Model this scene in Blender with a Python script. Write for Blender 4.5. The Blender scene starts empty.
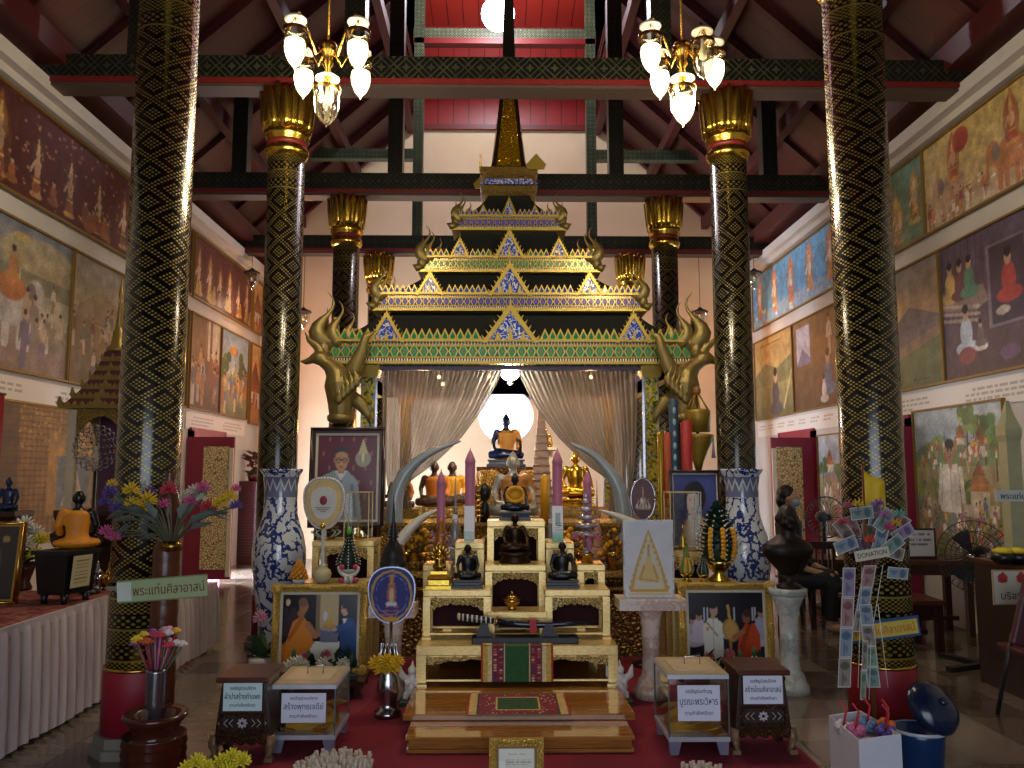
# Thai temple hall: everything is modelled in this script
import bpy, bmesh, math, random
import numpy as np
from mathutils import Vector, Matrix
random.seed(7); np.random.seed(7)
SC = bpy.context.scene; COL = SC.collection
PI = math.pi; rad = math.radians; sin = math.sin; cos = math.cos
# ------------------------------------------------------------------ camera
TH, PS, FPX, CAM = rad(6.13), rad(.83), 829.0, Vector((-.076, 0, 1.56))
FV = Vector((sin(PS)*cos(TH), cos(PS)*cos(TH), sin(TH))); RV = Vector((cos(PS), -sin(PS), 0)); UV_ = RV.cross(FV)
def ray(x, y): return FV*FPX + RV*(x-512) + UV_*(384-y)
def W(x, y, Y):
    d = ray(x, y); return CAM + d*(Y/d.y)
def FL(x, y, z=0):
    d = ray(x, y); return CAM + d*((z-CAM.z)/d.z)
def WX(x, y, X):
    d = ray(x, y); return CAM + d*((X-CAM.x)/d.x)
cd = bpy.data.cameras.new('camera'); cam = bpy.data.objects.new('camera', cd); COL.objects.link(cam)
cd.sensor_width = 36; cd.lens = FPX/1024*36; cam.location = CAM; cam.rotation_euler = (PI/2+TH, 0, -PS); cd.clip_start = .05
SC.camera = cam
# ------------------------------------------------------------------ colours and node expressions
def lin(c):
    if isinstance(c, str):
        c = c.lstrip('#'); c = [int(c[i:i+2], 16)/255 for i in (0, 2, 4)]
    return tuple((v/12.92 if v <= .04045 else ((v+.055)/1.055)**2.4) for v in c[:3])
class X:
    def __init__(s, nt, k): s.nt = nt; s.k = k
    def op(s, o, b=None, c=None):
        n = s.nt.nodes.new('ShaderNodeMath'); n.operation = o
        for i, q in enumerate((s, b, c)):
            if q is None: continue
            if isinstance(q, X): s.nt.links.new(q.k, n.inputs[i])
            else: n.inputs[i].default_value = q
        return X(s.nt, n.outputs[0])
    def __add__(s, b): return s.op('ADD', b)
    def __sub__(s, b): return s.op('SUBTRACT', b)
    def __mul__(s, b): return s.op('MULTIPLY', b)
    def __truediv__(s, b): return s.op('DIVIDE', b)
    def fr(s): return s.op('FRACT')
    def fl(s): return s.op('FLOOR')
    def ab(s): return s.op('ABSOLUTE')
    def mx(s, b): return s.op('MAXIMUM', b)
    def mn(s, b): return s.op('MINIMUM', b)
    def lt(s, b): return s.op('LESS_THAN', b)
    def gt(s, b): return s.op('GREATER_THAN', b)
    def sn(s): return s.op('SINE')
class Mt:
    """a node material; .bsdf is its Principled shader"""
    def __init__(s, name, base=(.5, .5, .5), rough=.5, metal=0.0):
        s.m = bpy.data.materials.new(name); s.m.use_nodes = True; s.nt = s.m.node_tree
        s.b = s.nt.nodes['Principled BSDF']; s.b.inputs['Base Color'].default_value = (*lin(base), 1)
        s.b.inputs['Roughness'].default_value = rough; s.b.inputs['Metallic'].default_value = metal
    def node(s, t, **kw):
        n = s.nt.nodes.new(t)
        for k, v in kw.items(): setattr(n, k, v)
        return n
    def link(s, a, b): s.nt.links.new(a, b)
    def uv(s):
        n = s.node('ShaderNodeUVMap'); p = s.node('ShaderNodeSeparateXYZ'); s.link(n.outputs[0], p.inputs[0])
        return X(s.nt, p.outputs[0]), X(s.nt, p.outputs[1])
    def co(s, what='Object'):
        n = s.node('ShaderNodeTexCoord'); return n.outputs[what]
    def xyz(s, what='Object'):
        p = s.node('ShaderNodeSeparateXYZ'); s.link(s.co(what), p.inputs[0]); return [X(s.nt, p.outputs[i]) for i in range(3)]
    def noise(s, scale, detail=3, rough=.55, what='Object', stretch=None):
        n = s.node('ShaderNodeTexNoise'); n.inputs['Scale'].default_value = scale; n.inputs['Detail'].default_value = detail; n.inputs['Roughness'].default_value = rough
        c = s.co(what)
        if stretch:
            mp = s.node('ShaderNodeMapping'); mp.inputs['Scale'].default_value = stretch; s.link(c, mp.inputs[0]); c = mp.outputs[0]
        s.link(c, n.inputs['Vector']); return X(s.nt, n.outputs[0])
    def vor(s, scale, feature='F1', what='Object'):
        n = s.node('ShaderNodeTexVoronoi', feature=feature); n.inputs['Scale'].default_value = scale; s.link(s.co(what), n.inputs['Vector'])
        return X(s.nt, n.outputs[0])
    def mix(s, f, a, b):
        n = s.node('ShaderNodeMix', data_type='RGBA')
        s.link(f.k, n.inputs[0])
        for q, i in ((a, 6), (b, 7)):
            if isinstance(q, (str, tuple, list)): n.inputs[i].default_value = (*lin(q), 1)
            else: s.link(q, n.inputs[i])
        return n.outputs[2]
    def ramp(s, f, stops):
        n = s.node('ShaderNodeValToRGB'); s.link(f.k, n.inputs[0]); e = n.color_ramp.elements
        while len(e) < len(stops): e.new(.5)
        for i, (p, c) in enumerate(stops): e[i].position = p; e[i].color = (*lin(c), 1)
        return n.outputs[0]
    def base(s, c): s.link(c, s.b.inputs['Base Color']); return s
    def rough(s, x): s.link(x.k, s.b.inputs['Roughness']); return s
    def metal(s, x): s.link(x.k, s.b.inputs['Metallic']); return s
    def bump(s, x, strength=.3, dist=.01):
        n = s.node('ShaderNodeBump'); n.inputs['Strength'].default_value = strength; n.inputs['Distance'].default_value = dist
        s.link(x.k, n.inputs['Height']); s.link(n.outputs[0], s.b.inputs['Normal']); return s
    def set(s, **kw):
        for k, v in kw.items(): s.b.inputs[k.replace('_', ' ')].default_value = v
        return s
_cache = {}
def plain(col, rough=.5, metal=0.0, var=.12, bump=0, bs=60):
    """plain procedural surface: a colour with slight mottling and optional grain"""
    k = (str(col), rough, metal, var, bump, bs)
    if k in _cache: return _cache[k]
    t = Mt('surface_%d' % len(_cache), col, rough, metal)
    c = lin(col); d = tuple(v*(1-var*2) for v in c)
    n = t.noise(14, 3)
    mixn = t.node('ShaderNodeMix', data_type='RGBA'); t.link(n.k, mixn.inputs[0])
    mixn.inputs[6].default_value = (*c, 1); mixn.inputs[7].default_value = (*d, 1); t.base(mixn.outputs[2])
    if bump: t.bump(t.noise(bs, 4), bump, .01)
    _cache[k] = t.m; return t.m
def emit(name, col, strength):
    t = Mt(name, col, .4); t.set(Emission_Color=(*lin(col), 1), Emission_Strength=strength); return t.m
# ------------------------------------------------------------------ geometry builder: one G = one mesh
class G:
    def __init__(s): s.v = []; s.f = []; s.sm = []; s.uv = []; s.mi = []; s.m = 0; s.M = None
    def add(s, vs, fs, smooth=False, uvs=None):
        b = len(s.v)
        for p in vs:
            p = Vector(p); s.v.append(s.M @ p if s.M else p)
        for i, f in enumerate(fs):
            s.f.append([b+k for k in f]); s.sm.append(smooth); s.mi.append(s.m)
            s.uv.append(uvs[i] if uvs else [(0, 0)]*len(f))
        return s
    def box(s, c, d, rz=0, rx=0, ry=0, taper=1.0):
        x, y, z = (q/2 for q in d); t = taper
        vs = [(-x, -y, -z), (x, -y, -z), (x, y, -z), (-x, y, -z), (-x*t, -y*t, z), (x*t, -y*t, z), (x*t, y*t, z), (-x*t, y*t, z)]
        if rz or rx or ry:
            R = Matrix.Rotation(rz, 3, 'Z') @ Matrix.Rotation(ry, 3, 'Y') @ Matrix.Rotation(rx, 3, 'X'); vs = [R @ Vector(p) for p in vs]
        vs = [(p[0]+c[0], p[1]+c[1], p[2]+c[2]) for p in vs]
        fs = [(0, 3, 2, 1), (4, 5, 6, 7), (0, 1, 5, 4), (1, 2, 6, 5), (2, 3, 7, 6), (3, 0, 4, 7)]
        X_, Y_, Z_ = d
        q = lambda a, b: [(0, 0), (a, 0), (a, b), (0, b)]
        uv = [[(0, 0), (0, Y_), (X_, Y_), (X_, 0)], q(X_, Y_), q(X_, Z_), q(Y_, Z_), q(X_, Z_), q(Y_, Z_)]
        return s.add(vs, fs, False, uv)
    def bx(s, x0, x1, y0, y1, z0, z1): return s.box(((x0+x1)/2, (y0+y1)/2, (z0+z1)/2), (x1-x0, y1-y0, z1-z0))
    def lathe(s, prof, c=(0, 0, 0), n=20, smooth=True, rot=0.0, sx=1, sy=1, cap=True):
        vs = []; fs = []; uv = []
        for r, z in prof:
            for k in range(n):
                a = rot+2*PI*k/n; vs.append((c[0]+r*cos(a)*sx, c[1]+r*sin(a)*sy, c[2]+z))
        for i in range(len(prof)-1):
            for k in range(n):
                k2 = (k+1) % n
                fs.append((i*n+k, i*n+k2, (i+1)*n+k2, (i+1)*n+k))
                z0, z1 = prof[i][1], prof[i+1][1]
                uv.append([(k/n, z0), ((k+1)/n, z0), ((k+1)/n, z1), (k/n, z1)])
        if cap:
            if prof[0][0] > 1e-5: fs.append(tuple(range(n-1, -1, -1))); uv.append([(0, 0)]*n)
            if prof[-1][0] > 1e-5: fs.append(tuple((len(prof)-1)*n+k for k in range(n))); uv.append([(0, 0)]*n)
        return s.add(vs, fs, smooth, uv)
    def sq(s, prof, c=(0, 0, 0), sx=1, sy=1):
        """stepped square tiers; prof is (half width, z)"""
        return s.lathe([(r*math.sqrt(2), z) for r, z in prof], c, 4, False, PI/4, sx, sy)
    def tube(s, pts, r, n=8, flat=1.0, smooth=True, closed=False):
        pts = [Vector(p) for p in pts]; L = len(pts)
        rs = r if isinstance(r, (list, tuple)) else [r]*L
        vs = []; fs = []; up = None
        for i, p in enumerate(pts):
            t = (pts[min(i+1, L-1)] - pts[max(i-1, 0)])
            if t.length < 1e-9: t = Vector((0, 0, 1))
            t.normalize()
            if up is None:
                up = Vector((0, 1, 0)) if abs(t.y) < .9 else Vector((1, 0, 0))
            a = (up - t*up.dot(t))
            if a.length < 1e-4: a = t.orthogonal()
            a.normalize(); up = a; b = t.cross(a)
            for k in range(n):
                an = 2*PI*k/n; vs.append(p + a*(cos(an)*rs[i]*flat) + b*(sin(an)*rs[i]))
        for i in range(L-1):
            for k in range(n):
                k2 = (k+1) % n; fs.append((i*n+k, i*n+k2, (i+1)*n+k2, (i+1)*n+k))
        fs.append(tuple(range(n-1, -1, -1))); fs.append(tuple((L-1)*n+k for k in range(n)))
        return s.add(vs, fs, smooth)
    def ell(s, c, r, n=14, m=8, rz=0, rx=0, ry=0):
        if not isinstance(r, (tuple, list)): r = (r, r, r)
        vs = []; fs = []
        R = Matrix.Rotation(rz, 3, 'Z') @ Matrix.Rotation(ry, 3, 'Y') @ Matrix.Rotation(rx, 3, 'X')
        for i in range(1, m):
            th = PI*i/m
            for k in range(n):
                a = 2*PI*k/n; p = R @ Vector((r[0]*sin(th)*cos(a), r[1]*sin(th)*sin(a), -r[2]*cos(th))); vs.append(p+Vector(c))
        lo = len(vs); vs.append(R @ Vector((0, 0, -r[2]))+Vector(c)); vs.append(R @ Vector((0, 0, r[2]))+Vector(c))
        for i in range(m-2):
            for k in range(n):
                k2 = (k+1) % n; fs.append((i*n+k, i*n+k2, (i+1)*n+k2, (i+1)*n+k))
        for k in range(n):
            k2 = (k+1) % n; fs.append((lo, k2, k)); fs.append((lo+1, (m-2)*n+k, (m-2)*n+k2))
        return s.add(vs, fs, True)
    def prism(s, poly, y0, y1, M=None):
        """polygon in x,z pushed from y0 to y1"""
        n = len(poly); vs = [(x, y0, z) for x, z in poly]+[(x, y1, z) for x, z in poly]
        if M: vs = [M @ Vector(p) for p in vs]
        fs = [tuple(range(n)), tuple(range(2*n-1, n-1, -1))]+[(i, i+n, (i+1) % n+n, (i+1) % n) for i in range(n)]
        uv = [[p for p in poly], [poly[k] for k in range(n-1, -1, -1)]]+[[(0, 0)]*4 for i in range(n)]
        return s.add(vs, fs, False, uv)
    def quad(s, a, b, c, d):
        u = (Vector(b)-Vector(a)).length; v = (Vector(d)-Vector(a)).length
        return s.add([a, b, c, d], [(0, 1, 2, 3)], False, [[(0, 0), (u, 0), (u, v), (0, v)]])
    def slab(s, a, b, c, d, th):
        """a quad with thickness along its normal"""
        a, b, c, d = map(Vector, (a, b, c, d)); nn = (b-a).cross(d-a).normalized()*th
        s.quad(a, b, c, d); s.quad(d-nn, c-nn, b-nn, a-nn)
        for p, q in ((a, b), (b, c), (c, d), (d, a)): s.quad(q, p, p-nn, q-nn)
        return s
    def obj(s, name, mats, parent=None, bevel=0, remesh=0, loc=None, sub=0):
        me = bpy.data.meshes.new(name); me.from_pydata([tuple(p) for p in s.v], [], s.f)
        me.polygons.foreach_set('use_smooth', s.sm)
        if not isinstance(mats, (list, tuple)): mats = [mats]
        for m in mats: me.materials.append(m)
        me.polygons.foreach_set('material_index', s.mi)
        ul = me.uv_layers.new(name='UVMap'); flat = [c for f in s.uv for p in f for c in p]
        ul.data.foreach_set('uv', flat); me.update()
        bm = bmesh.new(); bm.from_mesh(me); bmesh.ops.recalc_face_normals(bm, faces=bm.faces); bm.to_mesh(me); bm.free()
        o = bpy.data.objects.new(name, me); COL.objects.link(o)
        if parent: o.parent = parent
        if loc: o.location = loc
        if remesh:
            r = o.modifiers.new('fuse', 'REMESH'); r.mode = 'VOXEL'; r.voxel_size = remesh; r.use_smooth_shade = True
            q = o.modifiers.new('soft', 'SMOOTH'); q.iterations = 2; q.factor = .5
        if bevel:
            b = o.modifiers.new('edge', 'BEVEL'); b.width = bevel; b.segments = 2; b.limit_method = 'ANGLE'; b.angle_limit = rad(50)
        if sub:
            b = o.modifiers.new('sub', 'SUBSURF'); b.levels = sub; b.render_levels = sub
        return o
def thing(name, label, cat, loc=(0, 0, 0), rz=0, group=None, scale=1):
    o = bpy.data.objects.new(name, None); COL.objects.link(o); o.location = loc; o.rotation_euler = (0, 0, rz); o.scale = (scale,)*3
    o.empty_display_size = .05; o['label'] = label; o['category'] = cat
    if group: o['group'] = group
    return o
def tag(o, label, cat, group=None, kind=None):
    o['label'] = label; o['category'] = cat
    if group: o['group'] = group
    if kind: o['kind'] = kind
    return o
def struct(o, label=None):
    o['kind'] = 'structure'
    if label: o['label'] = label
    return o
def dup(root, loc, rz=0, label=None, scale=None):
    def cp(o, par):
        c = o.copy(); COL.objects.link(c)
        if par: c.parent = par
        for ch in list(o.children): cp(ch, c)
        return c
    r = cp(root, None); r.location = loc; r.rotation_euler = (0, 0, rz)
    if scale: r.scale = (scale,)*3
    if label: r['label'] = label
    return r
# ------------------------------------------------------------------ text
def text(name, body, size, mat, parent, loc, rot=(PI/2, 0, 0), depth=.0008, squash=1, fit=None):
    cu = bpy.data.curves.new(name, 'FONT'); cu.body = body; cu.size = size; cu.extrude = depth; cu.align_x = 'CENTER'; cu.align_y = 'CENTER'
    cu.resolution_u = 2
    t = bpy.data.objects.new(name, cu); COL.objects.link(t)
    dg = bpy.context.evaluated_depsgraph_get(); me = bpy.data.meshes.new_from_object(t.evaluated_get(dg))
    bpy.data.objects.remove(t); bpy.data.curves.remove(cu)
    me.materials.clear(); me.materials.append(mat)
    if fit:
        xs = [v.co.x for v in me.vertices]; wd = max(xs)-min(xs); squash = min(squash, fit/wd); loc = (loc[0]-(max(xs)+min(xs))/2*squash, loc[1], loc[2])
    o = bpy.data.objects.new(name, me); COL.objects.link(o); o.parent = parent; o.location = loc; o.rotation_euler = rot; o.scale = (squash, 1, 1)
    return o
# ------------------------------------------------------------------ painted pictures (real paint on a finely divided panel)
class Cv:
    def __init__(s, w, h, c='#808080', asp=None):
        s.w, s.h = w, h; s.a = np.zeros((h, w, 3)); s.a[:] = s.c(c)
        s.U, s.V = np.meshgrid((np.arange(w)+.5)/w, (np.arange(h)+.5)/h); s.k = asp or w/h
    def c(s, c):
        if isinstance(c, str): c = c.lstrip('#'); c = [int(c[i:i+2], 16)/255 for i in (0, 2, 4)]
        return np.array(c, float)
    def put(s, m, c, al=1.0):
        m = (np.clip(m, 0, 1)*al)[..., None]; s.a = s.a*(1-m)+s.c(c)*m; return s
    def rect(s, x0, y0, x1, y1, c, al=1): return s.put(((s.U >= x0) & (s.U <= x1) & (s.V >= y0) & (s.V <= y1)).astype(float), c, al)
    def ell(s, x, y, rx, ry, c, al=1, ang=0, soft=.12):
        du = (s.U-x)*s.k; dv = s.V-y; ca, sa = cos(ang), sin(ang)
        d = np.sqrt(((du*ca+dv*sa)/(rx*s.k))**2+((-du*sa+dv*ca)/ry)**2)
        return s.put((1-d)/soft+.5, c, al)
    def ring(s, x, y, rx, ry, t, c, al=1):
        d = np.sqrt(((s.U-x)/rx)**2+((s.V-y)/ry)**2); return s.put(((d < 1) & (d > 1-t)).astype(float), c, al)
    def poly(s, pts, c, al=1):
        ins = np.zeros(s.U.shape, bool); n = len(pts)
        for i in range(n):
            x0, y0 = pts[i]; x1, y1 = pts[(i+1) % n]
            cond = ((y0 > s.V) != (y1 > s.V)); dy = (y1-y0) or 1e-9
            ins ^= cond & (s.U < (x1-x0)*(s.V-y0)/dy+x0)
        return s.put(ins.astype(float), c, al)
    def line(s, x0, y0, x1, y1, t, c, al=1):
        dx, dy = (x1-x0)*s.k, y1-y0; L2 = dx*dx+dy*dy or 1e-9
        q = np.clip((((s.U-x0)*s.k)*dx+(s.V-y0)*dy)/L2, 0, 1)
        d = np.hypot((s.U-x0)*s.k-q*dx, s.V-y0-q*dy); return s.put((d < t).astype(float), c, al)
    def grad(s, y0, y1, c0, c1):
        t = np.clip((s.V-y0)/(y1-y0), 0, 1)[..., None]; m = ((s.V >= y0) & (s.V <= y1))[..., None]
        s.a = np.where(m, s.c(c0)*(1-t)+s.c(c1)*t, s.a); return s
    def mott(s, amt, cells=12, mask=None):
        q = np.zeros(s.U.shape)
        for o in range(3):
            n = int(cells*2**o); g = np.random.rand(n+2, int(n*s.k)+3)
            fx = s.U*int(n*s.k); fy = s.V*n; ix = fx.astype(int); iy = fy.astype(int); tx = fx-ix; ty = fy-iy
            q += (g[iy, ix]*(1-tx)*(1-ty)+g[iy, ix+1]*tx*(1-ty)+g[iy+1, ix]*(1-tx)*ty+g[iy+1, ix+1]*tx*ty-.5)/2**o
        f = (1+amt*q)[..., None]; s.a = np.clip(s.a*f, 0, 1); return s
    def border(s, t, c):
        return s.put(((s.U < t/s.k) | (s.U > 1-t/s.k) | (s.V < t) | (s.V > 1-t)).astype(float), c)
    # ---- painted figures
    def deity(s, x, y, h, skin='#c9a27a', robe='#9c5a2a', halo='#b98a3a', crown='#d8b04a'):
        k = s.k; s.ell(x, y+.5*h, .26*h/k, .52*h, tuple(s.c(halo)*.75), .55); s.poly([(x-.2*h/k, y+.6*h), (x+.2*h/k, y+.6*h), (x, y+1.22*h)], halo, .7); s.ell(x, y+.80*h, .15*h/k, .22*h, halo, .8)
        s.poly([(x-.16*h/k, y), (x+.16*h/k, y), (x+.09*h/k, y+.42*h), (x-.09*h/k, y+.42*h)], robe)
        s.ell(x, y+.52*h, .095*h/k, .17*h, skin); s.line(x-.08*h/k, y+.6*h, x-.2*h/k, y+.42*h, .03*h, skin); s.line(x+.08*h/k, y+.6*h, x+.06*h/k, y+.45*h, .03*h, skin)
        s.ell(x, y+.75*h, .065*h/k, .085*h, skin); s.poly([(x-.06*h/k, y+.8*h), (x+.06*h/k, y+.8*h), (x, y+1.05*h)], crown)
        s.line(x-.09*h/k, y+.3*h, x+.09*h/k, y+.3*h, .02*h, crown); s.ell(x, y+.05*h, .2*h/k, .05*h, crown, .7)
    def sitter(s, x, y, h, skin='#b98a64', robe='#c8702a', hair='#2a2020'):
        k = s.k; s.ell(x, y+.14*h, .36*h/k, .14*h, robe); s.ell(x, y+.42*h, .2*h/k, .3*h, robe)
        s.ell(x, y+.78*h, .1*h/k, .14*h, skin); s.ell(x, y+.87*h, .1*h/k, .09*h, hair)
    def stander(s, x, y, h, skin='#b98a64', top='#e8e0d0', bot='#4a4a60', hair='#2a2020'):
        k = s.k; s.poly([(x-.1*h/k, y), (x+.1*h/k, y), (x+.09*h/k, y+.5*h), (x-.09*h/k, y+.5*h)], bot)
        s.ell(x, y+.63*h, .12*h/k, .2*h, top); s.line(x-.1*h/k, y+.75*h, x-.14*h/k, y+.45*h, .03*h, top); s.line(x+.1*h/k, y+.75*h, x+.14*h/k, y+.45*h, .03*h, top)
        s.ell(x, y+.9*h, .055*h/k, .08*h, skin); s.ell(x, y+.95*h, .056*h/k, .05*h, hair)
    def crowd(s, x0, x1, y0, y1, n, h, tops, kind='stander'):
        pts = sorted([(random.uniform(y0, y1), random.uniform(x0, x1)) for _ in range(n)], reverse=True)
        for y, x in pts:
            t = random.choice(tops)
            if kind == 'stander': s.stander(x, y, h*random.uniform(.8, 1.15), top=t, bot=random.choice(tops))
            elif kind == 'deity': s.deity(x, y, h*random.uniform(.85, 1.1), robe=t)
            else: s.sitter(x, y, h*random.uniform(.8, 1.15), robe=t)
    def elephant(s, x, y, h, c='#8c8078', flip=1):
        k = s.k; s.ell(x, y+.55*h, .5*h/k, .32*h, c)
        for q in (-.32, -.12, .2, .38): s.line(x+q*h/k, y, x+q*h/k, y+.45*h, .075*h, c)
        s.ell(x+flip*.52*h/k, y+.72*h, .22*h/k, .22*h, c); s.line(x+flip*.68*h/k, y+.66*h, x+flip*.74*h/k, y+.2*h, .05*h, c); s.ell(x+flip*.42*h/k, y+.7*h, .12*h/k, .18*h, '#6e625c')
    def tree(s, x, y, h, c='#4a6a2c'):
        s.line(x, y, x, y+.5*h, .03*h, '#5a4630')
        for i in range(9): s.ell(x+random.uniform(-.28, .28)*h/s.k, y+h*random.uniform(.45, .95), .17*h/s.k, .13*h, tuple(np.clip(s.c(c)*random.uniform(.7, 1.3), 0, 1)), .9)
    def temple(s, x, y, h, c='#b5622e', w='#d9cfae'):
        k = s.k; s.rect(x-.35*h/k, y, x+.35*h/k, y+.35*h, w)
        for i in range(3): q = .5-.13*i; s.poly([(x-q*h/k, y+(.33+.17*i)*h), (x+q*h/k, y+(.33+.17*i)*h), (x, y+(.68+.16*i)*h)], tuple(np.clip(s.c(c)*(1-.15*i), 0, 1)))
        s.line(x, y+h, x, y+1.15*h, .01*h, '#d8b04a')
    def text(s, x0, y0, x1, rows, dy, c='#9a958c'):
        for r in range(rows):
            x = x0+(0 if r else (x1-x0)*.08)
            while x < x1-(0.02 if r < rows-1 else .1):
                w = random.uniform(.008, .03); s.rect(x, y0-r*dy, min(x+w, x1), y0-r*dy+dy*.42, c, .75); x += w+.006
    def age(s, f=.13, grain=.18):  # muted haze mixed into the paint, with random grain
        m = s.a.mean((0, 1)); s.a = s.a*(1-f)+m*f; L = s.a.mean(2, keepdims=True); s.a = s.a*.8+L*.2; s.a = np.clip(s.a*(1+grain*(np.random.rand(s.h, s.w, 1)-.5)), 0, 1); return s
    def obj(s, name, mat, parent, o, u, v, th=.012):
        """panel with corner o, edge vectors u, v; painted face towards u x v"""
        o, u, v = map(Vector, (o, u, v)); w, h = s.w, s.h; nn = u.cross(v).normalized()
        P = np.array(o)[None, None]+np.linspace(0, 1, w)[None, :, None]*np.array(u)+np.linspace(0, 1, h)[:, None, None]*np.array(v)
        vs = P.reshape(-1, 3); idx = np.arange(w*h).reshape(h, w)
        fs = np.stack([idx[:-1, :-1], idx[:-1, 1:], idx[1:, 1:], idx[1:, :-1]], -1).reshape(-1, 4).tolist()
        vs = vs.tolist(); n0 = len(vs); cr = [o, o+u, o+u+v, o+v]
        vs += [tuple(p) for p in cr]+[tuple(p-nn*th) for p in cr]
        for i in range(4): j = (i+1) % 4; fs.append([n0+j, n0+i, n0+4+i, n0+4+j])
        fs.append([n0+7, n0+6, n0+5, n0+4])
        me = bpy.data.meshes.new(name); me.from_pydata(vs, [], fs); me.materials.append(mat)
        lc = np.where(s.a <= .04045, s.a/12.92, ((s.a+.055)/1.055)**2.4).reshape(-1, 3)
        ed = lc.mean(0); cols = np.concatenate([lc, np.tile(ed, (8, 1))]); cols = np.concatenate([cols, np.ones((len(cols), 1))], 1)
        at = me.color_attributes.new('paint', 'FLOAT_COLOR', 'POINT'); at.data.foreach_set('color', cols.ravel()); me.update()
        ob = bpy.data.objects.new(name, me); COL.objects.link(ob)
        if parent: ob.parent = parent
        return ob
def paintmat(name, rough, bumpy=.05, sheen=0):
    t = Mt(name, '#808080', rough); a = t.node('ShaderNodeAttribute', attribute_name='paint'); t.base(a.outputs['Color'])
    if bumpy: t.bump(t.noise(150, 2), bumpy, .005)
    return t.m
# ================================================================== materials
GOLD = plain('#d8b448', .22, 1.0, .1, .15, 25)
DGOLD = plain('#8c7a44', .42, .6, .15, .4, 40)
BRASS = plain('#c79a4a', .25, 1.0)
SILVER = plain('#b8b8bc', .18, 1.0)
BLACK = plain('#14110f', .35); IRON = plain('#1a1a1c', .45)
DRED = plain('#6e1a18', .45); CRIMSON = plain('#8e1024', .55); MAGENTA = plain('#8c1238', .35)
WHITE = plain('#dcd8d0', .5, 0, .04); PAPER = plain('#dfe6ee', .7, 0, .02)
WOODD = plain('#3a1c12', .3, 0, .3); WOODR = plain('#5a2a18', .3, 0, .3); WOODM = plain('#7a4a24', .28, 0, .25)
GREEN = plain('#3d5e34', .55, 0, .2); DGREEN = plain('#1d3a26', .5, 0, .25)
YEL = plain('#e0be28', .6, 0, .1); ORANGE = plain('#dd8a1c', .65, 0, .15); PINK = plain('#d0628e', .55, 0, .1); PURPLE = plain('#5e4a8c', .6); LILAC = plain('#a878b4', .6); REDF = plain('#c23034', .6)
PAINT = paintmat('painted_picture', .55); GLOSSP = paintmat('glossy_print', .25, 0); CLOTHP = paintmat('woven_pattern', .85, .3)
INK = plain('#23252e', .6); INKB = plain('#2c3c6e', .6); INKR = plain('#8c2a2a', .6)
def mk_gilt():
    t = Mt('gold_leafed_wood', '#d8bd7e', .34, .55); n = t.noise(30, 4, stretch=(1, 1, 6))
    t.base(t.ramp(n, [(.3, '#c8a252'), (.7, '#e9d294')])); t.bump(t.noise(90, 2), .12, .004); return t.m
GILT = mk_gilt()
def mk_carved(name, lo, hi, sc, st=1.0, rough=.3, metal=.55):
    t = Mt(name, hi, rough, metal); v = t.vor(sc, 'DISTANCE_TO_EDGE'); n = t.noise(sc*.7, 3)
    f = (v*2.2+n*.5)
    t.base(t.ramp(f, [(.25, lo), (.55, hi)])); t.bump(f, st, .02); return t.m
CARVE = mk_carved('carved_gilding', '#4a2e10', '#d8a84c', 34, 1.0, .35, .35); CARVEF = mk_carved('fine_carved_gilding', '#4a2c0c', '#d9b45c', 70, 1.0, .35, .35)
CARVED_LEAF = mk_carved('carved_door_gilding', '#6a5424', '#ecdca4', 26, .8, .45, .15)  # pale tone puts sunlight on the door leaf into its colour
MAROONC = mk_carved('maroon_gold_carving', '#3c0f12', '#8a6428', 26, 1.0, .4, .4)
def lacquer(name, N, P, zb=None, zt=None, col='#a08a3e'):
    t = Mt(name, '#0c0b09', .16); u, v = t.uv()
    un = u*N; vp = v/P
    a = (un+vp).fr(); b = (un-vp).fr(); p = (a-.5).ab(); q = (b-.5).ab(); d = p.mx(q)
    def speck(k, r):
        x = ((un+vp)*k).fr()-.5; y = ((un-vp)*k).fr()-.5; return (x*x+y*y).lt(r)
    net = speck(8, .10)*(d.lt(.25)+d.gt(.375)).mn(1)
    pat = net
    if zb is not None:
        inb = (v.lt(zb)+v.gt(zt)).mn(1); k = (v/.17).fr(); ln = k.lt(.07)
        fine = speck(8, .14)*k.gt(.55)+speck(5, .10)*k.lt(.5)*k.gt(.12)
        pat = inb*(ln+fine).mn(1)+(inb*-1+1)*net
    t.base(t.mix(pat, '#0c0b09', col)); t.metal(pat*.5); t.rough(pat*.2+.22); t.set(Coat_Weight=.25, Coat_Roughness=.12); t.bump(pat, .2, .003)
    return t.m
RAFT = plain('#4a1414', .5)
LACQ = lacquer('black_lacquer_gold_lattice', 4, .18, .98, 4.25)
LACQF = lacquer('black_lacquer_small_lattice', 4, .25, .98, 4.25, '#6e6436')
def mk_beam(name, per, col='#45462f', base='#0d0e0b'):
    t = Mt(name, base, .35); u, v = t.uv(); a = ((u+v)/per).fr(); b = ((u-v)/per).fr(); p = (a-.5).ab(); q = (b-.5).ab()
    lines = ((p-.36).ab().lt(.035)+(q-.36).ab().lt(.035)).mn(1); dot = (p*p+q*q).lt(.02); x = (a*4).fr()-.5; y = (b*4).fr()-.5; sp = (x*x+y*y).lt(.05)*p.mx(q).lt(.26)
    m = (lines+dot+sp).mn(1); n = t.noise(6, 3); t.base(t.mix(m*(n*1.2), base, col)); return t.m
BEAMM = mk_beam('stencilled_black_beam', .24); POSTM = mk_beam('stencilled_green_post', .15, '#7d8a64', '#1c2a24'); POSTD = mk_beam('stencilled_dark_post', .2, '#3a3a2a')
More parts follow.
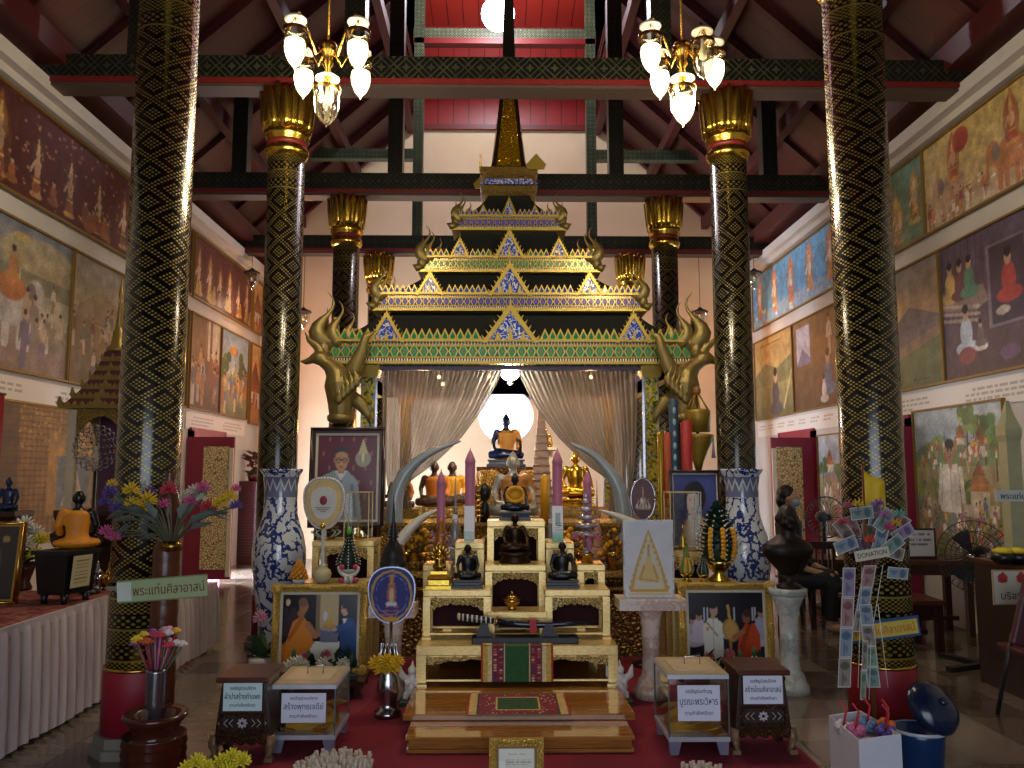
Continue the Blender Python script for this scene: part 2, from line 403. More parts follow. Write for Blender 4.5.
def mk_boards(name, c0, c1, w=.16, rough=.4, axis=0):
    t = Mt(name, c0, rough); u = t.uv()[axis]; k = (u/w).fr(); gap = k.lt(.05); cell = (u/w).fl(); n = t.noise(3, 4, stretch=(1, 1, 1))
    base = t.ramp((cell*37.7).sn()*.25+n*.6+.1, [(0, c0), (1, c1)]); t.base(t.mix(gap, base, '#2a0a0a')); t.bump(gap*-1+1, .5, .01); return t.m
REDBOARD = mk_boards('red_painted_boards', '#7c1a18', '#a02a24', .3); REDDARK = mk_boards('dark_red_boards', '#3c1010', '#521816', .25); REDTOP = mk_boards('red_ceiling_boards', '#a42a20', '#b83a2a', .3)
def mk_wall(name, c0, c1):
    t = Mt(name, c0, .75); n = t.noise(1.6, 5); t.base(t.ramp(n, [(.3, c0), (.7, c1)])); t.bump(t.noise(80, 2), .06, .004); return t.m
WALLM = mk_wall('white_plaster', '#bcb7b0', '#c9c5be'); PEACH = mk_wall('peach_plaster', '#dfc8a2', '#e6d2b0')
def mk_floor():
    t = Mt('polished_stone_tiles', '#8a7a66', .12); x, y, z = t.xyz(); s = .42
    cx = (x/s).fl(); cy = (y/s).fl(); h = ((cx*12.99+cy*78.2).sn()*43758.5).fr(); gx = ((x/s).fr()-.5).ab(); gy = ((y/s).fr()-.5).ab(); g = gx.mx(gy).gt(.49)
    n = t.noise(5, 6, .65, stretch=(1, 2.5, 1)); f = h*.55+n*.6-.1
    c = t.ramp(f, [(.1, '#342c26'), (.4, '#564b40'), (.65, '#6e6355'), (.9, '#686663')]); t.base(t.mix(g, c, '#3c342c')); t.rough(n*.12+.08+g*.3); return t.m
FLOORM = mk_floor()
def mk_carpet():
    t = Mt('red_carpet_pile', '#8a1028', .95); n = t.noise(220, 2); m = t.noise(3, 3); t.base(t.ramp(n*.4+m*.6, [(.3, '#640820'), (.7, '#84102a')])); t.bump(n, .5, .006); return t.m
CARPET = mk_carpet(); RAFT = plain('#4a1414', .5); UNDER = plain('#4a3a30', .5)
def mk_marble(name, a, b, sc=3):
    t = Mt(name, a, .2); n = t.noise(sc, 8, .7); w = (n-.5).ab(); t.base(t.ramp(w, [(0, b), (.05, a), (1, a)])); return t.m
MARBLE = mk_marble('pink_veined_marble', '#d8c8b8', '#b89c8c'); MARBLEW = mk_marble('pale_green_white_marble', '#cfd4cc', '#a8b4ac'); STONE = plain('#7c766a', .5, 0, .2, .3, 40)
def mk_glass(name, tint='#ffffff', mixf=.12, rough=.03):
    t = Mt(name); nt = t.nt; tr = t.node('ShaderNodeBsdfTransparent'); tr.inputs[0].default_value = (*lin(tint), 1); gl = t.node('ShaderNodeBsdfGlossy'); gl.inputs['Roughness'].default_value = rough
    fr = t.node('ShaderNodeLayerWeight'); fr.inputs[0].default_value = .35; mm = X(nt, fr.outputs['Facing'])*.5+mixf; mx = t.node('ShaderNodeMixShader'); t.link(mm.k, mx.inputs[0]); t.link(tr.outputs[0], mx.inputs[1]); t.link(gl.outputs[0], mx.inputs[2])
    t.link(mx.outputs[0], nt.nodes['Material Output'].inputs[0]); return t.m
GLASS = mk_glass('clear_glass', '#f4f8f6'); JAR = mk_glass('lamp_jar_glass', '#f2eed8', .22, .08)
def mk_sheer():
    t = Mt('sheer_beige_voile', '#857a6c', .8); tr = t.node('ShaderNodeBsdfTransparent'); tl = t.node('ShaderNodeBsdfTranslucent'); tl.inputs[0].default_value = (*lin('#8c8274'), 1)
    m1 = t.node('ShaderNodeMixShader'); m1.inputs[0].default_value = .45; t.link(t.b.outputs[0], m1.inputs[1]); t.link(tl.outputs[0], m1.inputs[2])
    n = t.noise(9, 3, stretch=(1, 1, .15)); f = n*.4-.04; m2 = t.node('ShaderNodeMixShader'); t.link(f.k, m2.inputs[0]); t.link(m1.outputs[0], m2.inputs[1]); t.link(tr.outputs[0], m2.inputs[2]); t.link(m2.outputs[0], t.nt.nodes['Material Output'].inputs[0]); return t.m
SHEER = mk_sheer()
# ================================================================== the room
XW, YB, YF = 4.6, 15.5, -3.2
HB, HT = 5.30, 5.58                      # beam underside / top
D = [4.95, 7.8, 10.95, 13.9]             # depth of the four pillar rows
struct(G().bx(-5.6, 5.6, YF-2, YB+.3, -.2, 0).obj('floor', FLOORM))
def sidewall(name, s, doors):
    g = G(); y = YF; x0, x1 = (s*XW, s*(XW+.3)) if s > 0 else (s*(XW+.3), s*XW)
    for a, b in doors:
        g.bx(x0, x1, y, a, 0, 6.4); g.bx(x0, x1, a, b, 2.12, 6.4); y = b
    g.bx(x0, x1, y, YB, 0, 6.4); w = struct(g.obj(name, WALLM))
    l = G(); xa = s*XW-s*.2; l.bx(min(xa, s*XW), max(xa, s*XW), YF, YB, 5.2, 5.34); l.bx(min(s*XW-s*.1, s*XW), max(s*XW-s*.1, s*XW), YF, YB, 5.12, 5.2); l.obj('ledge', WALLM, w); q = G(); xb = s*XW-s*.34; q.bx(min(xb, s*XW), max(xb, s*XW), YF, YB, 5.47, 5.72); q.obj('cover_beam', RAFT, w); return w  # dark beam added to cover the too bright wall above the ledge
LD = [(12.15, 13.6)]; RD = [(9.35, 10.7), (12.25, 13.7)]
sidewall('wall_left', -1, LD); sidewall('wall_right', 1, RD)
g = G(); g.bx(-4.9, 4.9, YB, YB+.3, 0, 6.4); g.prism([(-3.9, 6.4), (3.9, 6.4), (1.9, 8.22), (-1.9, 8.22)], YB, YB+.3); struct(g.obj('wall_back', PEACH))
g = G(); g.quad((-1.9, YB-.02, 8.2), (1.9, YB-.02, 8.2), (1.9, YB-.02, 10.4), (-1.9, YB-.02, 10.4)); g.bx(-1.9, 1.9, YB, YB+.2, 8.2, 10.4)
gb = struct(g.obj('wall_back_upper', REDBOARD)); G().bx(-1.7, 1.7, YB-.1, YB-.02, 8.17, 8.26).obj("batten", DRED, gb)
g = G(); g.bx(-4.9, -2.6, YF-.2, YF, 0, 6.4); g.bx(2.6, 4.9, YF-.2, YF, 0, 6.4); g.bx(-2.6, 2.6, YF-.2, YF, 3.6, 6.4); g.prism([(-4.9, 6.4), (4.9, 6.4), (1.7, 10.3), (-1.7, 10.3)], YF-.2, YF); struct(g.obj('wall_front', WALLM))
# roof: two slopes, a raised middle with boarded sides and a flat boarded top
for s, nm in ((-1, 'left'), (1, 'right')):
    g = G(); g.quad((s*4.95, YF, 5.45), (s*4.95, YB+.1, 5.45), (s*1.6, YB+.1, 8.62), (s*1.6, YF, 8.62)); g.quad((s*4.95, YF, 5.75), (s*4.95, YB+.1, 5.75), (s*1.6, YB+.1, 8.77), (s*1.6, YF, 8.77))
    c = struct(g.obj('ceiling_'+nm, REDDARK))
    for y in np.arange(YF+.6, YB, 1.0):
        r = G(); dv = Vector((-s*3.35, 0, 3.02)).normalized(); n_ = Vector((s*.67, 0, .74)); a = Vector((s*4.7, float(y), 5.78)); b = Vector((s*1.66, float(y), 8.52))
        for p, q in ((a, b),):
            o_ = Vector((0, .05, 0)); h = Vector((0, 0, -.16)); r.add([p-o_, p+o_, q+o_, q-o_, p-o_+h, p+o_+h, q+o_+h, q-o_+h], [(0, 1, 2, 3), (4, 7, 6, 5), (0, 4, 5, 1), (1, 5, 6, 2), (2, 6, 7, 3), (3, 7, 4, 0)])
        r.obj('rafter', RAFT, c)
    for t in (.28, .62, .95):
        x = s*(4.7+(1.66-4.7)*t); z = 5.7+(8.5-5.7)*t; G().bx(x-.06, x+.06, YF, YB, z-.26, z-.05).obj('purlin', RAFT, c)
    k = G(); k.quad((s*1.62, YF, 8.5), (s*1.62, YB, 8.5), (s*1.62, YB, 10.3), (s*1.62, YF, 10.3)); k.bx(min(s*1.62, s*1.72), max(s*1.62, s*1.72), YF, YB, 8.5, 10.3); struct(k.obj('wall_upper_'+nm, REDBOARD))
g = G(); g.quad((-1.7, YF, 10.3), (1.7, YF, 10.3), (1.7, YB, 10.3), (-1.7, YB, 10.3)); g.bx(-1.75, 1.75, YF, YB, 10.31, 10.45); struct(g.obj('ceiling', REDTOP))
# roof frames over each row of pillars
ORD = ['nearest', 'second', 'third', 'rearmost']
for i, d in enumerate(D):
    t = thing('roof_frame', ['black and gold tie beam frame above the two big front pillars, over the picture edge', 'nearest visible black cross beam frame, behind the lit chandeliers', 'middle black cross beam frame, crossing behind the shrine spire neck', 'farthest black cross beam frame, low in front of the white gable wall'][i], 'roof beam', (0, d, 0), group='black roof frames'); t['kind'] = 'thing'
    b = G().bx(-XW+.01, XW-.01, -.13, .13, HB+.05, HT).obj('tie_beam', BEAMM, t)
    g = G(); g.bx(-XW+.01, XW-.01, -.145, .145, HB, HB+.05); g.obj('red_moulding', DRED, t)
    G().bx(-XW+.01, XW-.01, -.12, .12, HB-.03, HB).obj('underside_board', UNDER, t)
    pm = POSTM if i == 3 else POSTD; w = .085 if i == 3 else .1
    for s in (-1, 1):
        G().box((s*1.5, 0, (HT+10.25)/2), (2*w, 2*w, 10.25-HT)).obj('post', pm, t)
        if i < 3: G().box((s*3.6, 0, (HT+6.75)/2), (.2, .2, 6.75-HT)).obj('outer_post', POSTD, t)
        G().bx(min(s*1.5, s*3.4), max(s*1.5, s*3.4), -.08, .08, 6.95, 7.13).obj('side_tie', POSTM if i == 3 else BEAMM, t)
    G().bx(-1.6, 1.6, -.08, .08, 9.15, 9.33).obj('collar_tie', POSTM, t)
    G().bx(-1.6, 1.6, -.085, .085, 9.05, 9.15).obj('collar_moulding', DRED, t)
# ------------------------------------------------------------------ pillars
def pillar(x, d, r, mat, label, plinth=True):
    t = thing('temple_pillar', label, 'pillar', (x, d, 0), group='black and gold pillars'); t['kind'] = 'thing'
    z0 = .46 if plinth else .3
    G().lathe([(r*1.0, z0), (r, 1.5), (r*.97, 4.6)], n=40).obj('shaft', mat, t)
    b = G().lathe([(r*1.06, .11), (r*1.06, z0-.01), (r*1.03, z0), (r*1.01, z0+.012)], n=40).obj('red_base', CRIMSON, t)
    G().lathe([(r*1.07, z0-.005), (r*1.07, z0+.012)], n=40).obj('gold_ring', BRASS, b)
    G().lathe([(r*1.36, 0), (r*1.36, .05), (r*1.24, .055), (r*1.24, .11)], n=8, smooth=False, rot=PI/8).obj('stone_plinth', STONE, t)
    cp = G().lathe([(r*.99, 4.58), (r*1.16, 4.62), (r*1.18, 4.66), (r*1.02, 4.70), (r*1.02, 4.74), (r*1.2, 4.78), (r*1.2, 4.84), (r*.95, 4.9), (r*1.0, 5.0), (r*1.05, HB-.031)], n=36).obj('capital', GOLD, t)
    G().lathe([(r*1.05, 4.695), (r*1.08, 4.72), (r*1.05, 4.745)], n=36).obj('red_collar', DRED, cp)
    # two rings of lotus petals
    for ring, (n, R, h, w) in enumerate(((9, 1.1, .39, .40), (9, 1.0, .425, .40))):
        for k in range(n):
            a = 2*PI*(k+.5*ring)/n; q = G(); w_ = w*r*1.75
            prof = [(0, .7), (.18, .95), (.4, 1), (.7, 1.0), (.86, .75), (.95, .35), (1.0, .04)]
            vs = []; fs = []
            for tt, ww in prof:
                rr = r*(R+.13*sin(tt*2.2)+(.1*tt**3)); z = 4.84+h*tt
                for j in (-1, -.5, 0, .5, 1):
                    da = j*ww*w_/2/rr; bulge = r*.16*(1-j*j)
                    vs.append(((rr+bulge)*cos(a+da), (rr+bulge)*sin(a+da), z))
            for i in range(len(prof)-1):
                for j in range(4): fs.append((i*5+j, i*5+j+1, (i+1)*5+j+1, (i+1)*5+j))
            q.add(vs, fs, True); o = q.obj('petal', GOLD, cp); sm = o.modifiers.new('thick', 'SOLIDIFY'); sm.thickness = .012
    return t
PN = {(0, -1): 'big black and gold pillar beside the skirted offering table, green sign tied on', (0, 1): 'big black and gold pillar behind the money tree and white carton', (1, -1): 'gold lattice pillar rising behind the blue and white vase and photo of a monk', (1, 1): 'gold lattice pillar rising behind the blue and white vase and bronze bust',
      (2, -1): 'dark pillar with gold lotus capital, beside the shrine roof and hanging wire', (2, 1): 'dark pillar with gold lotus capital, on the side of the shrine near the gold umbrella', (3, -1): 'rear pillar, gold capital half hidden by the second roof tier, on the portrait side', (3, 1): 'rear pillar, gold capital half hidden by the second roof tier, on the umbrella side'}
for i, d in enumerate(D):
    for s in (-1, 1): pillar(s*2.15, d, .18, LACQ if i == 0 else LACQF, PN[(i, s)])
# ------------------------------------------------------------------ doors (leaf swung into the room)
def door(n, s, y, h=2.08):
    fr = G(); x = s*XW
    y2 = y+1.4
    for yy in (y-.06, y2-.03): fr.bx(min(x-s*.06, x+s*.3), max(x-s*.06, x+s*.3), yy, yy+.1, 0, h+.1)
    fr.bx(min(x-s*.06, x+s*.3), max(x-s*.06, x+s*.3), y-.06, y2+.07, h, h+.14)
    d = struct(fr.obj('door_%d' % n, MAGENTA))
    x0, x1 = sorted((s*(XW-.02), s*(XW-.7)))
    l = G(); l.bx(x0, x1, y-.12, y-.07, .06, h); lf = l.obj('leaf', MAGENTA, d, bevel=.006)
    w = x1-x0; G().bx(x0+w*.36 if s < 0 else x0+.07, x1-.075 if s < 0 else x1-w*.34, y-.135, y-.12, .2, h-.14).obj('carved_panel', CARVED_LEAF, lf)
    xe = x1-.035 if s < 0 else x0+.035; G().bx(xe-.03, xe+.03, y-.145, y-.12, .1, h-.16).obj('pale_edge', plain('#e4dcc0', .4), lf)
    return d
door(1, -1, 12.15); door(2, 1, 12.25); door(3, 1, 9.35)
# ================================================================== the tiered shrine
def mk_band(name, gem, gem2, H):
    t = Mt(name, gem, .25); u, v = t.uv(); vv = v/H
    s = H*.5; a = (u/s).fr(); d = ((a-.5).ab()*2+(((vv-.5)/.5).ab())*1.0)       # diamonds in the middle band
    fr = d.gt(.78)*d.lt(1.02); core = d.lt(.22); row2 = ((u/(s*.33)).fr()-.5).ab()*2
    mid = vv.gt(.24)*vv.lt(.74)
    c1 = t.mix(fr, t.mix(d.gt(1.0), gem, gem2), '#d8bc5a'); c1 = t.mix(core, c1, '#b23a3a')
    dots = ((u/(s*.28)).fr()-.5).ab().lt(.24)*vv.lt(.13); low = t.mix(dots, '#2a2a34', '#e6e2d2')
    low2 = t.mix(vv.gt(.15), low, '#b89838'); zig = (vv-.76-row2*.16).gt(0); up = t.mix(zig, '#c0a040', '#6a4c18'); up = t.mix(row2.lt(.3)*vv.gt(.8), up, '#c9c7b4')
    lowmid = t.mix(vv.gt(.24), low2, c1); allc = t.mix(vv.gt(.74), lowmid, up); t.base(allc); gold = (fr+vv.gt(.74)+vv.gt(.15)*vv.lt(.24)).mn(1); t.metal(gold*.6)
    t.bump(gold, .5, .01); return t.m
BLUEG, GREENG = '#2a46a8', '#1f8a54'
def mk_pedi(name, c):
    t = Mt(name, c, .25); v = t.vor(16, 'DISTANCE_TO_EDGE'); n = t.noise(22, 2); f = ((n-.5).ab()).lt(.035); t.base(t.mix(f, c, '#e6e0c4')); t.metal(f*.3); t.bump(f, .5, .01); return t.m
PEDB = mk_pedi('blue_glass_mosaic', '#2444b0'); PEDG = mk_pedi('green_glass_mosaic', '#2a7a4a')
GEMG = plain('#1f8a5a', .12, 0, .2); GEMB = plain('#3a56b4', .12, 0, .2); ROOFT = plain('#141914', .75, 0, .2); PALEG = plain('#c4a848', .32, .5, .1, .2, 60)
def mk_mosaic():
    t = Mt('yellow_green_mirror_mosaic', '#8a9a30', .12, .4); v = t.node('ShaderNodeTexVoronoi'); v.inputs['Scale'].default_value = 45; t.link(t.co(), v.inputs['Vector'])
    sp = t.node('ShaderNodeSeparateXYZ'); t.link(v.outputs['Color'], sp.inputs[0]); t.base(t.ramp(X(t.nt, sp.outputs[0]), [(.1, '#3c5c28'), (.4, '#b8a82c'), (.7, '#e0cc4a'), (.95, '#6a8ab0')])); return t.m
MOSAIC = mk_mosaic()
SX, SY = .03, 10.35
sh = thing('tiered_shrine', 'tall shrine with stacked dark green tile roofs, gold crests and jewelled bands, housing the altar', 'shrine', (SX, SY, 0))
def leafpoly(w, h): return [(-w*.5, 0), (-w*.62, h*.3), (-w*.3, h*.65), (0, h), (w*.3, h*.65), (w*.62, h*.3), (w*.5, 0)]
def flame(g, x, y, z, h, dx, dy=0, r=.03):
    """one upward curling flame-shaped blade"""
    pts = []; rs = []
    for i in range(11):
        t = i/10; q = (sin(t*PI*1.7)*.26*(1-.25*t)+.25*t*t)*h
        pts.append((x+dx*q, y+dy*q, z+h*t)); rs.append(r*(.7+1.3*sin(PI*min(1, t*1.5+.1)))*(1-t)**.8+.002)
    g.tube(pts, rs, 7, .6)
def gable(par, side, w, z0, hw, h, off, pm):
    """little gold edged pediment standing on the eave of one side"""
    R = Matrix.Rotation({'f': 0, 'r': PI/2, 'b': PI, 'l': -PI/2}[side], 4, 'Z'); M = R @ Matrix.Translation((off, -w-.03, z0))
    p = G(); p.prism([(-hw, 0), (hw, 0), (0, h)], .02, .07, M); pd = p.obj('pediment', pm, par)
    b = G()
    for s in (-1, 1):
        b.prism([(s*hw*1.12, -.01), (s*hw*.92, -.01), (0, h*.93), (0, h*1.13), (s*hw*.15, h*1.02)][::s], 0, .075, M)
        n = 7
        for k in range(n):
            t = (k+.5)/n; x = s*hw*1.1*(1-t); zz = h*1.08*t; b.prism([(x-.02*hw*2, zz), (x+.03*hw*2, zz), (x+s*.13*hw, zz+h*.13)], .005, .05, M)
        cur = [(s*hw*1.05, 0, .02), (s*hw*1.22, 0, .03), (s*hw*1.33, 0, h*.12), (s*hw*1.3, 0, h*.24), (s*hw*1.38, 0, h*.36)]
        b.tube([M @ Vector((x, .04, z)) for x, y, z in cur], [hw*.09, hw*.11, hw*.09, hw*.05, .003], 7)
    b.prism([(-hw*.06, h*1.05), (hw*.06, h*1.05), (0, h*1.4)], .015, .06, M)
    for k in (-.5, 0, .5): b.prism([(k*hw-.12*hw, h*.03), (k*hw+.12*hw, h*.03), (k*hw, h*(.34 if k else .5))], .0, .03, M)
    b.obj('bargeboard', PALEG, pd)
TIERS = [(1.935, 2.70, .20, .125, 'g', .26, .34, 1.27, .165, .27), (1.477, 3.34, .15, .10, 'b', .21, .31, .87, .14, .22), (1.028, 3.88, .14, .095, 'g', .16, .29, .57, .11, .20), (.665, 4.48, .14, .085, 'b', .085, .2, .31, .06, .12)]
for i, (w, z, H, ch, c, ghw, gh, soff, shw, shh) in enumerate(TIERS):
    tier = G()
    mat = mk_band('jewelled_band_%s' % 'abcd'[i], GREENG if c == 'g' else BLUEG, '#2f5a3a' if c == 'g' else '#26305c', H)
    for a in range(4):
        tier.M = Matrix.Rotation(a*PI/2, 4, 'Z'); tier.box((0, -w+.05, z+H/2), (2*w-.002*a, .1, H))
    tier.M = None; bd = tier.obj('eave_band', mat, sh)
    e = G(); e.sq([(w+.02, z-.03), (w+.02, z), (w-.1, z), (w-.1, z-.03)]); e.sq([(w-.02, z+H), (w+.022, z+H), (w+.022, z+H+.02), (w-.08, z+H+.02)]); e.obj('gold_moulding', PALEG, bd)
    # crest of small leaves along the eave
    cg = G(); n = int(2*w/(ch*.62))
    for a in range(3):
        M = Matrix.Rotation((0, PI/2, -PI/2)[a], 4, 'Z')
        for k in range(n+1):
            x = -w+2*w*k/n
            if any(abs(x-q) < hw_*1.15 for q, hw_ in ((0, ghw), (soff, shw), (-soff, shw))): continue
            cg.m = 0; Q = M @ Matrix.Translation((x, -w-.01, z+H+.015)); old = cg; cg = G() if a == 0 else cg; cg.m = 0; cg.prism(leafpoly(ch*.55, ch), 0, .03, Q); cg.m = 1 if k % 2 else 2; cg.prism([(px*.55, pz*.6+ch*.12) for px, pz in leafpoly(ch*.55, ch)], -.008, .005, Q)
            if a == 0: cg.obj('crest_leaf', [PALEG, GEMG if c == 'g' else GEMB, GEMG if i == 0 else GEMB], bd); cg = old
    o = cg.obj('crest_trim', [PALEG, GEMG if c == 'g' else GEMB, GEMG if i == 0 else GEMB], bd); o['kind'] = 'stuff'
    # tiled roof above
    w2 = TIERS[i+1][0] if i < 3 else .36; z2 = TIERS[i+1][1] if i < 3 else 5.02
    rf = G(); pr = []
    for k in range(9):
        t = k/8; pr.append((w-.08+(w2-.1-w+.08)*(1-(1-t)**1.35), z+H+(z2-z-H)*t))
    rf.sq([(w-.08, z+.02)]+pr); rf.obj('tile_roof', ROOFT, sh)
    for sd in 'flr':
        gable(sh, sd, w, z+H, ghw, gh, 0, PEDB if i != 2 else PEDB)
        for s in (-1, 1): gable(sh, sd, w, z+H, shw, shh, s*soff, PEDB)
    # naga flames at the corners
    for sx in (-1, 1):
        for sy in (-1, 1):
            f = G(); hh = (.60, .40, .44, .36)[i]; x, y = sx*(w-.02), sy*(w-.02)
            flame(f, x-sx*.08, y, z+H*.6, hh, sx*.9, sy*.2, hh*.10); flame(f, x-sx*hh*.3, y, z+H*.8, hh*.78, sx*.8, 0, hh*.085); flame(f, x-sx*hh*.5, y, z+H*.9, hh*.55, sx*.7, 0, hh*.07); flame(f, x, y-sy*hh*.25, z+H*.8, hh*.7, 0, sy*.5, hh*.1)
            f.ell((x, y, z+H*.55), (hh*.13, hh*.13, hh*.2)); f.tube([(x, y, z+H*.3), (x+sx*.05, y+sy*.05, z+H*.1), (x+sx*.1, y+sy*.05, z+H*.35)], [.05, .045, .004], 7)
            f.obj('naga_finial', DGOLD, sh)
# neck and spire
nk = G(); nk.sq([(.30, 5.02), (.345, 5.05), (.345, 5.12), (.27, 5.13), (.27, 5.2), (.31, 5.22), (.36, 5.26), (.36, 5.36), (.22, 5.37)]); nko = nk.obj('neck', CARVEF, sh)
b = G()
for a in range(4):
    b.M = Matrix.Rotation(a*PI/2, 4, 'Z'); b.m = 0; b.box((0, -.35, 5.17), (.6, .02, .07)); b.m = 1
    b.prism(leafpoly(.2, .2), -.37, -.34, Matrix.Translation((.34, 0, 5.33))); b.box((0, -.3, 5.09), (.56, .02, .03))
b.obj('enamel_frieze', [PEDB, PALEG], nko)
sp = G(); sp.sq([(.24, 5.36), (.2, 5.5), (.155, 5.9), (.12, 6.3), (.085, 6.58), (.10, 6.6), (.10, 6.66), (.07, 6.68)]); spo = sp.obj('spire_body', plain('#2c1f10', .35, .3), sh)
q = G()
for a in range(4):
    R = Matrix.Rotation(a*PI/2, 4, 'Z'); q.add([R @ Vector(p) for p in ((-.155, -.225, 5.42), (.155, -.225, 5.42), (.06, -.108, 6.45), (-.06, -.108, 6.45))], [(0, 1, 2, 3)])
q.obj('gold_mosaic_panel', mk_carved('gold_glass_mosaic', '#7a5c08', '#f2c81e', 42, 1.0, .15, .7), spo)
u = G(); u.sq([(.085, 6.68), (.075, 7.2), (.06, 7.8), (.05, 7.82)]); u.lathe([(.05, 7.8), (.06, 7.85), (.03, 8.3), (.004, 8.9)], n=10); u.obj('finial', plain('#3a4438', .35, .4), spo)
# posts, soffit, base
sf = G(); sf.bx(-1.88, 1.88, -1.88, 1.88, 2.692, 2.712); sf.obj('soffit', mk_boards('glow_tinted_boards', '#7c7488', '#948c9c', .2), sh)  # boards lightened in colour for the bluish glow of the halo
for sx in (-1, 1):
    for sy in (-1, 1):
        x, y = sx*1.47, sy*1.72
        c = G(); c.box((x, y, 1.9), (.13, .13, 1.7)); co_ = c.obj('corner_post', MOSAIC, sh)
        e = G()
        for ex in (-1, 1):
            for ey in (-1, 1): e.box((x+ex*.068, y+ey*.068, 1.9), (.013, .013, 1.7))
        e.obj('mirror_edge', plain('#b8c4e0', .1, .7), co_); k = G(); k.sq([(.09, 2.55), (.13, 2.7), (.13, 2.75)], (x, y, 0)); k.obj('post_capital', PALEG, co_)
for a, (l, ) in enumerate(((1.5,), (1.5,), (1.5,), (1.5,))):
    g = G(); g.M = Matrix.Rotation(a*PI/2, 4, 'Z'); g.box((0, -1.72 if a % 2 == 0 else -1.47, 2.69), (2.9 if a % 2 == 0 else 3.3, .1, .12)); g.obj('lintel', plain('#6a6078', .4), sh)
fg = G(); n = 90
for k in range(n): x = -1.85+3.7*k/(n-1); fg.prism([(x-.015, 2.71), (x+.015, 2.71), (x, 2.71-.05-.02*(k % 2))], -1.93, -1.91)
fg.obj('pendant_fringe', DGOLD, sh)
bs = G(); bs.sq([(1.62, 0), (1.62, .1), (1.55, .12), (1.5, .22), (1.5, .5), (1.56, .55), (1.56, .62), (1.5, .64), (1.48, .9), (1.56, .98), (1.58, 1.06), (1.4, 1.08)], (0, .15, 0), 1, 1.12); bs.obj('altar_base', MAROONC, sh)
st = G()
for z in (.12, .38, .58, .78, 1.02): st.bx(-1.6, 1.6, -1.68, -1.6, z, z+.025)
st.obj('gilt_moulding', CARVEF, sh)
# lamps of the shrine: bright cluster under the soffit, small string bulbs, lit halo behind the Buddha
HOT = emit('cool_white_lamp', '#f4f8ff', 14); WARMB = emit('warm_bulb', '#ffdca0', 10); HALO = emit('white_halo_light', '#dfeaff', 5)
def mk_halo():
    t = Mt('halo_light_panel', '#dfeaff', .5); x, y, z = t.xyz(); r = (x*x+y*y).op('SQRT'); n = t.noise(14, 2)
    s = ((r/.42*-1+1).mx(0)); s = s*s*9+s*1.5+n*.5+.45; t.b.inputs['Emission Color'].default_value = (*lin('#d4e4ff'), 1); t.link(s.k, t.b.inputs['Emission Strength']); return t.m
HALO = mk_halo()
p = W(510, 374, 8.95); t = thing('shrine_lamp', 'bright white lamp hanging under the shrine soffit between the curtains', 'lamp', p)
G().ell((0, 0, 0), (.1, .1, .075)).obj('bulb', HOT, t); G().lathe([(.02, .05), (.09, .06), (.09, .075), (.02, .09)], n=16).obj('socket', BRASS, t); G().tube([(0, 0, .08), (0, 0, 2.74-p.z)], .008, 6).obj('rod', BRASS, t)
G().lathe([(.02, -.12), (.035, -.1), (.03, -.07), (.01, -.06)], n=10).obj('pendant_drop', SILVER, t)
for i, (x, y) in enumerate(((439, 377), (443, 384), (429, 363), (487, 363), (492, 384), (543, 362), (597, 368), (591, 377), (602, 361), (489, 376))):
    p = W(x, y, 9.1); g = G(); g.ell((0, 0, 0), .022, 10, 6); o = g.obj('string_bulb', WARMB, loc=p); tag(o, 'tiny warm bulb glowing behind the sheer curtain under the shrine eave', 'bulb', 'string bulbs in the shrine'); o['label'] = 'tiny warm bulb under the shrine eave, '+['upper of the pair behind the portrait side curtain', 'lower of the pair behind the portrait side curtain', 'nearest the outer end of the portrait side curtain', 'left of the white lamp, highest', 'left of the white lamp, lowest', 'right of the white lamp, by the curtain edge', 'umbrella side curtain, topmost but one', 'umbrella side curtain, lowest', 'umbrella side curtain, topmost', 'left of the white lamp, middle'][i]
    o = G().tube([(0, 0, .02), (0, 0, 2.735-p.z)], .003, 5).obj('wire', BLACK, o)
p = W(506, 416, 11.75); t = thing('halo_light', 'glowing white round halo light behind the robed Buddha inside the shrine', 'lamp', p)
G().lathe([(.39, 0), (.405, .01), (.405, .04), (.395, .045), (.39, .03)], n=40, cap=False).obj('rim', WHITE, t).rotation_euler = (PI/2, 0, 0)
G().lathe([(.0, .03), (.39, .03), (.39, .05), (0, .05)], n=40).obj('lit_disc', HALO, t).rotation_euler = (PI/2, 0, 0)
pp = G(); pp.box((0, .06, -.65), (.06, .06, 1.3)); pp.obj('stand', BRASS, t)
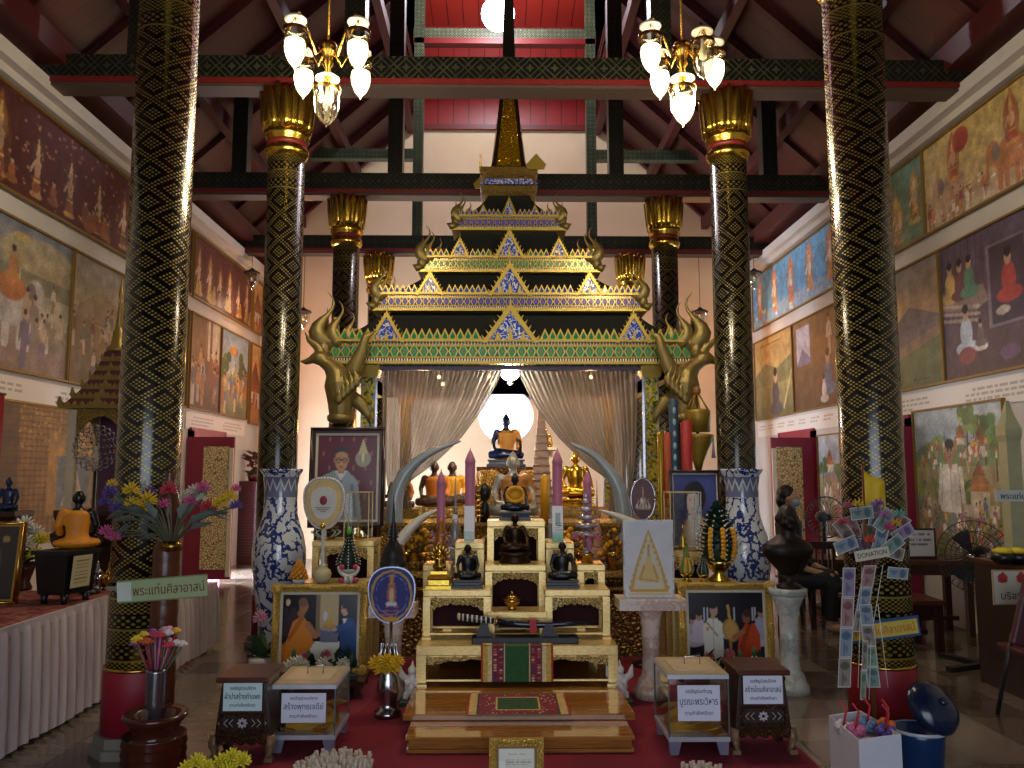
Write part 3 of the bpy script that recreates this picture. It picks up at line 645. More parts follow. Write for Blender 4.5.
# curtains: sheer cloth gathered to each side
def curtain(s, label):
    t = thing('curtain', label, 'curtain', (SX+s*1.36, 8.66, 2.66), group='sheer shrine curtains')
    nu, nv = 150, 30; vs = []; fs = []
    inner = [(0, 0), (.29, .2), (.57, .45), (.82, .74), (1, 1)]
    def curve(tv):
        for (a, b), (c, d) in zip(inner, inner[1:]):
            if a <= tv <= c: return b+(d-b)*(tv-a)/(c-a)
        return 1
    for j in range(nv+1):
        v = j/nv; z = -1.42*v
        x_out = .02+.1*v**3; x_in = 1.30-(1.30-.30)*curve(v)
        for i in range(nu+1):
            u = i/nu; x = x_out+(x_in-x_out)*u; sag = -.06*sin(PI*u)*v*(1-v)*2
            y = (.028*(1-.5*v))*sin(u*2*PI*24+sin(u*40)*1.2)+.05*sin(u*5+v)*v
            vs.append((-s*x, y, z+sag+(.22*u*v*v)))
    for j in range(nv):
        for i in range(nu): q = j*(nu+1)+i; fs.append((q, q+1, q+nu+2, q+nu+1))
    G().add(vs, fs, True).obj('cloth', SHEER, t)
    vs = []; fs = []
    for j in range(13):
        v = j/12
        for i in range(41):
            u = i/40; x = .1+.22*u+(u-.5)*.16*v**1.5; vs.append((-s*x, .03*sin(u*2*PI*9), -1.3-.05*v-.42*v+.1*u*(1-v)))
    for j in range(12):
        for i in range(40): q = j*41+i; fs.append((q, q+1, q+42, q+41))
    G().add(vs, fs, True).obj('tail', SHEER, t)
    G().tube([(-s*.08, -.05, -1.34), (-s*.2, -.07, -1.31), (-s*.33, -.05, -1.25)], .02, 8).obj('tie_band', BRASS, t)
    G().tube([(s*.06, 0, .01), (-s*1.36, 0, .01)], .01, 6).obj('rail', BRASS, t)
curtain(-1, 'sheer beige curtain tied back on the side of the portrait of a man in glasses')
curtain(1, 'sheer beige curtain tied back on the side of the umbrella and red rolled cloths')
# hongsa bird brackets at the front corners
def bird(x, Y, y0, s, label):
    p = W(x, y0, Y); t = thing('gilded_bird', label, 'statue', (p.x, p.y, 0), group='gilded swans on poles')
    z = p.z; b = G()
    sp_ = [(0, 0, z-.34), (0, 0, z-.2), (-s*.02, 0, z-.02), (-s*.05, 0, z+.1), (-s*.12, 0, z+.17), (-s*.2, 0, z+.22)]
    b.tube(sp_, [.11, .13, .15, .11, .075, .06], 12); b.ell((-s*.22, 0, z+.24), (.1, .065, .07)); 
    b.tube([(-s*.28, 0, z+.23), (-s*.36, 0, z+.2), (-s*.42, 0, z+.21)], [.045, .03, .004], 8); b.tube([(-s*.2, 0, z+.28), (-s*.25, 0, z+.36), (-s*.33, 0, z+.42), (-s*.38, 0, z+.52)], [.05, .045, .03, .003], 8, .5)
    b.obj('body', DGOLD, t, remesh=.012)
    w = G(); w.tube([(s*.05, 0, z+.02), (s*.13, 0, z+.15), (s*.2, 0, z+.32), (s*.24, 0, z+.46), (s*.34, 0, z+.52)], [.09, .08, .055, .04, .006], 10, .6); w.tube([(s*.05, 0, z-.1), (s*.18, 0, z-.2), (s*.27, 0, z-.32), (s*.3, 0, z-.42)], [.06, .07, .04, .01], 8, .5); w.obj('tail', DGOLD, t)
    f = G()
    for k in range(5): flame(f, -s*.02+s*.04*k, -.12, z-.22+.04*k, .26, s*.5, 0, .03)
    f.obj('wing', DGOLD, t); G().lathe([(.09, z-.42), (.13, z-.38), (.13, z-.34), (.08, z-.3)], n=14).obj('collar', DGOLD, t)
    G().lathe([(.2, 0), (.2, .05), (.09, .08), (.075, z-.4)], n=14).obj('pole', BLACK, t)
    return t
bird(341, 8.25, 382, 1, 'gilded swan figure on a dark pole above the portrait of a man in glasses'); bird(683, 8.25, 382, -1, 'gilded swan figure on a dark pole above the red and blue cloth rolls')
# ================================================================== murals and printed strips on the side walls
def mural(side, y0, y1, z0, z1, label, paint, res=78, frame=True, group=None, base='#6a4a34'):
    L = y1-y0; H = z1-z0; c = Cv(max(20, int(L*res)), max(16, int(H*res)), base); paint(c); c.mott(.3, 14); c.age()
    xs = side*(XW-.035)
    t = thing('mural_painting', label, 'painting', (xs, (y0+y1)/2, z0), group=group)
    if side < 0: c.obj('picture', PAINT, t, (0, -L/2, 0), (0, L, 0), (0, 0, H), .03)
    else: c.obj('picture', PAINT, t, (0, L/2, 0), (0, -L, 0), (0, 0, H), .03)
    if frame:
        f = G()
        for z in (0, H): f.box((-side*.005, 0, z), (.045, L+.02, .022))
        for y in (-L/2, L/2): f.box((-side*.005, y, H/2), (.042, .012, H))
        f.obj('gilt_frame', plain('#8c6c2c', .5, .2), t)
    return t
def p_deities(c, bg='#4a1418', n=7, warm=('#a0582a', '#8c4a30', '#7a5238')):
    for _ in range(70): c.ell(random.random(), random.random(), .006, .012*c.k*.3, '#a88048', .7)
    for k in range(n):
        x = (k+.5)/n; h = random.uniform(.55, .72); c.deity(x, .08, h, random.choice(['#c79a74', '#b08868', '#d0ae88']), random.choice(warm), random.choice(['#7a3a20', '#96602a', '#5a3a3a']))
    c.grad(0, .05, '#6a3a1e', '#4a1c18')
    for k in range(n*2):
        x = random.random(); h = random.uniform(.2, .34); c.sitter(x, random.uniform(.04, .1), h, '#b8906c', random.choice(warm))
    for _ in range(150): c.ell(random.random(), random.uniform(.1, 1), .004, .009*c.k*.3, random.choice(['#b89058', '#8a5a4a', '#c8a878']), .7)
def p_elephant(c):
    random.seed(31); c.grad(.55, 1, '#a89c74', '#6c7a94'); c.grad(.3, .55, '#8a7c5a', '#b0a06c'); c.grad(0, .3, '#7a6058', '#94806a'); c.ell(.75, .8, .3, .14, '#c0a868', .6)
    c.ell(.5, .6, .8, .09, '#6e7058', .8); c.rect(.6, .36, 1, .56, '#b4ae94', .8)
    for k in range(14): c.rect(.62+k*.028, .33, .63+k*.028, .4, '#7a7a4a', .7)
    c.crowd(.2, .5, .3, .5, 14, .22, ['#b8702c', '#a8502c', '#c8a058', '#8a6a7a'])
    c.elephant(.56, .18, .5, '#b4aca8', 1); c.ell(.55, .55, .1, .09, '#b8642c'); c.sitter(.55, .58, .26, robe='#c0783a'); c.line(.6, .62, .6, .9, .008, '#c8a858'); c.ell(.6, .9, .06, .03, '#d0b060'); c.sitter(.4, .6, .2, robe='#b88a2c'); c.stander(.86, .46, .2, top='#d8c8b0', bot='#a8743c')
    c.crowd(.62, .98, .02, .2, 8, .34, ['#7a6a86', '#6a5a7a', '#b89a7a', '#8a7a6a', '#c8b8a0']); c.crowd(.02, .4, .0, .2, 14, .26, ['#8c3a2c', '#5a5a7a', '#b89a5a'])
def p_brownland(c):
    c.grad(.6, 1, '#a08c68', '#8a8478'); c.poly([(0, .55), (.2, .78), (.42, .62), (.62, .86), (.85, .64), (1, .74), (1, .4), (0, .4)], '#8a7450'); c.grad(0, .52, '#5e4228', '#86683e'); c.poly([(.1, .5), (.5, .42), (.95, .62), (.9, .66), (.45, .5)], '#b09868', .8)
    c.crowd(.02, .98, .04, .4, 44, .26, ['#7a3a28', '#4e4a5a', '#a8884e', '#5e6a4e', '#b8a488', '#8c5a30']); c.temple(.72, .34, .3)
def p_interior(c):
    c.grad(0, 1, '#5e4430', '#8a6a48'); c.rect(.55, .55, .95, 1, '#c8bca0'); c.rect(.62, .6, .7, 1, '#6a5034'); c.poly([(0, .5), (.5, .62), (.5, 1), (0, 1)], '#6a4c30'); c.crowd(.05, .95, .04, .3, 14, .42, ['#b8743a', '#8c4a2a', '#a8a08c', '#6a5a6a'])
def p_skycrowd(c):
    c.grad(.5, 1, '#a8c0cc', '#7a9cc0'); c.ell(.45, .78, .16, .05, '#c87a3a'); c.ell(.45, .8, .06, .06, '#d8a048'); c.grad(0, .5, '#6a6a3c', '#9aa070'); c.tree(.15, .25, .5); c.tree(.85, .3, .5); c.crowd(.05, .95, .03, .35, 26, .3, ['#c8702a', '#d8a848', '#b85a2a', '#c8b890', '#5a6a8a'])
def p_orange(c):
    c.grad(0, 1, '#b8742a', '#d8a858'); c.temple(.5, .2, .6, '#a04a20'); c.crowd(.05, .95, .02, .2, 8, .25, ['#c8702a', '#8c3a20'])
def p_facade(c):
    c.grad(0, 1, '#7a5026', '#96682e')
    for k in range(22): c.rect(0, k/22, 1, k/22+.008, '#5e3a1a')
    for k in range(26): c.rect(k/26, 0, k/26+.006, 1, '#b08038', .6)
    c.rect(.0, .0, .2, 1, '#4a3822', .7); c.rect(.42, .15, .86, .78, '#a8742e'); c.rect(.5, .2, .78, .62, '#6a7080'); c.poly([(.46, .62), (.82, .62), (.64, .95)], '#c08c3a'); c.poly([(.54, .22), (.64, .58), (.74, .22)], '#b8a488'); c.sitter(.64, .24, .26, robe='#8a5a3a'); c.border(.02, '#c8a048')
    for k in range(120): c.ell(random.uniform(.2, 1), random.uniform(.66, 1), .008, .008, '#d0a048', .8)
def p_blue(c):
    c.grad(0, 1, '#3e80b0', '#5aa0d0'); c.ell(.5, 0, .9, .28, '#7a9cb8', .8)
    for k in range(5): c.deity(.1+k*.2, .16, .72, '#d8b890', random.choice(['#c85a2a', '#b84a3a', '#c8842a']), '#d87a4a', '#d8603a')
    for k in range(40): c.ell(random.random(), random.random()*.3, .012, .03, random.choice(['#b86a3a', '#d8d0c0', '#4a7aa0', '#c8a048']), .9)
    for k in range(20): c.ell(random.random(), random.uniform(.6, 1), .006, .015, '#d8b860')
def p_greenbattle(c):
    c.grad(0, 1, '#6a5a34', '#4e7a62'); c.rect(.72, 0, 1, 1, '#5a8a74', .8)
    c.crowd(.05, .9, .05, .25, 9, .55, ['#c87a2a', '#a04a2a', '#d8a040', '#7a6a5a'], 'deity')
    for k in range(40): c.ell(random.uniform(0, .9), random.uniform(0, .35), .03, .04, random.choice(['#8a8a84', '#c8a858', '#6a5034', '#b86a30']), .8)
def p_riders(c):
    c.grad(0, 1, '#b89a70', '#c8ac5a'); c.grad(0, .25, '#c8b8a0', '#b09070')
    for x in (.22, .62, .9):
        c.elephant(x, .08, .52, random.choice(['#b86a3a', '#c8c0b4', '#a8846a']), -1); c.deity(x+.02, .42, .48, '#c89068', '#a83a2a', '#b04a28', '#c8a040')
    c.ell(.3, .82, .06, .13, '#a83424'); c.crowd(0, 1, .0, .12, 16, .25, ['#d8d0c0', '#b86a3a', '#8a3a2a'])
    for k in range(60): c.ell(random.random(), random.random()*.4, .012, .015, random.choice(['#e0d8c8', '#b8805a', '#8c5a48']), .8)
def p_lady(c):
    c.grad(.5, 1, '#c8a860', '#b89048'); c.grad(0, .5, '#5e6038', '#a89a58'); c.poly([(0, .55), (.3, .68), (.6, .58), (1, .7), (1, .4), (0, .4)], '#7a7a4a'); c.sitter(.55, .02, .6, '#c8a078', '#4a4450', '#1e1a1c'); c.line(.75, .1, .95, .5, .02, '#c8b878'); c.text(.1, .9, .8, 1, .05, '#4a3a20')
def p_mural_family(c):
    c.grad(0, 1, '#5e3c20', '#8a6434'); c.rect(.08, .5, .36, .92, '#a8a4b4'); c.poly([(.08, .5), (.2, .68), (.36, .55), (.36, .5)], '#6a6488'); c.stander(.72, .52, .42, top='#c8b8a0', bot='#a89070'); c.sitter(.68, .12, .5, '#c09a78', '#5a6a8c'); c.sitter(.6, .05, .3, '#c8a888', '#b8b0a8')
def p_sunset(c):
    c.grad(.45, 1, '#c08848', '#7c7a78'); c.ell(.4, .62, .3, .16, '#d8a45c', .7, 0, .9); c.poly([(0, .5), (.25, .58), (.45, .48), (.7, .66), (1, .52), (1, 0), (0, 0)], '#6a5a5a'); c.poly([(0, .36), (.3, .48), (.6, .36), (1, .46), (1, 0), (0, 0)], '#86684a'); c.poly([(0, .1), (.5, .24), (1, .38), (1, 0), (0, 0)], '#5a6432'); c.text(.68, .06, .95, 1, .03, '#2a2a1a')
def p_purple(c):
    c.grad(0, 1, '#4e3834', '#5a4a66'); c.poly([(0, .52), (.28, .46), (.37, .5), (.34, .62), (0, .66)], '#8a7468'); c.line(0, .56, .3, .48, .012, '#b8a090'); c.line(0, .5, .3, .43, .012, '#a89084'); c.line(0, .45, .28, .39, .012, '#9a8478')
    for k in range(7): c.line(.02+.055*k, .66, .02+.055*k, 1, .005, '#44364c')
    for x, t in ((.08, '#c8a04a'), (.16, '#6a3a40'), (.235, '#4a8a6a')): c.sitter(x, .56, .32, '#c89c78', t, '#18141a')
    c.rect(.37, .3, .64, .86, '#7a6a78'); c.rect(.39, .32, .63, .84, '#3e3040'); c.sitter(.52, .44, .38, '#c89c78', '#b8342c', '#18141a'); c.ell(.47, .4, .05, .03, '#c8b8a0'); c.sitter(.19, .16, .38, '#c89c78', '#b8c8d0', '#18141a'); c.ell(.19, .16, .07, .06, '#8a3a34'); c.ell(.3, .2, .05, .03, '#d8d0c0'); c.sitter(.3, .2, .2, '#b89070', '#6a5a50', '#18141a'); c.ell(.5, .12, .07, .05, '#6a4a70'); c.sitter(.85, .3, .4, '#c89c78', '#5a6a8a', '#18141a')
def p_festival(c):
    random.seed(21)
    c.grad(.7, 1, '#8aa4b8', '#a8b8c0'); c.grad(0, .7, '#6a6a3a', '#b8a878'); c.poly([(0, .7), (.3, .82), (.6, .74), (1, .84), (1, .6), (0, .6)], '#7a9458')
    for x, y in ((.9, .62), (.8, .72), (.62, .78), (.15, .3), (.6, .3)): c.tree(x, y-.1, .3, random.choice(['#4a7a34', '#6a8a3c', '#8a9a3c']))
    c.temple(.75, .66, .2); c.temple(.55, .74, .14); c.temple(.72, .34, .3, '#c87a34'); c.poly([(.02, .2), (.16, .62), (.3, .2)], '#b8a488', .7); c.rect(.55, .28, .9, .36, '#c8bca8')
    c.crowd(.02, .98, .02, .28, 60, .15, ['#c85a3a', '#e0d8c8', '#5a7aa0', '#d8a848', '#8a5a8a', '#6a8a5a']); c.crowd(.05, .9, .55, .72, 40, .1, ['#c85a3a', '#e0d8c8', '#5a7aa0', '#d8a848'])
    c.poly([(.3, .3), (.52, .3), (.5, .62), (.34, .62)], '#d8d4c8'); c.line(.31, .58, .28, .36, .022, '#d8d4c8'); c.line(.53, .58, .55, .38, .022, '#d8d4c8'); c.line(.42, .62, .42, .32, .006, '#a8a49a'); c.poly([(.385, .64), (.42, .56), (.455, .64)], '#b08060'); c.ell(.42, .7, .05, .07, '#b08060'); c.ell(.42, .75, .05, .035, '#2a2420'); c.ell(.4, .71, .01, .008, '#2a2420'); c.ell(.44, .71, .01, .008, '#2a2420'); c.line(.41, .665, .43, .665, .005, '#7a4a40')
def p_narrow(c):
    c.grad(.6, 1, '#7a94b0', '#a8b0b8'); c.grad(0, .6, '#6a5a3c', '#a09870'); c.temple(.5, .62, .24); c.crowd(.05, .95, .03, .5, 30, .14, ['#c85a3a', '#e0d8c8', '#8a8a5a', '#a86a8a']); c.tree(.2, .5, .3); c.tree(.85, .4, .3)
A = 4.13; B = 5.08
mural(-1, 6.3, 11.85, A, B, 'dark red mural of haloed deities high above the skirted offering table', lambda c: p_deities(c, n=9), base='#541a1c')
mural(-1, 11.95, 14.75, A, B, 'dark red mural of deities high beside the wall lantern, past the big left pillar', lambda c: p_deities(c, n=6, warm=('#b8862c', '#c8a048', '#a06a3a')), base='#5a1e1e')
mural(-1, 14.87, 15.46, A, B, 'narrow orange mural in the corner behind the hanging wall lantern, upper one', p_orange)
mural(-1, 6.3, 8.57, 2.5, 3.9, 'mural of a royal white elephant procession, left of the small spired shrine', p_elephant)
mural(-1, 8.6, 11.85, 2.5, 3.9, 'brown mural of a crowd in a mountain landscape behind the spire of the small shrine', p_brownland)
mural(-1, 11.95, 13.25, 2.5, 3.9, 'brown mural of people in a palace hall, just past the big left pillar', p_interior)
mural(-1, 13.27, 14.7, 2.5, 3.9, 'mural of a bright crowd under a blue sky with a flying disc', p_skycrowd)
mural(-1, 14.87, 15.46, 2.45, 3.9, 'narrow golden mural in the corner above the plant by the left door', p_orange)
mural(-1, 7.35, 9.7, .95, 2.22, 'brown and gold painting of a temple facade behind the orange robed figure', p_facade)
mural(1, 10.95, 14.9, A, B, 'bright blue mural of haloed figures riding waves', p_blue)
mural(1, 8.74, 10.75, A, B, 'green mural of a battle of golden warriors', p_greenbattle)
mural(1, 6.3, 8.72, A, B, 'yellow mural of riders on elephants and horses', p_riders)
mural(1, 12.95, 14.9, 2.5, 3.9, 'mural of a dark haired lady seated before a golden landscape', p_lady)
mural(1, 10.95, 12.93, 2.5, 3.9, 'brown mural of a family group beside a window view', p_mural_family)
mural(1, 8.52, 10.75, 2.5, 3.9, 'mural of a hazy mountain valley at sunset', p_sunset)
mural(1, 6.3, 8.5, 2.5, 3.9, 'purple brown mural of women seated in a wooden house', p_purple)
mural(1, 7.55, 9.22, .7, 2.24, 'mural of a man in white above a crowded temple fair, behind the standing fan', p_festival)
mural(1, 11.25, 12.05, .7, 2.1, 'narrow mural of a hill temple crowd between the right door leaf and big pillar', p_narrow)
def strip(side, y0, y1, label, n):
    L = y1-y0; c = Cv(int(L*110), 40, '#d8d4cc')
    for k in range(n): c.text((k+.15)/n, .66, (k+.85)/n, 3, .2)
    xs = side*(XW-.02); t = c.obj('caption_strip', PAINT, None, (xs, y0 if side < 0 else y1, 2.2), (0, -side*L, 0), (0, 0, .25), .015); tag(t, label, 'caption')
strip(-1, 6.3, 11.85, 'white caption strip of small writing under the elephant and mountain crowd murals', 3)
strip(-1, 11.95, 14.7, 'white caption strip of small writing above the carved door leaf on the left wall', 2)
strip(1, 10.95, 14.9, 'white caption strip in columns of small writing under the lady and family murals', 8)
strip(1, 6.3, 10.75, 'white caption strip under the sunset and wooden house murals', 2)
# ================================================================== altar: carpet, platform, gilt tables, figures
struct_c = G().bx(-1.63, 1.62, 3.2, 7.2, .0, .012).obj('carpet', CARPET); tag(struct_c, 'bright red carpet under the altar platform and donation boxes', 'carpet')
CX = .04
APR = [plain('#dcb860', .38, .35, .15), mk_carved('pierced_gilt_apron', '#2c1608', '#f0d488', 48, .6, .4, .15)]
def mk_wood(name, c0, c1, rough):
    t = Mt(name, c0, rough); n = t.noise(7, 5, .6, stretch=(.35, 5, 5)); t.base(t.ramp(n, [(.3, c0), (.7, c1)])); t.set(Coat_Weight=.4); return t.m
DECKW = mk_wood('varnished_teak', '#7c4c20', '#ac7434', .14)
t = thing('altar_platform', 'low varnished wooden platform of two steps on the red carpet', 'platform', (CX, 4.80, .012))
g = G(); w = .635; g.bx(-w, w, 0, 2.2, .0, .02); g.bx(-w+.012, w-.012, .01, 2.2, .02, .068); g.bx(-w-.005, w+.005, -.005, 2.2, .068, .088); g.obj('lower_step', DECKW, t, bevel=.004)
g = G(); w = .69; g.bx(-w, w, .30, 2.4, .088, .125); g.obj('upper_step', DECKW, t, bevel=.006)
ZD = .137
def gilt_table(x0, x1, yf, dep, zt, zb, label, nm='offering_table', apr=None, panel=True, L=.05, TH_=.045):
    t = thing(nm, label, 'table', ((x0+x1)/2, yf, zb), group='gilt altar tables'); w = (x1-x0)/2; h = zt-zb; 
    g = G(); g.bx(-w, w, 0, dep, h-TH_, h); g.bx(-w+.012, w-.012, .012, dep-.012, h-TH_-.015, h-TH_); g.obj('top', GILT, t, bevel=.004)
    for sx in (-1, 1):
        for y in (L/2+.004, dep-L/2-.004):
            q = G(); q.box((sx*(w-L/2-.002), y, (h-.05)/2+.01), (L, L, h-.07)); q.sq([(L*.62, 0), (L*.62, .012), (L*.5, .022)], (sx*(w-L/2-.002), y, 0)); q.obj('leg', GILT, t)
    # pierced gilded apron
    a = apr or min(.1, h*.3); ww = w-L
    n = 24; low = []
    for k in range(n+1):
        u = -1+2*k/n; low.append((u*ww, h-.05-a*(.45+.55*abs(u)**3)-.012*abs(sin(u*PI*4))))
    A = G(); A.m = 1; A.prism([(-ww, h-.05)]+low+[(ww, h-.05)], .016, .022); A.m = 0
    random.seed(int(w*1000))
    for k in range(int(ww/.012)):
        x = random.uniform(-ww, ww); z = h-.055-random.uniform(0, a*(.45+.5*abs(x/ww)**3)); A.ell((x, .008, z), (.013, .009, .009), 6, 4, ry=random.uniform(0, 3))
    A.obj('carved_apron', APR, t)
    for sx in (-1, 1):
        B_ = G(); B_.prism([(0.02, h-.05), (.02, h-.05-a*.9), (dep*.5, h-.05-a*.45), (dep-.02, h-.05-a*.9), (dep-.02, h-.05)], 0, .01, Matrix.Translation((sx*(w-.02), 0, 0)) @ Matrix.Rotation(PI/2, 4, 'Z')); B_.obj('side_apron', CARVEF, t)
    G().bx(-w+L, w-L, .008, .024, .03, .042).obj('stretcher', GILT, t); G().bx(-w+L, w-L, dep-.024, dep-.008, .03, .042).obj('stretcher', GILT, t)
    if panel: G().bx(-w+L, w-L, dep-.012, dep-.006, .045, h-.05).obj('back_panel', dark_backing, t)  # dark sheet added where the open table shows only dark maroon behind
    return t
dark_backing = plain('#3a1014', .95, 0, .2)
def P2(x0, x1, y, Y): a = W(x0, y, Y); b = W(x1, y, Y); return a.x, b.x, a.z
x0, x1, z = P2(416, 618, 646, 5.75); ZT0 = z; TB = gilt_table(x0, x1, 5.75, 1.3, z, ZD, 'long low gilt base table carrying the altar, green and red cloth over its front', apr=.075, L=.065, TH_=.065)
x0, x1, z = P2(423, 491, 590, 5.97); ZS = z; gilt_table(x0, x1, 5.97, .28, z, ZT0, 'square gilt altar table under the golden flame figure and a black monk statue')
x0, x1, z = P2(545, 610, 590, 5.97); gilt_table(x0, x1, 5.97, .28, ZS, ZT0, 'square gilt altar table under the lone black monk statue on the marble slab side')
x0, x1, z = P2(487, 547, 612, 5.95); ZC0 = z; gilt_table(x0, x1, 5.95, .24, z, ZT0, 'small low gilt table in the middle behind the sword, with brass bowl')
x0, x1, z = P2(485, 546, 565, 6.2); ZC1 = z; gilt_table(x0, x1, 6.2, .28, z, ZT0, 'tall gilt table in the middle bearing the brown bronze Buddha')
x0, x1, z = P2(487, 545, 521, 6.49); ZC2 = z; gilt_table(x0, x1, 6.49, .36, z, ZT0, 'tallest gilt table in the middle bearing the dark Buddha with marigold garland')
x0, x1, z = P2(455, 484, 543, 6.44); ZM = z; gilt_table(x0, x1, 6.44, .4, z, ZT0, 'narrow tall gilt table with white card, on the golden flame figure side')
x0, x1, z = P2(546, 574, 543, 6.44); gilt_table(x0, x1, 6.44, .4, ZM, ZT0, 'narrow tall gilt table with green printed card, on the marble slab side')
x0, x1, z = P2(423, 451, 565, 6.3); ZF = z; gilt_table(x0, x1, 6.3, .3, z, ZT0, 'small gilt table behind the golden flame figure')
x0, x1, z = P2(577, 605, 565, 6.3); gilt_table(x0, x1, 6.3, .3, ZF, ZT0, 'small gilt table carrying the brass bowl and silver tiered tray')
# rugs
def rugcv(w, h, border):
    c = Cv(w, h, '#8c2a22')
    if border: c.rect(.03, .0, .97, 1, '#b8a06a'); c.rect(.07, .0, .93, 1, '#3a2a30')
    return c
c = Cv(120, 60, '#9a2a22'); c.rect(.025, 0, .975, 1, '#c0a868'); c.rect(.1, .02, .9, .98, '#2e2a34'); c.rect(.12, .05, .88, .95, '#7c2430')
for i in range(200): c.ell(random.uniform(.12, .88), random.uniform(.05, .95), .008, .018, random.choice(['#c0a080', '#3e4a6a', '#a84a50', '#d0c0a0']))
c.rect(.28, .2, .72, .8, '#c8a858'); c.rect(.3, .24, .7, .76, '#274a2a'); c.mott(.25, 30)
a = W(466, 718, 5.08); b = W(571, 718, 5.08)
o = c.obj('prayer_rug', CLOTHP, None, (a.x, 5.06, .146), (b.x-a.x, 0, 0), (0, .48, 0), .008); tag(o, 'small patterned rug with green centre lying on the wooden platform', 'rug')
def runner():
    a = W(481, 647, 5.74); b = W(553, 647, 5.74); w = b.x-a.x
    c = Cv(90, 60, '#a82c22')
    for x0_, x1_, q in ((.03, .1, '#c8a84a'), (.1, .15, '#d8c890'), (.15, .33, '#7c2a34'), (.33, .67, '#2c5a30'), (.67, .85, '#7c2a34'), (.85, .9, '#d8c890'), (.9, .97, '#c8a84a')): c.rect(x0_, 0, x1_, 1, q)
    for i in range(14):
        for x_ in (.2, .28, .72, .8): c.ell(x_, (i+.5)/14, .022, .025, random.choice(['#c8b090', '#3e3a5a', '#b85a50']))
    for q in (.15, .33, .67, .85): c.rect(q-.006, 0, q+.006, 1, '#e0d0a0')
    c.mott(.2, 30); t = thing('altar_cloth', 'green, red and gold striped cloth hanging over the front of the long base table', 'cloth', (a.x, 5.74, ZT0+.004))
    c.obj('hanging_fall', CLOTHP, t, (0, -.012, -.235), (w, 0, 0), (0, 0, .235), .006)
    c2 = Cv(90, 20, '#2c5a30'); c2.a[:] = c.a[0:1]; c2.obj('top_fold', CLOTHP, t, (0, -.012, .004), (w, 0, 0), (0, .14, 0), .006)
runner()
# ------------------------------------------------------------------ seated figures
def seated(par, h, mat, robe=None, ush=True, monk=False, vox=None, base=None, baseh=.0, basemat=None, rob_m=None, hairm=None):
    """cross legged figure, height h, origin under the seat"""
    z0 = baseh*h; g = G(); S = h*(1-baseh); q = lambda x, y, z: (x*S, y*S, z0+z*S)
    g.ell(q(0, -.02, .09), (.34*S, .24*S, .095*S)); g.tube([q(-.33, -.06, .1), q(-.15, -.2, .1), q(.12, -.24, .1)], [.085*S, .08*S, .05*S], 10); g.tube([q(.33, -.06, .09), q(.15, -.2, .13), q(-.1, -.23, .15)], [.085*S, .075*S, .045*S], 10)
    g.tube([q(0, .03, .06), q(0, .03, .25), q(0, .02, .42), q(0, .02, .56), q(0, .02, .64)], [.19*S, .15*S, .17*S, .17*S, .07*S], 16, .72)
    for s in (-1, 1):
        g.ell(q(s*.19, .02, .57), .068*S); g.tube([q(s*.2, .02, .57), q(s*.27, .02, .36), q(s*.24, -.14, .22)] if (s < 0 or monk) else [q(.2, .02, .57), q(.28, .0, .36), q(.3, -.16, .2), q(.3, -.24, .12)], ([.065*S, .052*S, .036*S] if (s < 0 or monk) else [.065*S, .052*S, .04*S, .03*S]), 10)
    g.tube([q(-.24, -.14, .22), q(-.08, -.19, .19), q(.06, -.21, .185)], [.036*S, .036*S, .022*S], 8)
    if monk: g.tube([q(.24, -.14, .22), q(.08, -.19, .19), q(-.04, -.21, .185)], [.036*S, .036*S, .022*S], 8)
    g.tube([q(0, .02, .6), q(0, .015, .72)], [.065*S, .055*S], 10); g.ell(q(0, 0, .8), (.088*S, .1*S, .118*S)); g.ell(q(0, -.1, .785), (.016*S, .02*S, .03*S), 8, 6); g.ell(q(0, -.075, .735), (.03*S, .02*S, .018*S), 8, 6)
    for s in (-1, 1): g.ell(q(s*.09, .01, .785), (.016*S, .025*S, .055*S), 8, 6); g.ell(q(s*.036, -.088, .815), (.018*S, .01*S, .008*S), 8, 6)
    if ush: g.ell(q(0, .01, .905), (.05*S, .05*S, .045*S)); g.tube([q(0, .01, .93), q(0, .01, 1.0)], [.025*S, .002*S], 8)
    b = g.obj('body', mat, par, remesh=vox or max(.004, S/55))
    if ush and hairm: e = G(); e.ell(q(0, .018, .835), (.092*S, .095*S, .09*S)); e.ell(q(0, .015, .91), (.053*S, .053*S, .048*S)); e.obj('hair', hairm, par)
    if rob_m:
        r = G(); r.tube([q(0, .03, .05), q(0, .03, .25), q(0, .02, .42), q(0, .02, .55), q(0, .02, .615)], [.21*S, .165*S, .185*S, .185*S, .1*S], 16, .74); r.ell(q(0, -.02, .085), (.36*S, .25*S, .1*S))
        r.ell(q(.18, .02, .555), (.09*S, .09*S, .085*S)); r.tube([q(.21, .02, .57), q(.28, .02, .36), q(.25, -.12, .22)], [.078*S, .066*S, .055*S], 10); r.obj('robe', rob_m, par, remesh=max(.004, S/50))
    if base:
        k = G(); W_ = .4*S
        if base == 'lotus': k.lathe([(W_*.95, 0), (W_, z0*.2), (W_*.8, z0*.45), (W_*.82, z0*.55), (W_*1.02, z0*.85), (W_*.92, z0*.98), (W_*.3, z0+.01*S)], n=28, sy=.75)
        else: k.sq([(W_, 0), (W_, z0*.35), (W_*.9, z0*.4), (W_*.86, z0*.7), (W_*.95, z0*.78), (W_*.95, z0)], sy=.75)
        k.obj('pedestal', basemat or mat, par)
    return b
BRONZE = plain('#3a2818', .35, .8, .2); DARKB = plain('#16130f', .28, .3); BLACKL = plain('#0c0c0d', .38); GOLDS = plain('#e8b43a', .22, .95, .1); BGREY = plain('#20262c', .3, .3)
MARI = plain('#e8a81c', .7, 0, .15); ROBE = plain('#d87c1a', .7, 0, .15)
def at(x, y, Y): return W(x, y, Y)
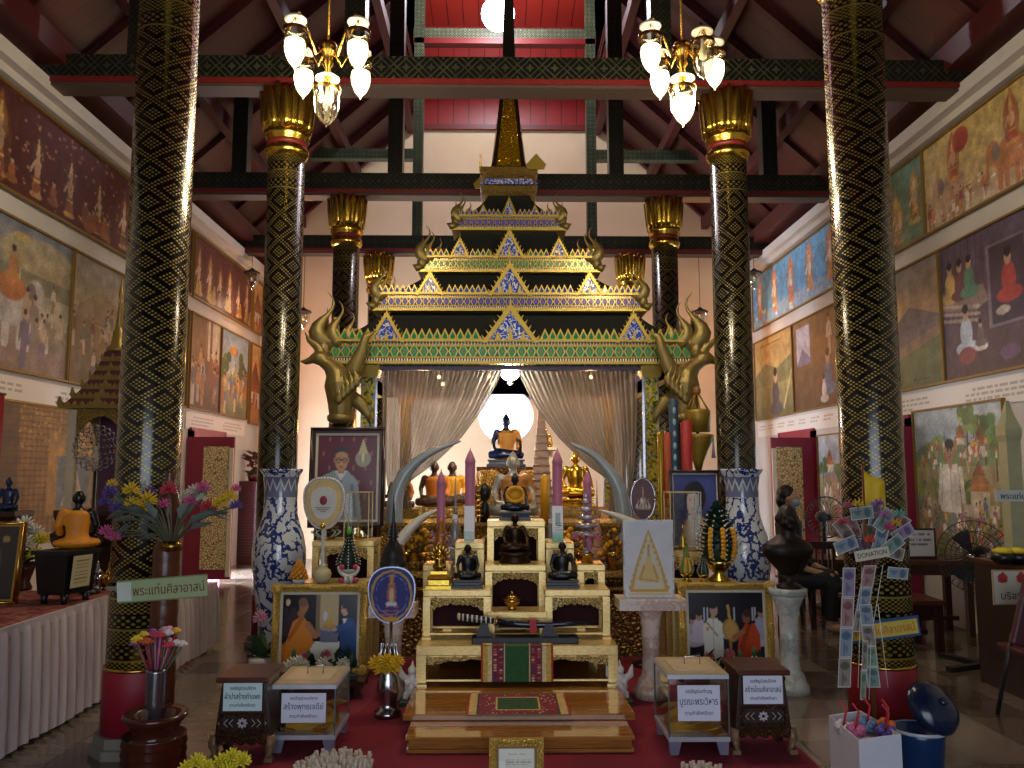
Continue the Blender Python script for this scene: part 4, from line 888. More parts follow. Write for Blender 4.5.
def put(name, label, cat, x, Y, z, group=None, rz=0):
    p = W(x, 500, Y); return thing(name, label, cat, (p.x, Y, z), rz, group)
t = put('buddha_statue', 'brown bronze seated Buddha on the tall middle gilt table', 'statue', 515, 6.34, ZC1); seated(t, .39, BRONZE, base='lotus', baseh=.22)
t = put('buddha_statue', 'dark headed seated Buddha in marigold yellow on the tallest gilt table', 'statue', 515, 6.67, ZC2); seated(t, .38, BGREY, base='sq', baseh=.18, basemat=DARKB, hairm=BLACKL)
g = G()
for k in range(26): a = 2*PI*k/26; g.ell((.062*cos(a), -.052-.012*abs(sin(a)), .2+.055*sin(a)), .017, 7, 5)
g.ell((0, -.055, .2), (.05, .02, .04), 10, 6)
g.obj('marigold_garland', MARI, t)
t = put('monk_statue', 'black seated monk statue beside the golden flame figure', 'statue', 468, 6.11, ZS); seated(t, .33, BLACKL, ush=False, monk=True, base='sq', baseh=.18)
t = put('monk_statue', 'black seated monk statue alone on the gilt table on the marble slab side', 'statue', 562, 6.11, ZS); seated(t, .35, BLACKL, ush=False, monk=True, base='sq', baseh=.16)
t = put('flame_statue', 'small shiny gold figure with a flame fan behind, on a gilt table', 'statue', 440, 6.1, ZS)
g = G(); g.sq([(.09, 0), (.09, .02), (.075, .025), (.075, .06), (.085, .07), (.06, .1), (.06, .12)]); g.obj('pedestal', GOLD, t); p = thing_dummy = None
fb = G(); fb.ell((0, 0, .15), (.05, .035, .035)); fb.tube([(0, 0, .15), (0, 0, .21)], [.035, .04], 10); fb.ell((0, -.005, .235), (.02, .02, .025)); fb.tube([(0, 0, .25), (0, 0, .3)], [.012, .001], 8); fb.obj('body', GOLD, t, remesh=.005)
f = G()
for k in range(9): a = rad(-75+150*k/8); f.tube([(.03*sin(a), .03, .2+.03*cos(a)), (.08*sin(a), .035, .2+.09*cos(a)), (.085*sin(a)+.015, .035, .2+.13*cos(a))], [.01, .009, .001], 6)
f.obj('flame_fan', GOLD, t)
t = put('offering_bowl', 'small brass bowl under the middle gilt table', 'bowl', 512, 6.06, ZC0); G().lathe([(.03, 0), (.035, .01), (.025, .02), (.055, .045), (.062, .075), (.055, .078), (.04, .06)], n=20).obj('bowl', BRASS, t); G().lathe([(.05, .075), (.035, .095), (.006, .11), (.012, .12), (.002, .13)], n=16).obj('lid', BRASS, t)
t = put('offering_bowl', 'brass bowl under the clear tiered tray, on a small gilt table', 'bowl', 586, 6.44, ZF); G().lathe([(.04, 0), (.045, .01), (.05, .05), (.065, .07), (.06, .075), (.03, .06), (0, .055)], n=20).obj('bowl', BRASS, t)
t = put('tiered_tray', 'clear silver tiered crystal ornament with beads standing in the brass bowl', 'ornament', 586, 6.44, ZF+.06)
CRYS = plain('#b8b0b4', .12, .6, .1); g = G()
for k, (r, z) in enumerate(((.03, 0), (.10, .14), (.085, .2), (.065, .26), (.045, .32), (.03, .38))): g.lathe([(.008, z), (r, z+.01), (r*1.05, z+.03), (.01, z+.05)], n=18)
g.lathe([(.008, 0), (.008, .42), (.02, .44), (.001, .5)], n=10); g.obj('tiers', CRYS, t)
b = G()
for k in range(20): a = 2*PI*k/20; b.ell((.1*cos(a), .1*sin(a), .14+.02*sin(k*2)), .012, 6, 4)
b.obj('beads', PINK, t)
t = put('wrapped_posy', 'cone of amber foil and beads below a thin pink candle, beside the golden flame figure', 'ornament', 441, 6.43, ZF)
g = G(); g.lathe([(.04, 0), (.05, .05), (.045, .16), (.02, .3), (.005, .34)], n=14); g.obj('foil', plain('#b8742c', .3, .4, .3, .5, 50), t)
b = G()
for k in range(26): a = k*2.4; b.ell((.07*cos(a), .05*sin(a)-.01, .03+.008*k), .012, 6, 4)
b.obj('beads', LILAC, t)
# sword on its stand
t = put('sword_stand', 'dark lacquered stand holding a sheathed sword on the long base table', 'stand', 522, 5.855, ZT0)
def wz(x, y): q = W(x, y, 5.855); return q.x-t.location.x, q.z-ZT0
a = wz(472, 642)[0]; b = wz(578, 642)[0]; G().bx(a, b, -.06, .06, 0, .045).obj('base', BLACKL, t, bevel=.006)
for x in (485, 550):
    xx = wz(x, 640)[0]; G().prism([(xx-.06, .045), (xx+.06, .045), (xx+.03, .08), (xx+.02, .13), (xx+.005, .12), (xx-.03, .13)], -.015, .015).obj('cradle', BLACKL, t)
s_ = thing('sword', 'curved sword with wrapped white handle resting across the lacquered stand', 'sword', t.location)
P_ = lambda x, y: (wz(x, y)[0], -.0, wz(x, y)[1]+.005)
G().tube([P_(497, 622), P_(520, 625.5), P_(540, 626), P_(565, 625), P_(588, 624)], [.022, .022, .02, .016, .008], 10, .5).obj('scabbard', plain('#1a2238', .15, .2), s_)
h = G(); h.tube([P_(459, 617.5), P_(470, 618.5), P_(484, 620.5), P_(494, 622)], [.024, .022, .021, .02], 10, .6); ho = h.obj('handle', BLACK, s_)
k = G()
for i in range(7): x = 463+i*4.6; y = 618+i*.55; k.tube([P_(x-.8, y), P_(x+.8, y)], .0245, 10, .65)
k.obj('handle_wrap', WHITE, ho); G().ell(P_(459, 617.4), (.014, .02, .026)).obj('pommel', plain('#d8bc94', .5), s_); G().tube([P_(495.5, 622), P_(497.5, 622.2)], .034, 12, .7).obj('guard', BRASS, s_); G().box(P_(533, 627), (.045, .05, .09)).obj('red_knot', REDF, s_)
# cards
for x, lab, gr in ((469.5, 'white printed card with a pale green foot, beside a dark silver pillar ornament', 0), (558, 'white card with green printing standing before the tall pink candle', 1)):
    a = W(x-5.5, 542, 6.52); b = W(x+5, 506, 6.52); c = Cv(20, 60, '#e8e8ec')
    if gr: c.rect(.3, .45, .75, .8, '#9ab0b0'); c.text(.2, .5, .9, 5, .06, '#44605c'); c.grad(0, .3, '#5aa898', '#b8d8d0')
    else: c.rect(0, .0, 1, .3, '#b8d0cc'); c.rect(0, .05, 1, .08, '#8ab0a8')
    o = c.obj('card', PAINT, None, (a.x, 6.52, ZM), (b.x-a.x, 0, 0), (0, .03, b.z-ZM), .006); tag(o, lab, 'card')
PINKC = plain('#c67894', .4, 0, .1, .25, 60)
def candle(x, Y, z, h, r, label, mat=PINKC, group='pink altar candles', holder=True):
    t = put('altar_candle', label, 'candle', x, Y, z, group)
    pr = [(r*.8, 0)]; n = 14
    for k in range(n): zz = h*.86*k/n; pr += [(r, zz+.004), (r*.96, zz+h*.05)]
    pr += [(r*1.08, h*.86), (r*.9, h*.9), (r*.5, h*.96), (r*.12, h)]
    G().lathe(pr, n=18).obj('wax', mat, t); G().tube([(0, 0, h-.004), (0, 0, h+.018)], .003, 5).obj('wick', BLACK, t)
    return t
z = W(470, 450, 6.74).z; candle(470, 6.74, ZM, z-ZM, .042, 'tall pink candle behind the white card, on the golden flame figure side')
candle(557.5, 6.74, ZM, z-ZM, .042, 'tall pink candle behind the green printed card')
z = W(441, 471, 6.54).z; candle(441, 6.54, ZF, z-ZF, .034, 'thin pink candle above the amber foil cone'); candle(587.5, 6.54, ZF, z-ZF, .034, 'thin pink candle behind the clear tiered ornament')
# shelf behind the tables
t = thing('altar_shelf', 'dark red and gold carved shelf in front of the shrine, crowded with ornaments', 'shelf', (CX, 7.35, 0))
G().bx(-1.3, 1.3, 0, 1.0, .0, .66).obj('body', MAROONC, t); g = G()
g.bx(-1.34, 1.34, -.04, 1.0, .66, .70); g.bx(-1.32, 1.32, -.02, 1.0, .55, .575)
for k in range(70): x = -1.3+2.6*k/69; g.ell((x, -.025, .63), .014, 6, 4)
g.obj('gilt_moulding', CARVEF, t)
G().bx(-1.2, 1.2, .3, .98, .7, 1.08).obj('upper_tier', CARVE, t); G().bx(-1.22, 1.22, .27, .98, 1.08, 1.11).obj('upper_ledge', CARVEF, t)
ZU = 1.11
t = put('buddha_statue', 'large gilded Buddha with bright silver face draped in gold cloth, before the robed one', 'statue', 513, 7.9, ZU); seated(t, .68, plain('#c4c0b0', .3, .35), rob_m=plain('#cc8a40', .5, .15, .2), baseh=.06, base='sq', basemat=CARVEF)
t = put('offering_figure', 'dark human shaped figure silhouette left of the silver faced Buddha', 'statue', 485, 7.75, ZU); g = G(); g.lathe([(.05, 0), (.04, .1), (.045, .14), (.02, .19), (.05, .23), (.055, .29), (.03, .34), (.0, .36)], n=14); g.obj('body', BLACKL, t)
t = put('tiered_parasol', 'small gilt tiered parasol ornament beside the dark figure', 'ornament', 478, 7.72, ZU); g = G()
for k in range(7): z = .05+.045*k; r = .055-.005*k; g.lathe([(r, z), (r*1.05, z+.012), (r*.7, z+.03)], n=14)
g.lathe([(.012, 0), (.01, .36), (.001, .46)], n=8); g.obj('tiers', BRASS, t)
t = put('altar_candle', 'thick bright yellow candle beside the silver faced Buddha', 'candle', 545, 7.7, ZU); G().lathe([(.04, 0), (.042, .38), (.03, .42), (.006, .44)], n=16).obj('wax', plain('#f0aa18', .45, 0, .05), t); G().tube([(0, 0, .43), (0, 0, .46)], .003, 5).obj('wick', BLACK, t)
def chedi(par, h, r, mat, sq=True):
    g = G(); g.sq([(r, 0), (r, h*.05), (r*.92, h*.06), (r*.92, h*.12), (r*.98, h*.13), (r*.85, h*.17), (r*.85, h*.22), (r*.72, h*.24)])
    g.lathe([(r*.8, h*.22), (r*.78, h*.26), (r*.66, h*.28), (r*.62, h*.36), (r*.5, h*.44), (r*.3, h*.49), (r*.2, h*.5)], n=22); g.sq([(r*.25, h*.5), (r*.25, h*.54), (r*.15, h*.55)])
    pr = [];
    for k in range(9): z = h*(.55+.04*k); q = r*(.24-.022*k); pr += [(q*.7, z), (q, z+h*.015), (q*.7, z+h*.03)]
    g.lathe(pr+[(r*.035, h*.93), (r*.05, h*.945), (r*.003, h)], n=14); return g.obj('body', mat, par)
t = put('stupa_model', 'silver model stupa between the two pink candles on the tusk side', 'stupa model', 455.5, 7.45, .70); chedi(t, W(455, 468, 7.45).z-.70, .085, plain('#a0a0a0', .3, .6))
t = put('stupa_model', 'slim silver model stupa between the yellow candle and tall pink candle', 'stupa model', 550, 7.6, .70); chedi(t, W(550, 478, 7.6).z-.7, .06, plain('#a0a0a0', .3, .6))
t = put('stupa_model', 'pale rose model stupa behind the small tusk on the marble slab side', 'stupa model', 597, 7.6, .70); chedi(t, W(597, 478, 7.6).z-.7, .07, plain('#b88a78', .3, .2))
t = put('pagoda_model', 'very tall slender stepped pagoda model beside the small golden seated Buddha', 'pagoda model', 541.5, 8.9, 1.09); h = W(541, 383, 8.9).z-1.09; pr = []
for k in range(16): r = .11*(1-k/16)**1.15+.012; z = h*.1+h*.055*k; pr += [(r, z), (r*1.05, z+h*.012), (r*.93, z+h*.02), (r*.9, z+h*.05)]
G().sq([(.15, 0), (.15, h*.05), (.13, h*.06), (.13, h*.1)]+pr+[(.004, h)]).obj('body', plain('#b08a6a', .35, .3, .2), t)
t = put('buddha_statue', 'small golden seated Buddha high on a slim column inside the shrine', 'statue', 546, 9.5, 0); z = W(546, 447.5, 9.5).z; q = G(); q.sq([(.14, 0), (.14, 1.15), (.07, 1.2), (.07, z-.05), (.13, z-.03), (.13, z)]); q.obj('column', PEACH, t)
e = G(); k = thing; S_ = bpy.data.objects.new('figure', None); COL.objects.link(S_); S_.parent = t; S_.location = (0, 0, z); seated(S_, .24, GOLDS, baseh=.1, base='lotus')
t = put('buddha_statue', 'big glossy golden seated Buddha half hidden by the curtain on the umbrella side', 'statue', 576, 9.5, 1.09); z = W(575, 506, 9.5).z-1.09; S_ = G(); S_.sq([(.25, 0), (.25, max(.05, z))]); S_.obj('stand', CARVEF, t); 
o = bpy.data.objects.new('figure', None); COL.objects.link(o); o.parent = t; o.location = (0, 0, max(.05, z)); seated(o, .66, GOLDS, baseh=.14, base='lotus')
t = put('buddha_statue', 'dark Buddha in orange robe in front of the glowing white halo', 'statue', 506, 11.1, 1.09); z = W(506, 467, 11.1).z-1.09; q = G(); q.sq([(.46, 0), (.46, .12), (.4, .14), (.4, z*.55), (.34, z*.6), (.34, z-.1), (.38, z-.05), (.38, z)]); q.obj('throne', MAROONC, t)
o = bpy.data.objects.new('figure', None); COL.objects.link(o); o.parent = t; o.location = (0, 0, z); seated(o, .74, plain('#1a2a4e', .25, .2), rob_m=plain('#e09a3a', .6, 0, .1), baseh=.13, base='sq', basemat=plain('#1c1c3a', .3))
for x, lab in ((488, 'round carved gilt drum on the candle side of the robed Buddha'), (531, 'round carved gilt drum beside the tall pagoda model')):
    t = put('carved_drum', lab, 'ornament', x, 10.2, 1.09, 'carved drums'); z = W(x, 478, 10.2).z-1.09; G().sq([(.1, 0), (.1, z-.16)]).obj('stand', CARVEF, t); G().lathe([(.08, z-.16), (.15, z-.1), (.16, z-.02), (.14, z+.07), (.09, z+.1)], n=20).obj('drum', CARVE, t)
for x, Y, lab, rm in ((434, 9.25, 'seated monk statue in a bright orange robe at the tied curtain', ROBE), (400, 8.85, 'orange robed monk statue glimpsed beside the big tusk and portrait', ROBE), (452, 9.6, 'seated statue in yellow robe with horned crown behind the silver stupa', plain('#e8a41c', .6))):
    t = put('monk_statue', lab, 'statue', x, Y, 1.09); z = W(x, 512, Y).z-1.09; G().sq([(.22, 0), (.22, .1)]).obj('stand', CARVEF, t); o = bpy.data.objects.new('figure', None); COL.objects.link(o); o.parent = t; o.location = (0, 0, .1); seated(o, .44 if x < 410 else .55, plain('#4a3222', .4), ush=False, monk=True, rob_m=rm)
# tusks
IVORY = plain('#8f9ca2', .22, 0, .1); IVORYW = plain('#d8d4c8', .3, 0, .06)
def tusk(pts, Y, r, mat, label, zb, dy=.0):
    w = [W(x, y, Y) for x, y in pts]; n = 24; P = []
    for i in range(n+1):
        f = i/n*(len(w)-1); k = min(int(f), len(w)-2); u = f-k
        p0, p1, p2, p3 = w[max(k-1, 0)], w[k], w[k+1], w[min(k+2, len(w)-1)]
        P.append(.5*((2*p1)+(p2-p0)*u+(2*p0-5*p1+4*p2-p3)*u*u+(3*p1-3*p2+p3-p0)*u**3))
    t = thing('elephant_tusk', label, 'tusk', (w[0].x, Y, zb)); g = G(); org = Vector((w[0].x, Y, zb))
    g.tube([p-org+Vector((0, dy*i/n, 0)) for i, p in enumerate(P)], [r*(1-(i/n)**1.8*.93) for i in range(n+1)], 16); g.obj('tusk', mat, t)
    b = G(); h = w[0].z-zb; b.lathe([(r*1.7, 0), (r*1.7, .03), (r*1.2, .05), (r*1.05, h*.8), (r*1.12, h), (r*1.02, h+.02)], n=20); b.obj('stand', CARVEF, t); return t
tusk([(395, 545), (394, 520), (397, 492), (410, 468), (432, 452), (461, 441)], 7.72, .085, IVORY, 'big grey elephant tusk curving up beside the framed portrait of a man', .70)
tusk([(622, 545), (624, 520), (620, 492), (608, 470), (592, 454), (569, 443)], 7.72, .085, IVORY, 'big grey elephant tusk curving up beside the red oval plaque', .70)
tusk([(398, 545), (404, 536), (415, 524), (427, 515), (440, 509)], 7.42, .055, IVORYW, 'short white tusk pointing to the thin pink candle on the portrait side', .70)
tusk([(648, 540), (640, 528), (626, 520), (612, 514), (599, 510)], 7.42, .05, IVORYW, 'short white tusk behind the marble slab', .70)
# gold flower clumps along the shelf
for i, (x, lab) in enumerate(((425, 'gold and amber flower offering by the short white tusk'), (494, 'gold and amber flower offering before the silver faced Buddha, near the dark figure'), (530, 'gold and amber flower offering beside the dark headed Buddha, near the yellow candle'), (568, 'gold and amber flower offering under the big golden Buddha'), (612, 'gold and amber flower offering by the rose model stupa'), (404, 'bright orange flower offering at the foot of the big tusk'))):
    t = put('flower_offering', lab, 'flowers', x, 7.52, .70, 'gold flower offerings'); random.seed(i+50); G().lathe([(.05, 0), (.03, .05), (.07, .12), (.08, .16)], n=14).obj('bowl', BRASS, t)
    for cm in (MARI, plain('#b8862c', .4, .5), plain('#6a4a24', .6)):
        g = G()
        for k in range(14): a = random.uniform(0, 6.3); r = random.uniform(0, .12); g.ell((r*cos(a), r*sin(a)*.6, .18+random.uniform(0, .2)-r), .026, 7, 5)
        g.obj('petals', cm, t)
# ================================================================== chandeliers
LIT = emit('lit_frosted_glass', '#fff4d4', 9)
def chandelier(cx, label, cfg, big_on):
    c = W(cx, 58, 6.2); t = thing('chandelier', label, 'lamp', c, group='jar lamp chandeliers')
    G().tube([(0, 0, .12), (0, 0, 8.4-c.z)], .009, 8).obj('rod', BRASS, t)
    G().lathe([(.01, .14), (.06, .12), (.075, .08), (.05, .03), (.03, -.01), (.045, -.05), (.02, -.09), (.035, -.15), (.02, -.2), (.012, -.26)], n=20).obj('hub', BRASS, t)
    for (x, y, on) in cfg+[(0, 0, big_on)]:
        big = (x, y) == (0, 0); r = .095 if big else .083; z = -.28 if big else .05
        if not big:
            L = math.hypot(x, y); u = Vector((x/L, y/L, 0)); P = [u*.05+Vector((0, 0, .08)), u*.12+Vector((0, 0, -.02)), u*.2+Vector((0, 0, .12)), u*L*.92+Vector((0, 0, .24)), u*L+Vector((0, 0, .22)), u*L+Vector((0, 0, z+.1))]
            G().tube(P, [.012, .011, .011, .01, .01, .008], 8).obj('arm', BRASS, t)
        else: G().tube([(0, 0, -.22), (0, 0, z+.1)], .008, 8).obj('drop_rod', BRASS, t)
        j = G(); j.lathe([(r*.9, z+.04), (r*1.12, z+.02), (r*1.1, z), (r, z-.02), (r*1.02, z-.1), (r*.9, z-.17), (r*.55, z-.235), (r*.12, z-.265), (.006, z-.285)], (x, y, 0), 22, cap=False); jo = j.obj('glass_jar', JAR, t)
        k = G(); k.lathe([(.012, z+.145), (r*.6, z+.14), (r*.98, z+.115), (r*1.0, z+.105), (r*.5, z+.12), (.012, z+.125)], (x, y, 0), 22); k.obj('smoke_cap', plain('#d8d4c0', .3), jo)
        q = G(); q.lathe([(r*1.13, z+.005), (r*1.16, z+.02), (r*1.13, z+.035)], (x, y, 0), 22, cap=False)
        for a in range(3): an = a*2.094+.4; q.tube([(x+r*1.1*cos(an), y+r*1.1*sin(an), z+.03), (x+.01*cos(an), y+.01*sin(an), z+.13)], .003, 5)
        q.obj('brass_collar', BRASS, jo)
        b = G(); R = r*.95
        if on: b.lathe([(R*.5, z-.04), (R*.92, z-.06), (R, z-.11), (R*.88, z-.165), (R*.52, z-.225), (.1*R, z-.255), (.004, z-.265)], (x, y, 0), 18); b.obj('lit_lamp', LIT, jo); point('chandelier_light', (c.x+x, c.y+y, c.z+z-.34), CH_P, '#ffeaca', .08)
        else: b.lathe([(.014, z+.08), (.016, z-.02), (.03, z-.06), (.03, z-.1), (.004, z-.12)], (x, y, 0), 12); b.obj('unlit_bulb', WHITE, jo)
CH_P = 30
def point(name, loc, power, col, r=.06):
    l = bpy.data.lights.new(name, 'POINT'); l.energy = power; l.color = lin(col); l.shadow_soft_size = r
    o = bpy.data.objects.new(name, l); COL.objects.link(o); o.location = loc; return o
chandelier(328, 'brass chandelier with four lit jars and an unlit centre jar, in front of the beam', [(-.19, -.27, 1), (.275, -.24, 1), (-.24, .22, 1), (.22, .22, 1)], 0)
chandelier(682, 'brass chandelier with a lit centre jar and one unlit jar, money tree side', [(-.28, -.18, 1), (.14, -.1, 0), (-.13, .24, 1), (.27, .06, 1)], 1)
p = W(498, 14, 12.7); t = thing('pendant_globe_lamp', 'glaring white globe lamp high in the red roof behind the shrine spire', 'lamp', p); G().ell((0, 0, 0), .27, 24, 14).obj('globe', emit('glaring_white_globe', '#f2f6ff', 16), t); G().tube([(0, 0, .24), (0, 0, 10.29-p.z)], .01, 8).obj('rod', BRASS, t); G().lathe([(.06, .23), (.07, .26), (.05, .29)], n=14).obj('collar', BRASS, t)
# hanging wall lanterns of the rear bays
def lantern(x, ytop, Y, label, ztop=HB-.05):
    c = W(x, ytop, Y); t = thing('hanging_lantern', label, 'lantern', c, group='hanging glass lanterns')
    G().tube([(0, 0, .07), (0, 0, ztop-c.z)], .005, 6).obj('chain', BLACK, t); G().lathe([(.02, .08), (.05, .05), (.12, .02), (.14, 0), (.13, -.01)], n=18).obj('cap', IRON, t)
    G().lathe([(.115, -.01), (.12, -.08), (.1, -.18), (.05, -.26), (.01, -.29)], n=18, cap=False).obj('glass', JAR, t); G().ell((0, 0, -.1), (.03, .03, .045)).obj('bulb', WHITE, t)
lantern(303.5, 312, 13.86, 'glass lantern hanging before the orange wall beside the shrine, portrait side'); lantern(252, 273, 13.86, 'glass lantern hanging before the narrow corner mural, portrait side')
lantern(700, 312, 13.86, 'glass lantern hanging before the orange wall, umbrella side'); lantern(754, 273, 13.86, 'glass lantern hanging beside the blue wave mural')
# ================================================================== skirted tables and the things on them
def mk_satin(): 
    t = Mt('pink_white_satin', '#c8b4ae', .42); t.base(t.ramp(t.noise(5, 3, stretch=(1, 3, .3)), [(.3, '#a08c88'), (.7, '#c0b0aa')])); t.set(Sheen_Weight=.3); return t.m
SATIN = mk_satin()
def mk_redrug():
    t = Mt('red_patterned_carpet', '#6e1a1e', .9); v = t.vor(9); w = t.vor(24); f = (v*1.2).gt(.55)*.5+w.gt(.5)*.4; t.base(t.ramp(f, [(0, '#5a1418'), (.45, '#7c2a24'), (.8, '#8a5a48')])); return t.m
RUGR = mk_redrug()
def skirted(x0, x1, y0, y1, h, label, top, faces):
    t = thing('skirted_table', label, 'table', ((x0+x1)/2, (y0+y1)/2, 0)); cx, cy = (x0+x1)/2, (y0+y1)/2; hx, hy = (x1-x0)/2, (y1-y0)/2
    G().bx(-hx, hx, -hy, hy, h-.03, h).obj('top', WOODD, t); G().bx(-hx-.005, hx+.006, -hy-.005, hy+.006, h, h+.01).obj('top_cloth', top, t)
    for sx in (-1, 1):
        for sy in (-1, 1): G().box((sx*(hx-.06), sy*(hy-.06), (h-.03)/2), (.05, .05, h-.03)).obj('leg', WOODD, t)
    def run(a, b, nx, ny, nm):
        L = (Vector(b)-Vector(a)).length; n = int(L/.012); vs = []; fs = []
        rows = [h-.0, h-.05, h*.6, h*.3, .025]
        for j, z in enumerate(rows):
            amp = (.002, .012, .02, .024, .026)[j]
            for i in range(n+1):
                u = i/n; d = .012+amp*(1+sin(u*L*2*PI/.105+sin(u*L*9)*.6+j*.1)); vs.append((a[0]+(b[0]-a[0])*u+nx*d, a[1]+(b[1]-a[1])*u+ny*d, z+(.012*sin(u*L*60) if j == 4 else 0)))
        for j in range(len(rows)-1):
            for i in range(n): q = j*(n+1)+i; fs.append((q, q+1, q+n+2, q+n+1))
        G().add(vs, fs, True).obj(nm, SATIN, t)
    for f in faces:
        if f == 'x': run((hx, -hy), (hx, hy), 1, 0, 'skirt')
        if f == 'f': run((-hx, -hy), (hx, -hy), 0, -1, 'skirt')
        if f == 'b': run((-hx, hy), (hx, hy), 0, 1, 'skirt')
    e = G()
    if 'x' in faces: e.bx(hx, hx+.02, -hy, hy, h-.045, h+.012)
    if 'f' in faces: e.bx(-hx, hx, -hy-.02, -hy, h-.045, h+.012)
    e.obj('skirt_heading', SATIN, t); return t
HL = .70; skirted(-4.45, -2.82, 2.4, 6.2, HL, 'long table with pleated pale satin skirt and red carpet top against the left wall', RUGR, 'xb')
HL2 = .56; skirted(-3.9, -2.67, 6.45, 7.75, HL2, 'shorter satin skirted table behind the big pillar with the green sign', plain('#c8a8b4', .7), 'xf')
HT_ = HL+.011
def on(x, y, z): return FL(x, y, z)
def person_portrait(bg0, bg1, fn): 
    def f(c): c.grad(0, 1, bg0, bg1); fn(c)
    return f
def framed(label, x0, y0, x1, y1, Y, paint, bw, fm, res=(60, 50), mount=0, mcol='#d8ccb0', tilt=.06, cat='framed picture', nm='framed_photo', glossy=True, stand=None, zb=None, ornate=False, legs=None):
    a = W(x0, y1, Y); b = W(x1, y0, Y); w = b.x-a.x; h = b.z-a.z; z0 = a.z if zb is None else zb; h += a.z-z0
    t = thing(nm, label, cat, ((a.x+b.x)/2, Y, z0)); t.rotation_euler = (-tilt, 0, 0)
    f = G(); pr = bw
    for (cx, cz, sx, sz) in ((0, bw/2, w, bw), (0, h-bw/2, w, bw), (-w/2+bw/2, h/2, bw, h-2*bw), (w/2-bw/2, h/2, bw, h-2*bw)):
        f.box((cx, .015, cz), (sx, .04, sz)); f.box((cx, -.008, cz), (sx-(bw*.5 if sx > sz else 0)*1, .02, sz)) if False else None
    for s in (-1, 1):
        f.tube([(s*(w/2-bw*.3), -.004, bw*.3), (s*(w/2-bw*.3), -.004, h-bw*.3)], bw*.3, 8); f.tube([(-w/2+bw*.3, -.004, (bw*.3 if s < 0 else h-bw*.3)), (w/2-bw*.3, -.004, (bw*.3 if s < 0 else h-bw*.3))], bw*.3, 8)
    if ornate:
        for s in (-1, 1):
            for u in (0, h): f.ell((s*(w/2-bw*.5), -.02, abs(u-bw*.5)), (bw*.8, .02, bw*.8), 12, 6)
            f.ell((s*(w/2-bw*.45), -.018, h/2), (bw*.5, .018, bw*1.3), 10, 6); f.ell((0, -.018, h/2+s*(h/2-bw*.45)), (bw*1.6, .018, bw*.5), 10, 6)
    fo = f.obj('frame', fm, t)
    m = bw
    if mount:
        k = G()
        for (cx, cz, sx, sz) in ((0, bw+mount/2, w-2*bw, mount), (0, h-bw-mount/2, w-2*bw, mount), (-w/2+bw+mount/2, h/2, mount, h-2*bw-2*mount), (w/2-bw-mount/2, h/2, mount, h-2*bw-2*mount)): k.box((cx, .012, cz), (sx, .012, sz))
        k.obj('mount', plain(mcol, .6), t); m = bw+mount
    c = Cv(res[0], res[1], '#444444'); c.k = (w-2*m)/(h-2*m); paint(c); c.obj('picture', GLOSSP if glossy else PAINT, t, (-w/2+m, .012, m), (w-2*m, 0, 0), (0, 0, h-2*m), .004)
    G().bx(-w/2+bw*.5, w/2-bw*.5, .036, .042, bw*.5, h-bw*.5).obj('backboard', WOODD, t)
    if legs:
        for s in (-1, 1): G().tube([(s*w*.4, .05, h*.6), (s*w*.42, .09, -legs)], .016, 6).obj('easel_leg', WOODD, t)
    return t
def ph_oldman(c): c.grad(0, 1, '#2a2622', '#3a342c'); c.ell(.35, .55, .3, .25, '#5a4c40', .8); c.ell(.4, .62, .16, .17, '#7a6450'); c.ell(.7, .82, .08, .05, '#c89a50', .7)
b = on(36, 604, HT_); framed('dark framed picture leaning at the left edge of the skirted table', -40, 522, 20, 612, b.y, ph_oldman, .03, BRASS, tilt=.12, zb=HT_)
# flower vase beside it
FL_R = []
def mum(g, c, r, n=34, ball=118):
    c = Vector(c)
    for k in range(n):
        a = k*2.39996; el = rad(ball)*math.sqrt((k+.5)/n); d = Vector((sin(el)*cos(a), sin(el)*sin(a), cos(el)))
        R = d.to_track_quat('Z', 'Y').to_matrix().to_4x4(); old = g.M; g.M = (old or Matrix()) @ Matrix.Translation(c+d*r*.55) @ R; g.ell((0, 0, 0), (r*.17, r*.1, r*.5), 6, 4); g.M = old
def flowers(par, spots, col, r, nm='flower'):
    m = plain(col, .65, 0, .15)
    for p in spots: g = G(); mum(g, p, r*random.uniform(.85, 1.1)); g.obj(nm, m, par)
def leaf(g, a, b, w, col=None):
    a, b = Vector(a), Vector(b); d = b-a; s = d.cross(Vector((0, .3, 1))).normalized()*w; n = d.cross(s).normalized()*w*.3
    g.add([a, a+d*.35+s-n, a+d*.7+s*.7-n*.5, b, a+d*.7-s*.7-n*.5, a+d*.35-s-n, a+d*.4, a+d*.72], [(0, 1, 6), (1, 2, 7, 6), (2, 3, 7), (3, 4, 7), (4, 5, 6, 7), (5, 0, 6)], True)
def stems(par, org, spots, mat=GREEN, r=.004):
    g = G(); o = Vector(org)
    for p in spots: p = Vector(p); g.tube([o, o*.5+p*.5+Vector((0, 0, (p-o).length*.12)), p], r, 5)
    g.obj('stems', mat, par)
p = on(24, 590, HT_); t = thing('flower_vase', 'vase of white and yellow chrysanthemums beside the dark framed picture', 'flowers', (p.x, p.y, HT_)); G().lathe([(.05, 0), (.055, .02), (.035, .06), (.06, .14), (.07, .2), (.06, .2), (.03, .1)], n=18).obj('vase', WOODR, t)
sw = [(0, -.05, .47), (.03, -.1, .34), (-.05, -.02, .27), (.03, .03, .4)]; sy = [(-.16, -.03, .37), (.11, -.02, .36), (.1, -.06, .26), (-.1, .04, .33)]; flowers(t, sw, '#d8d6cc', .075); flowers(t, sy, '#d8c83a', .06); stems(t, (0, 0, .15), sw+sy)
g = G()
for k in range(14): a = k*2.4; leaf(g, (0, 0, .2), (.15*cos(a), .12*sin(a), .2+.14*random.random()), .03)
g.obj('leaves', GREEN, t)
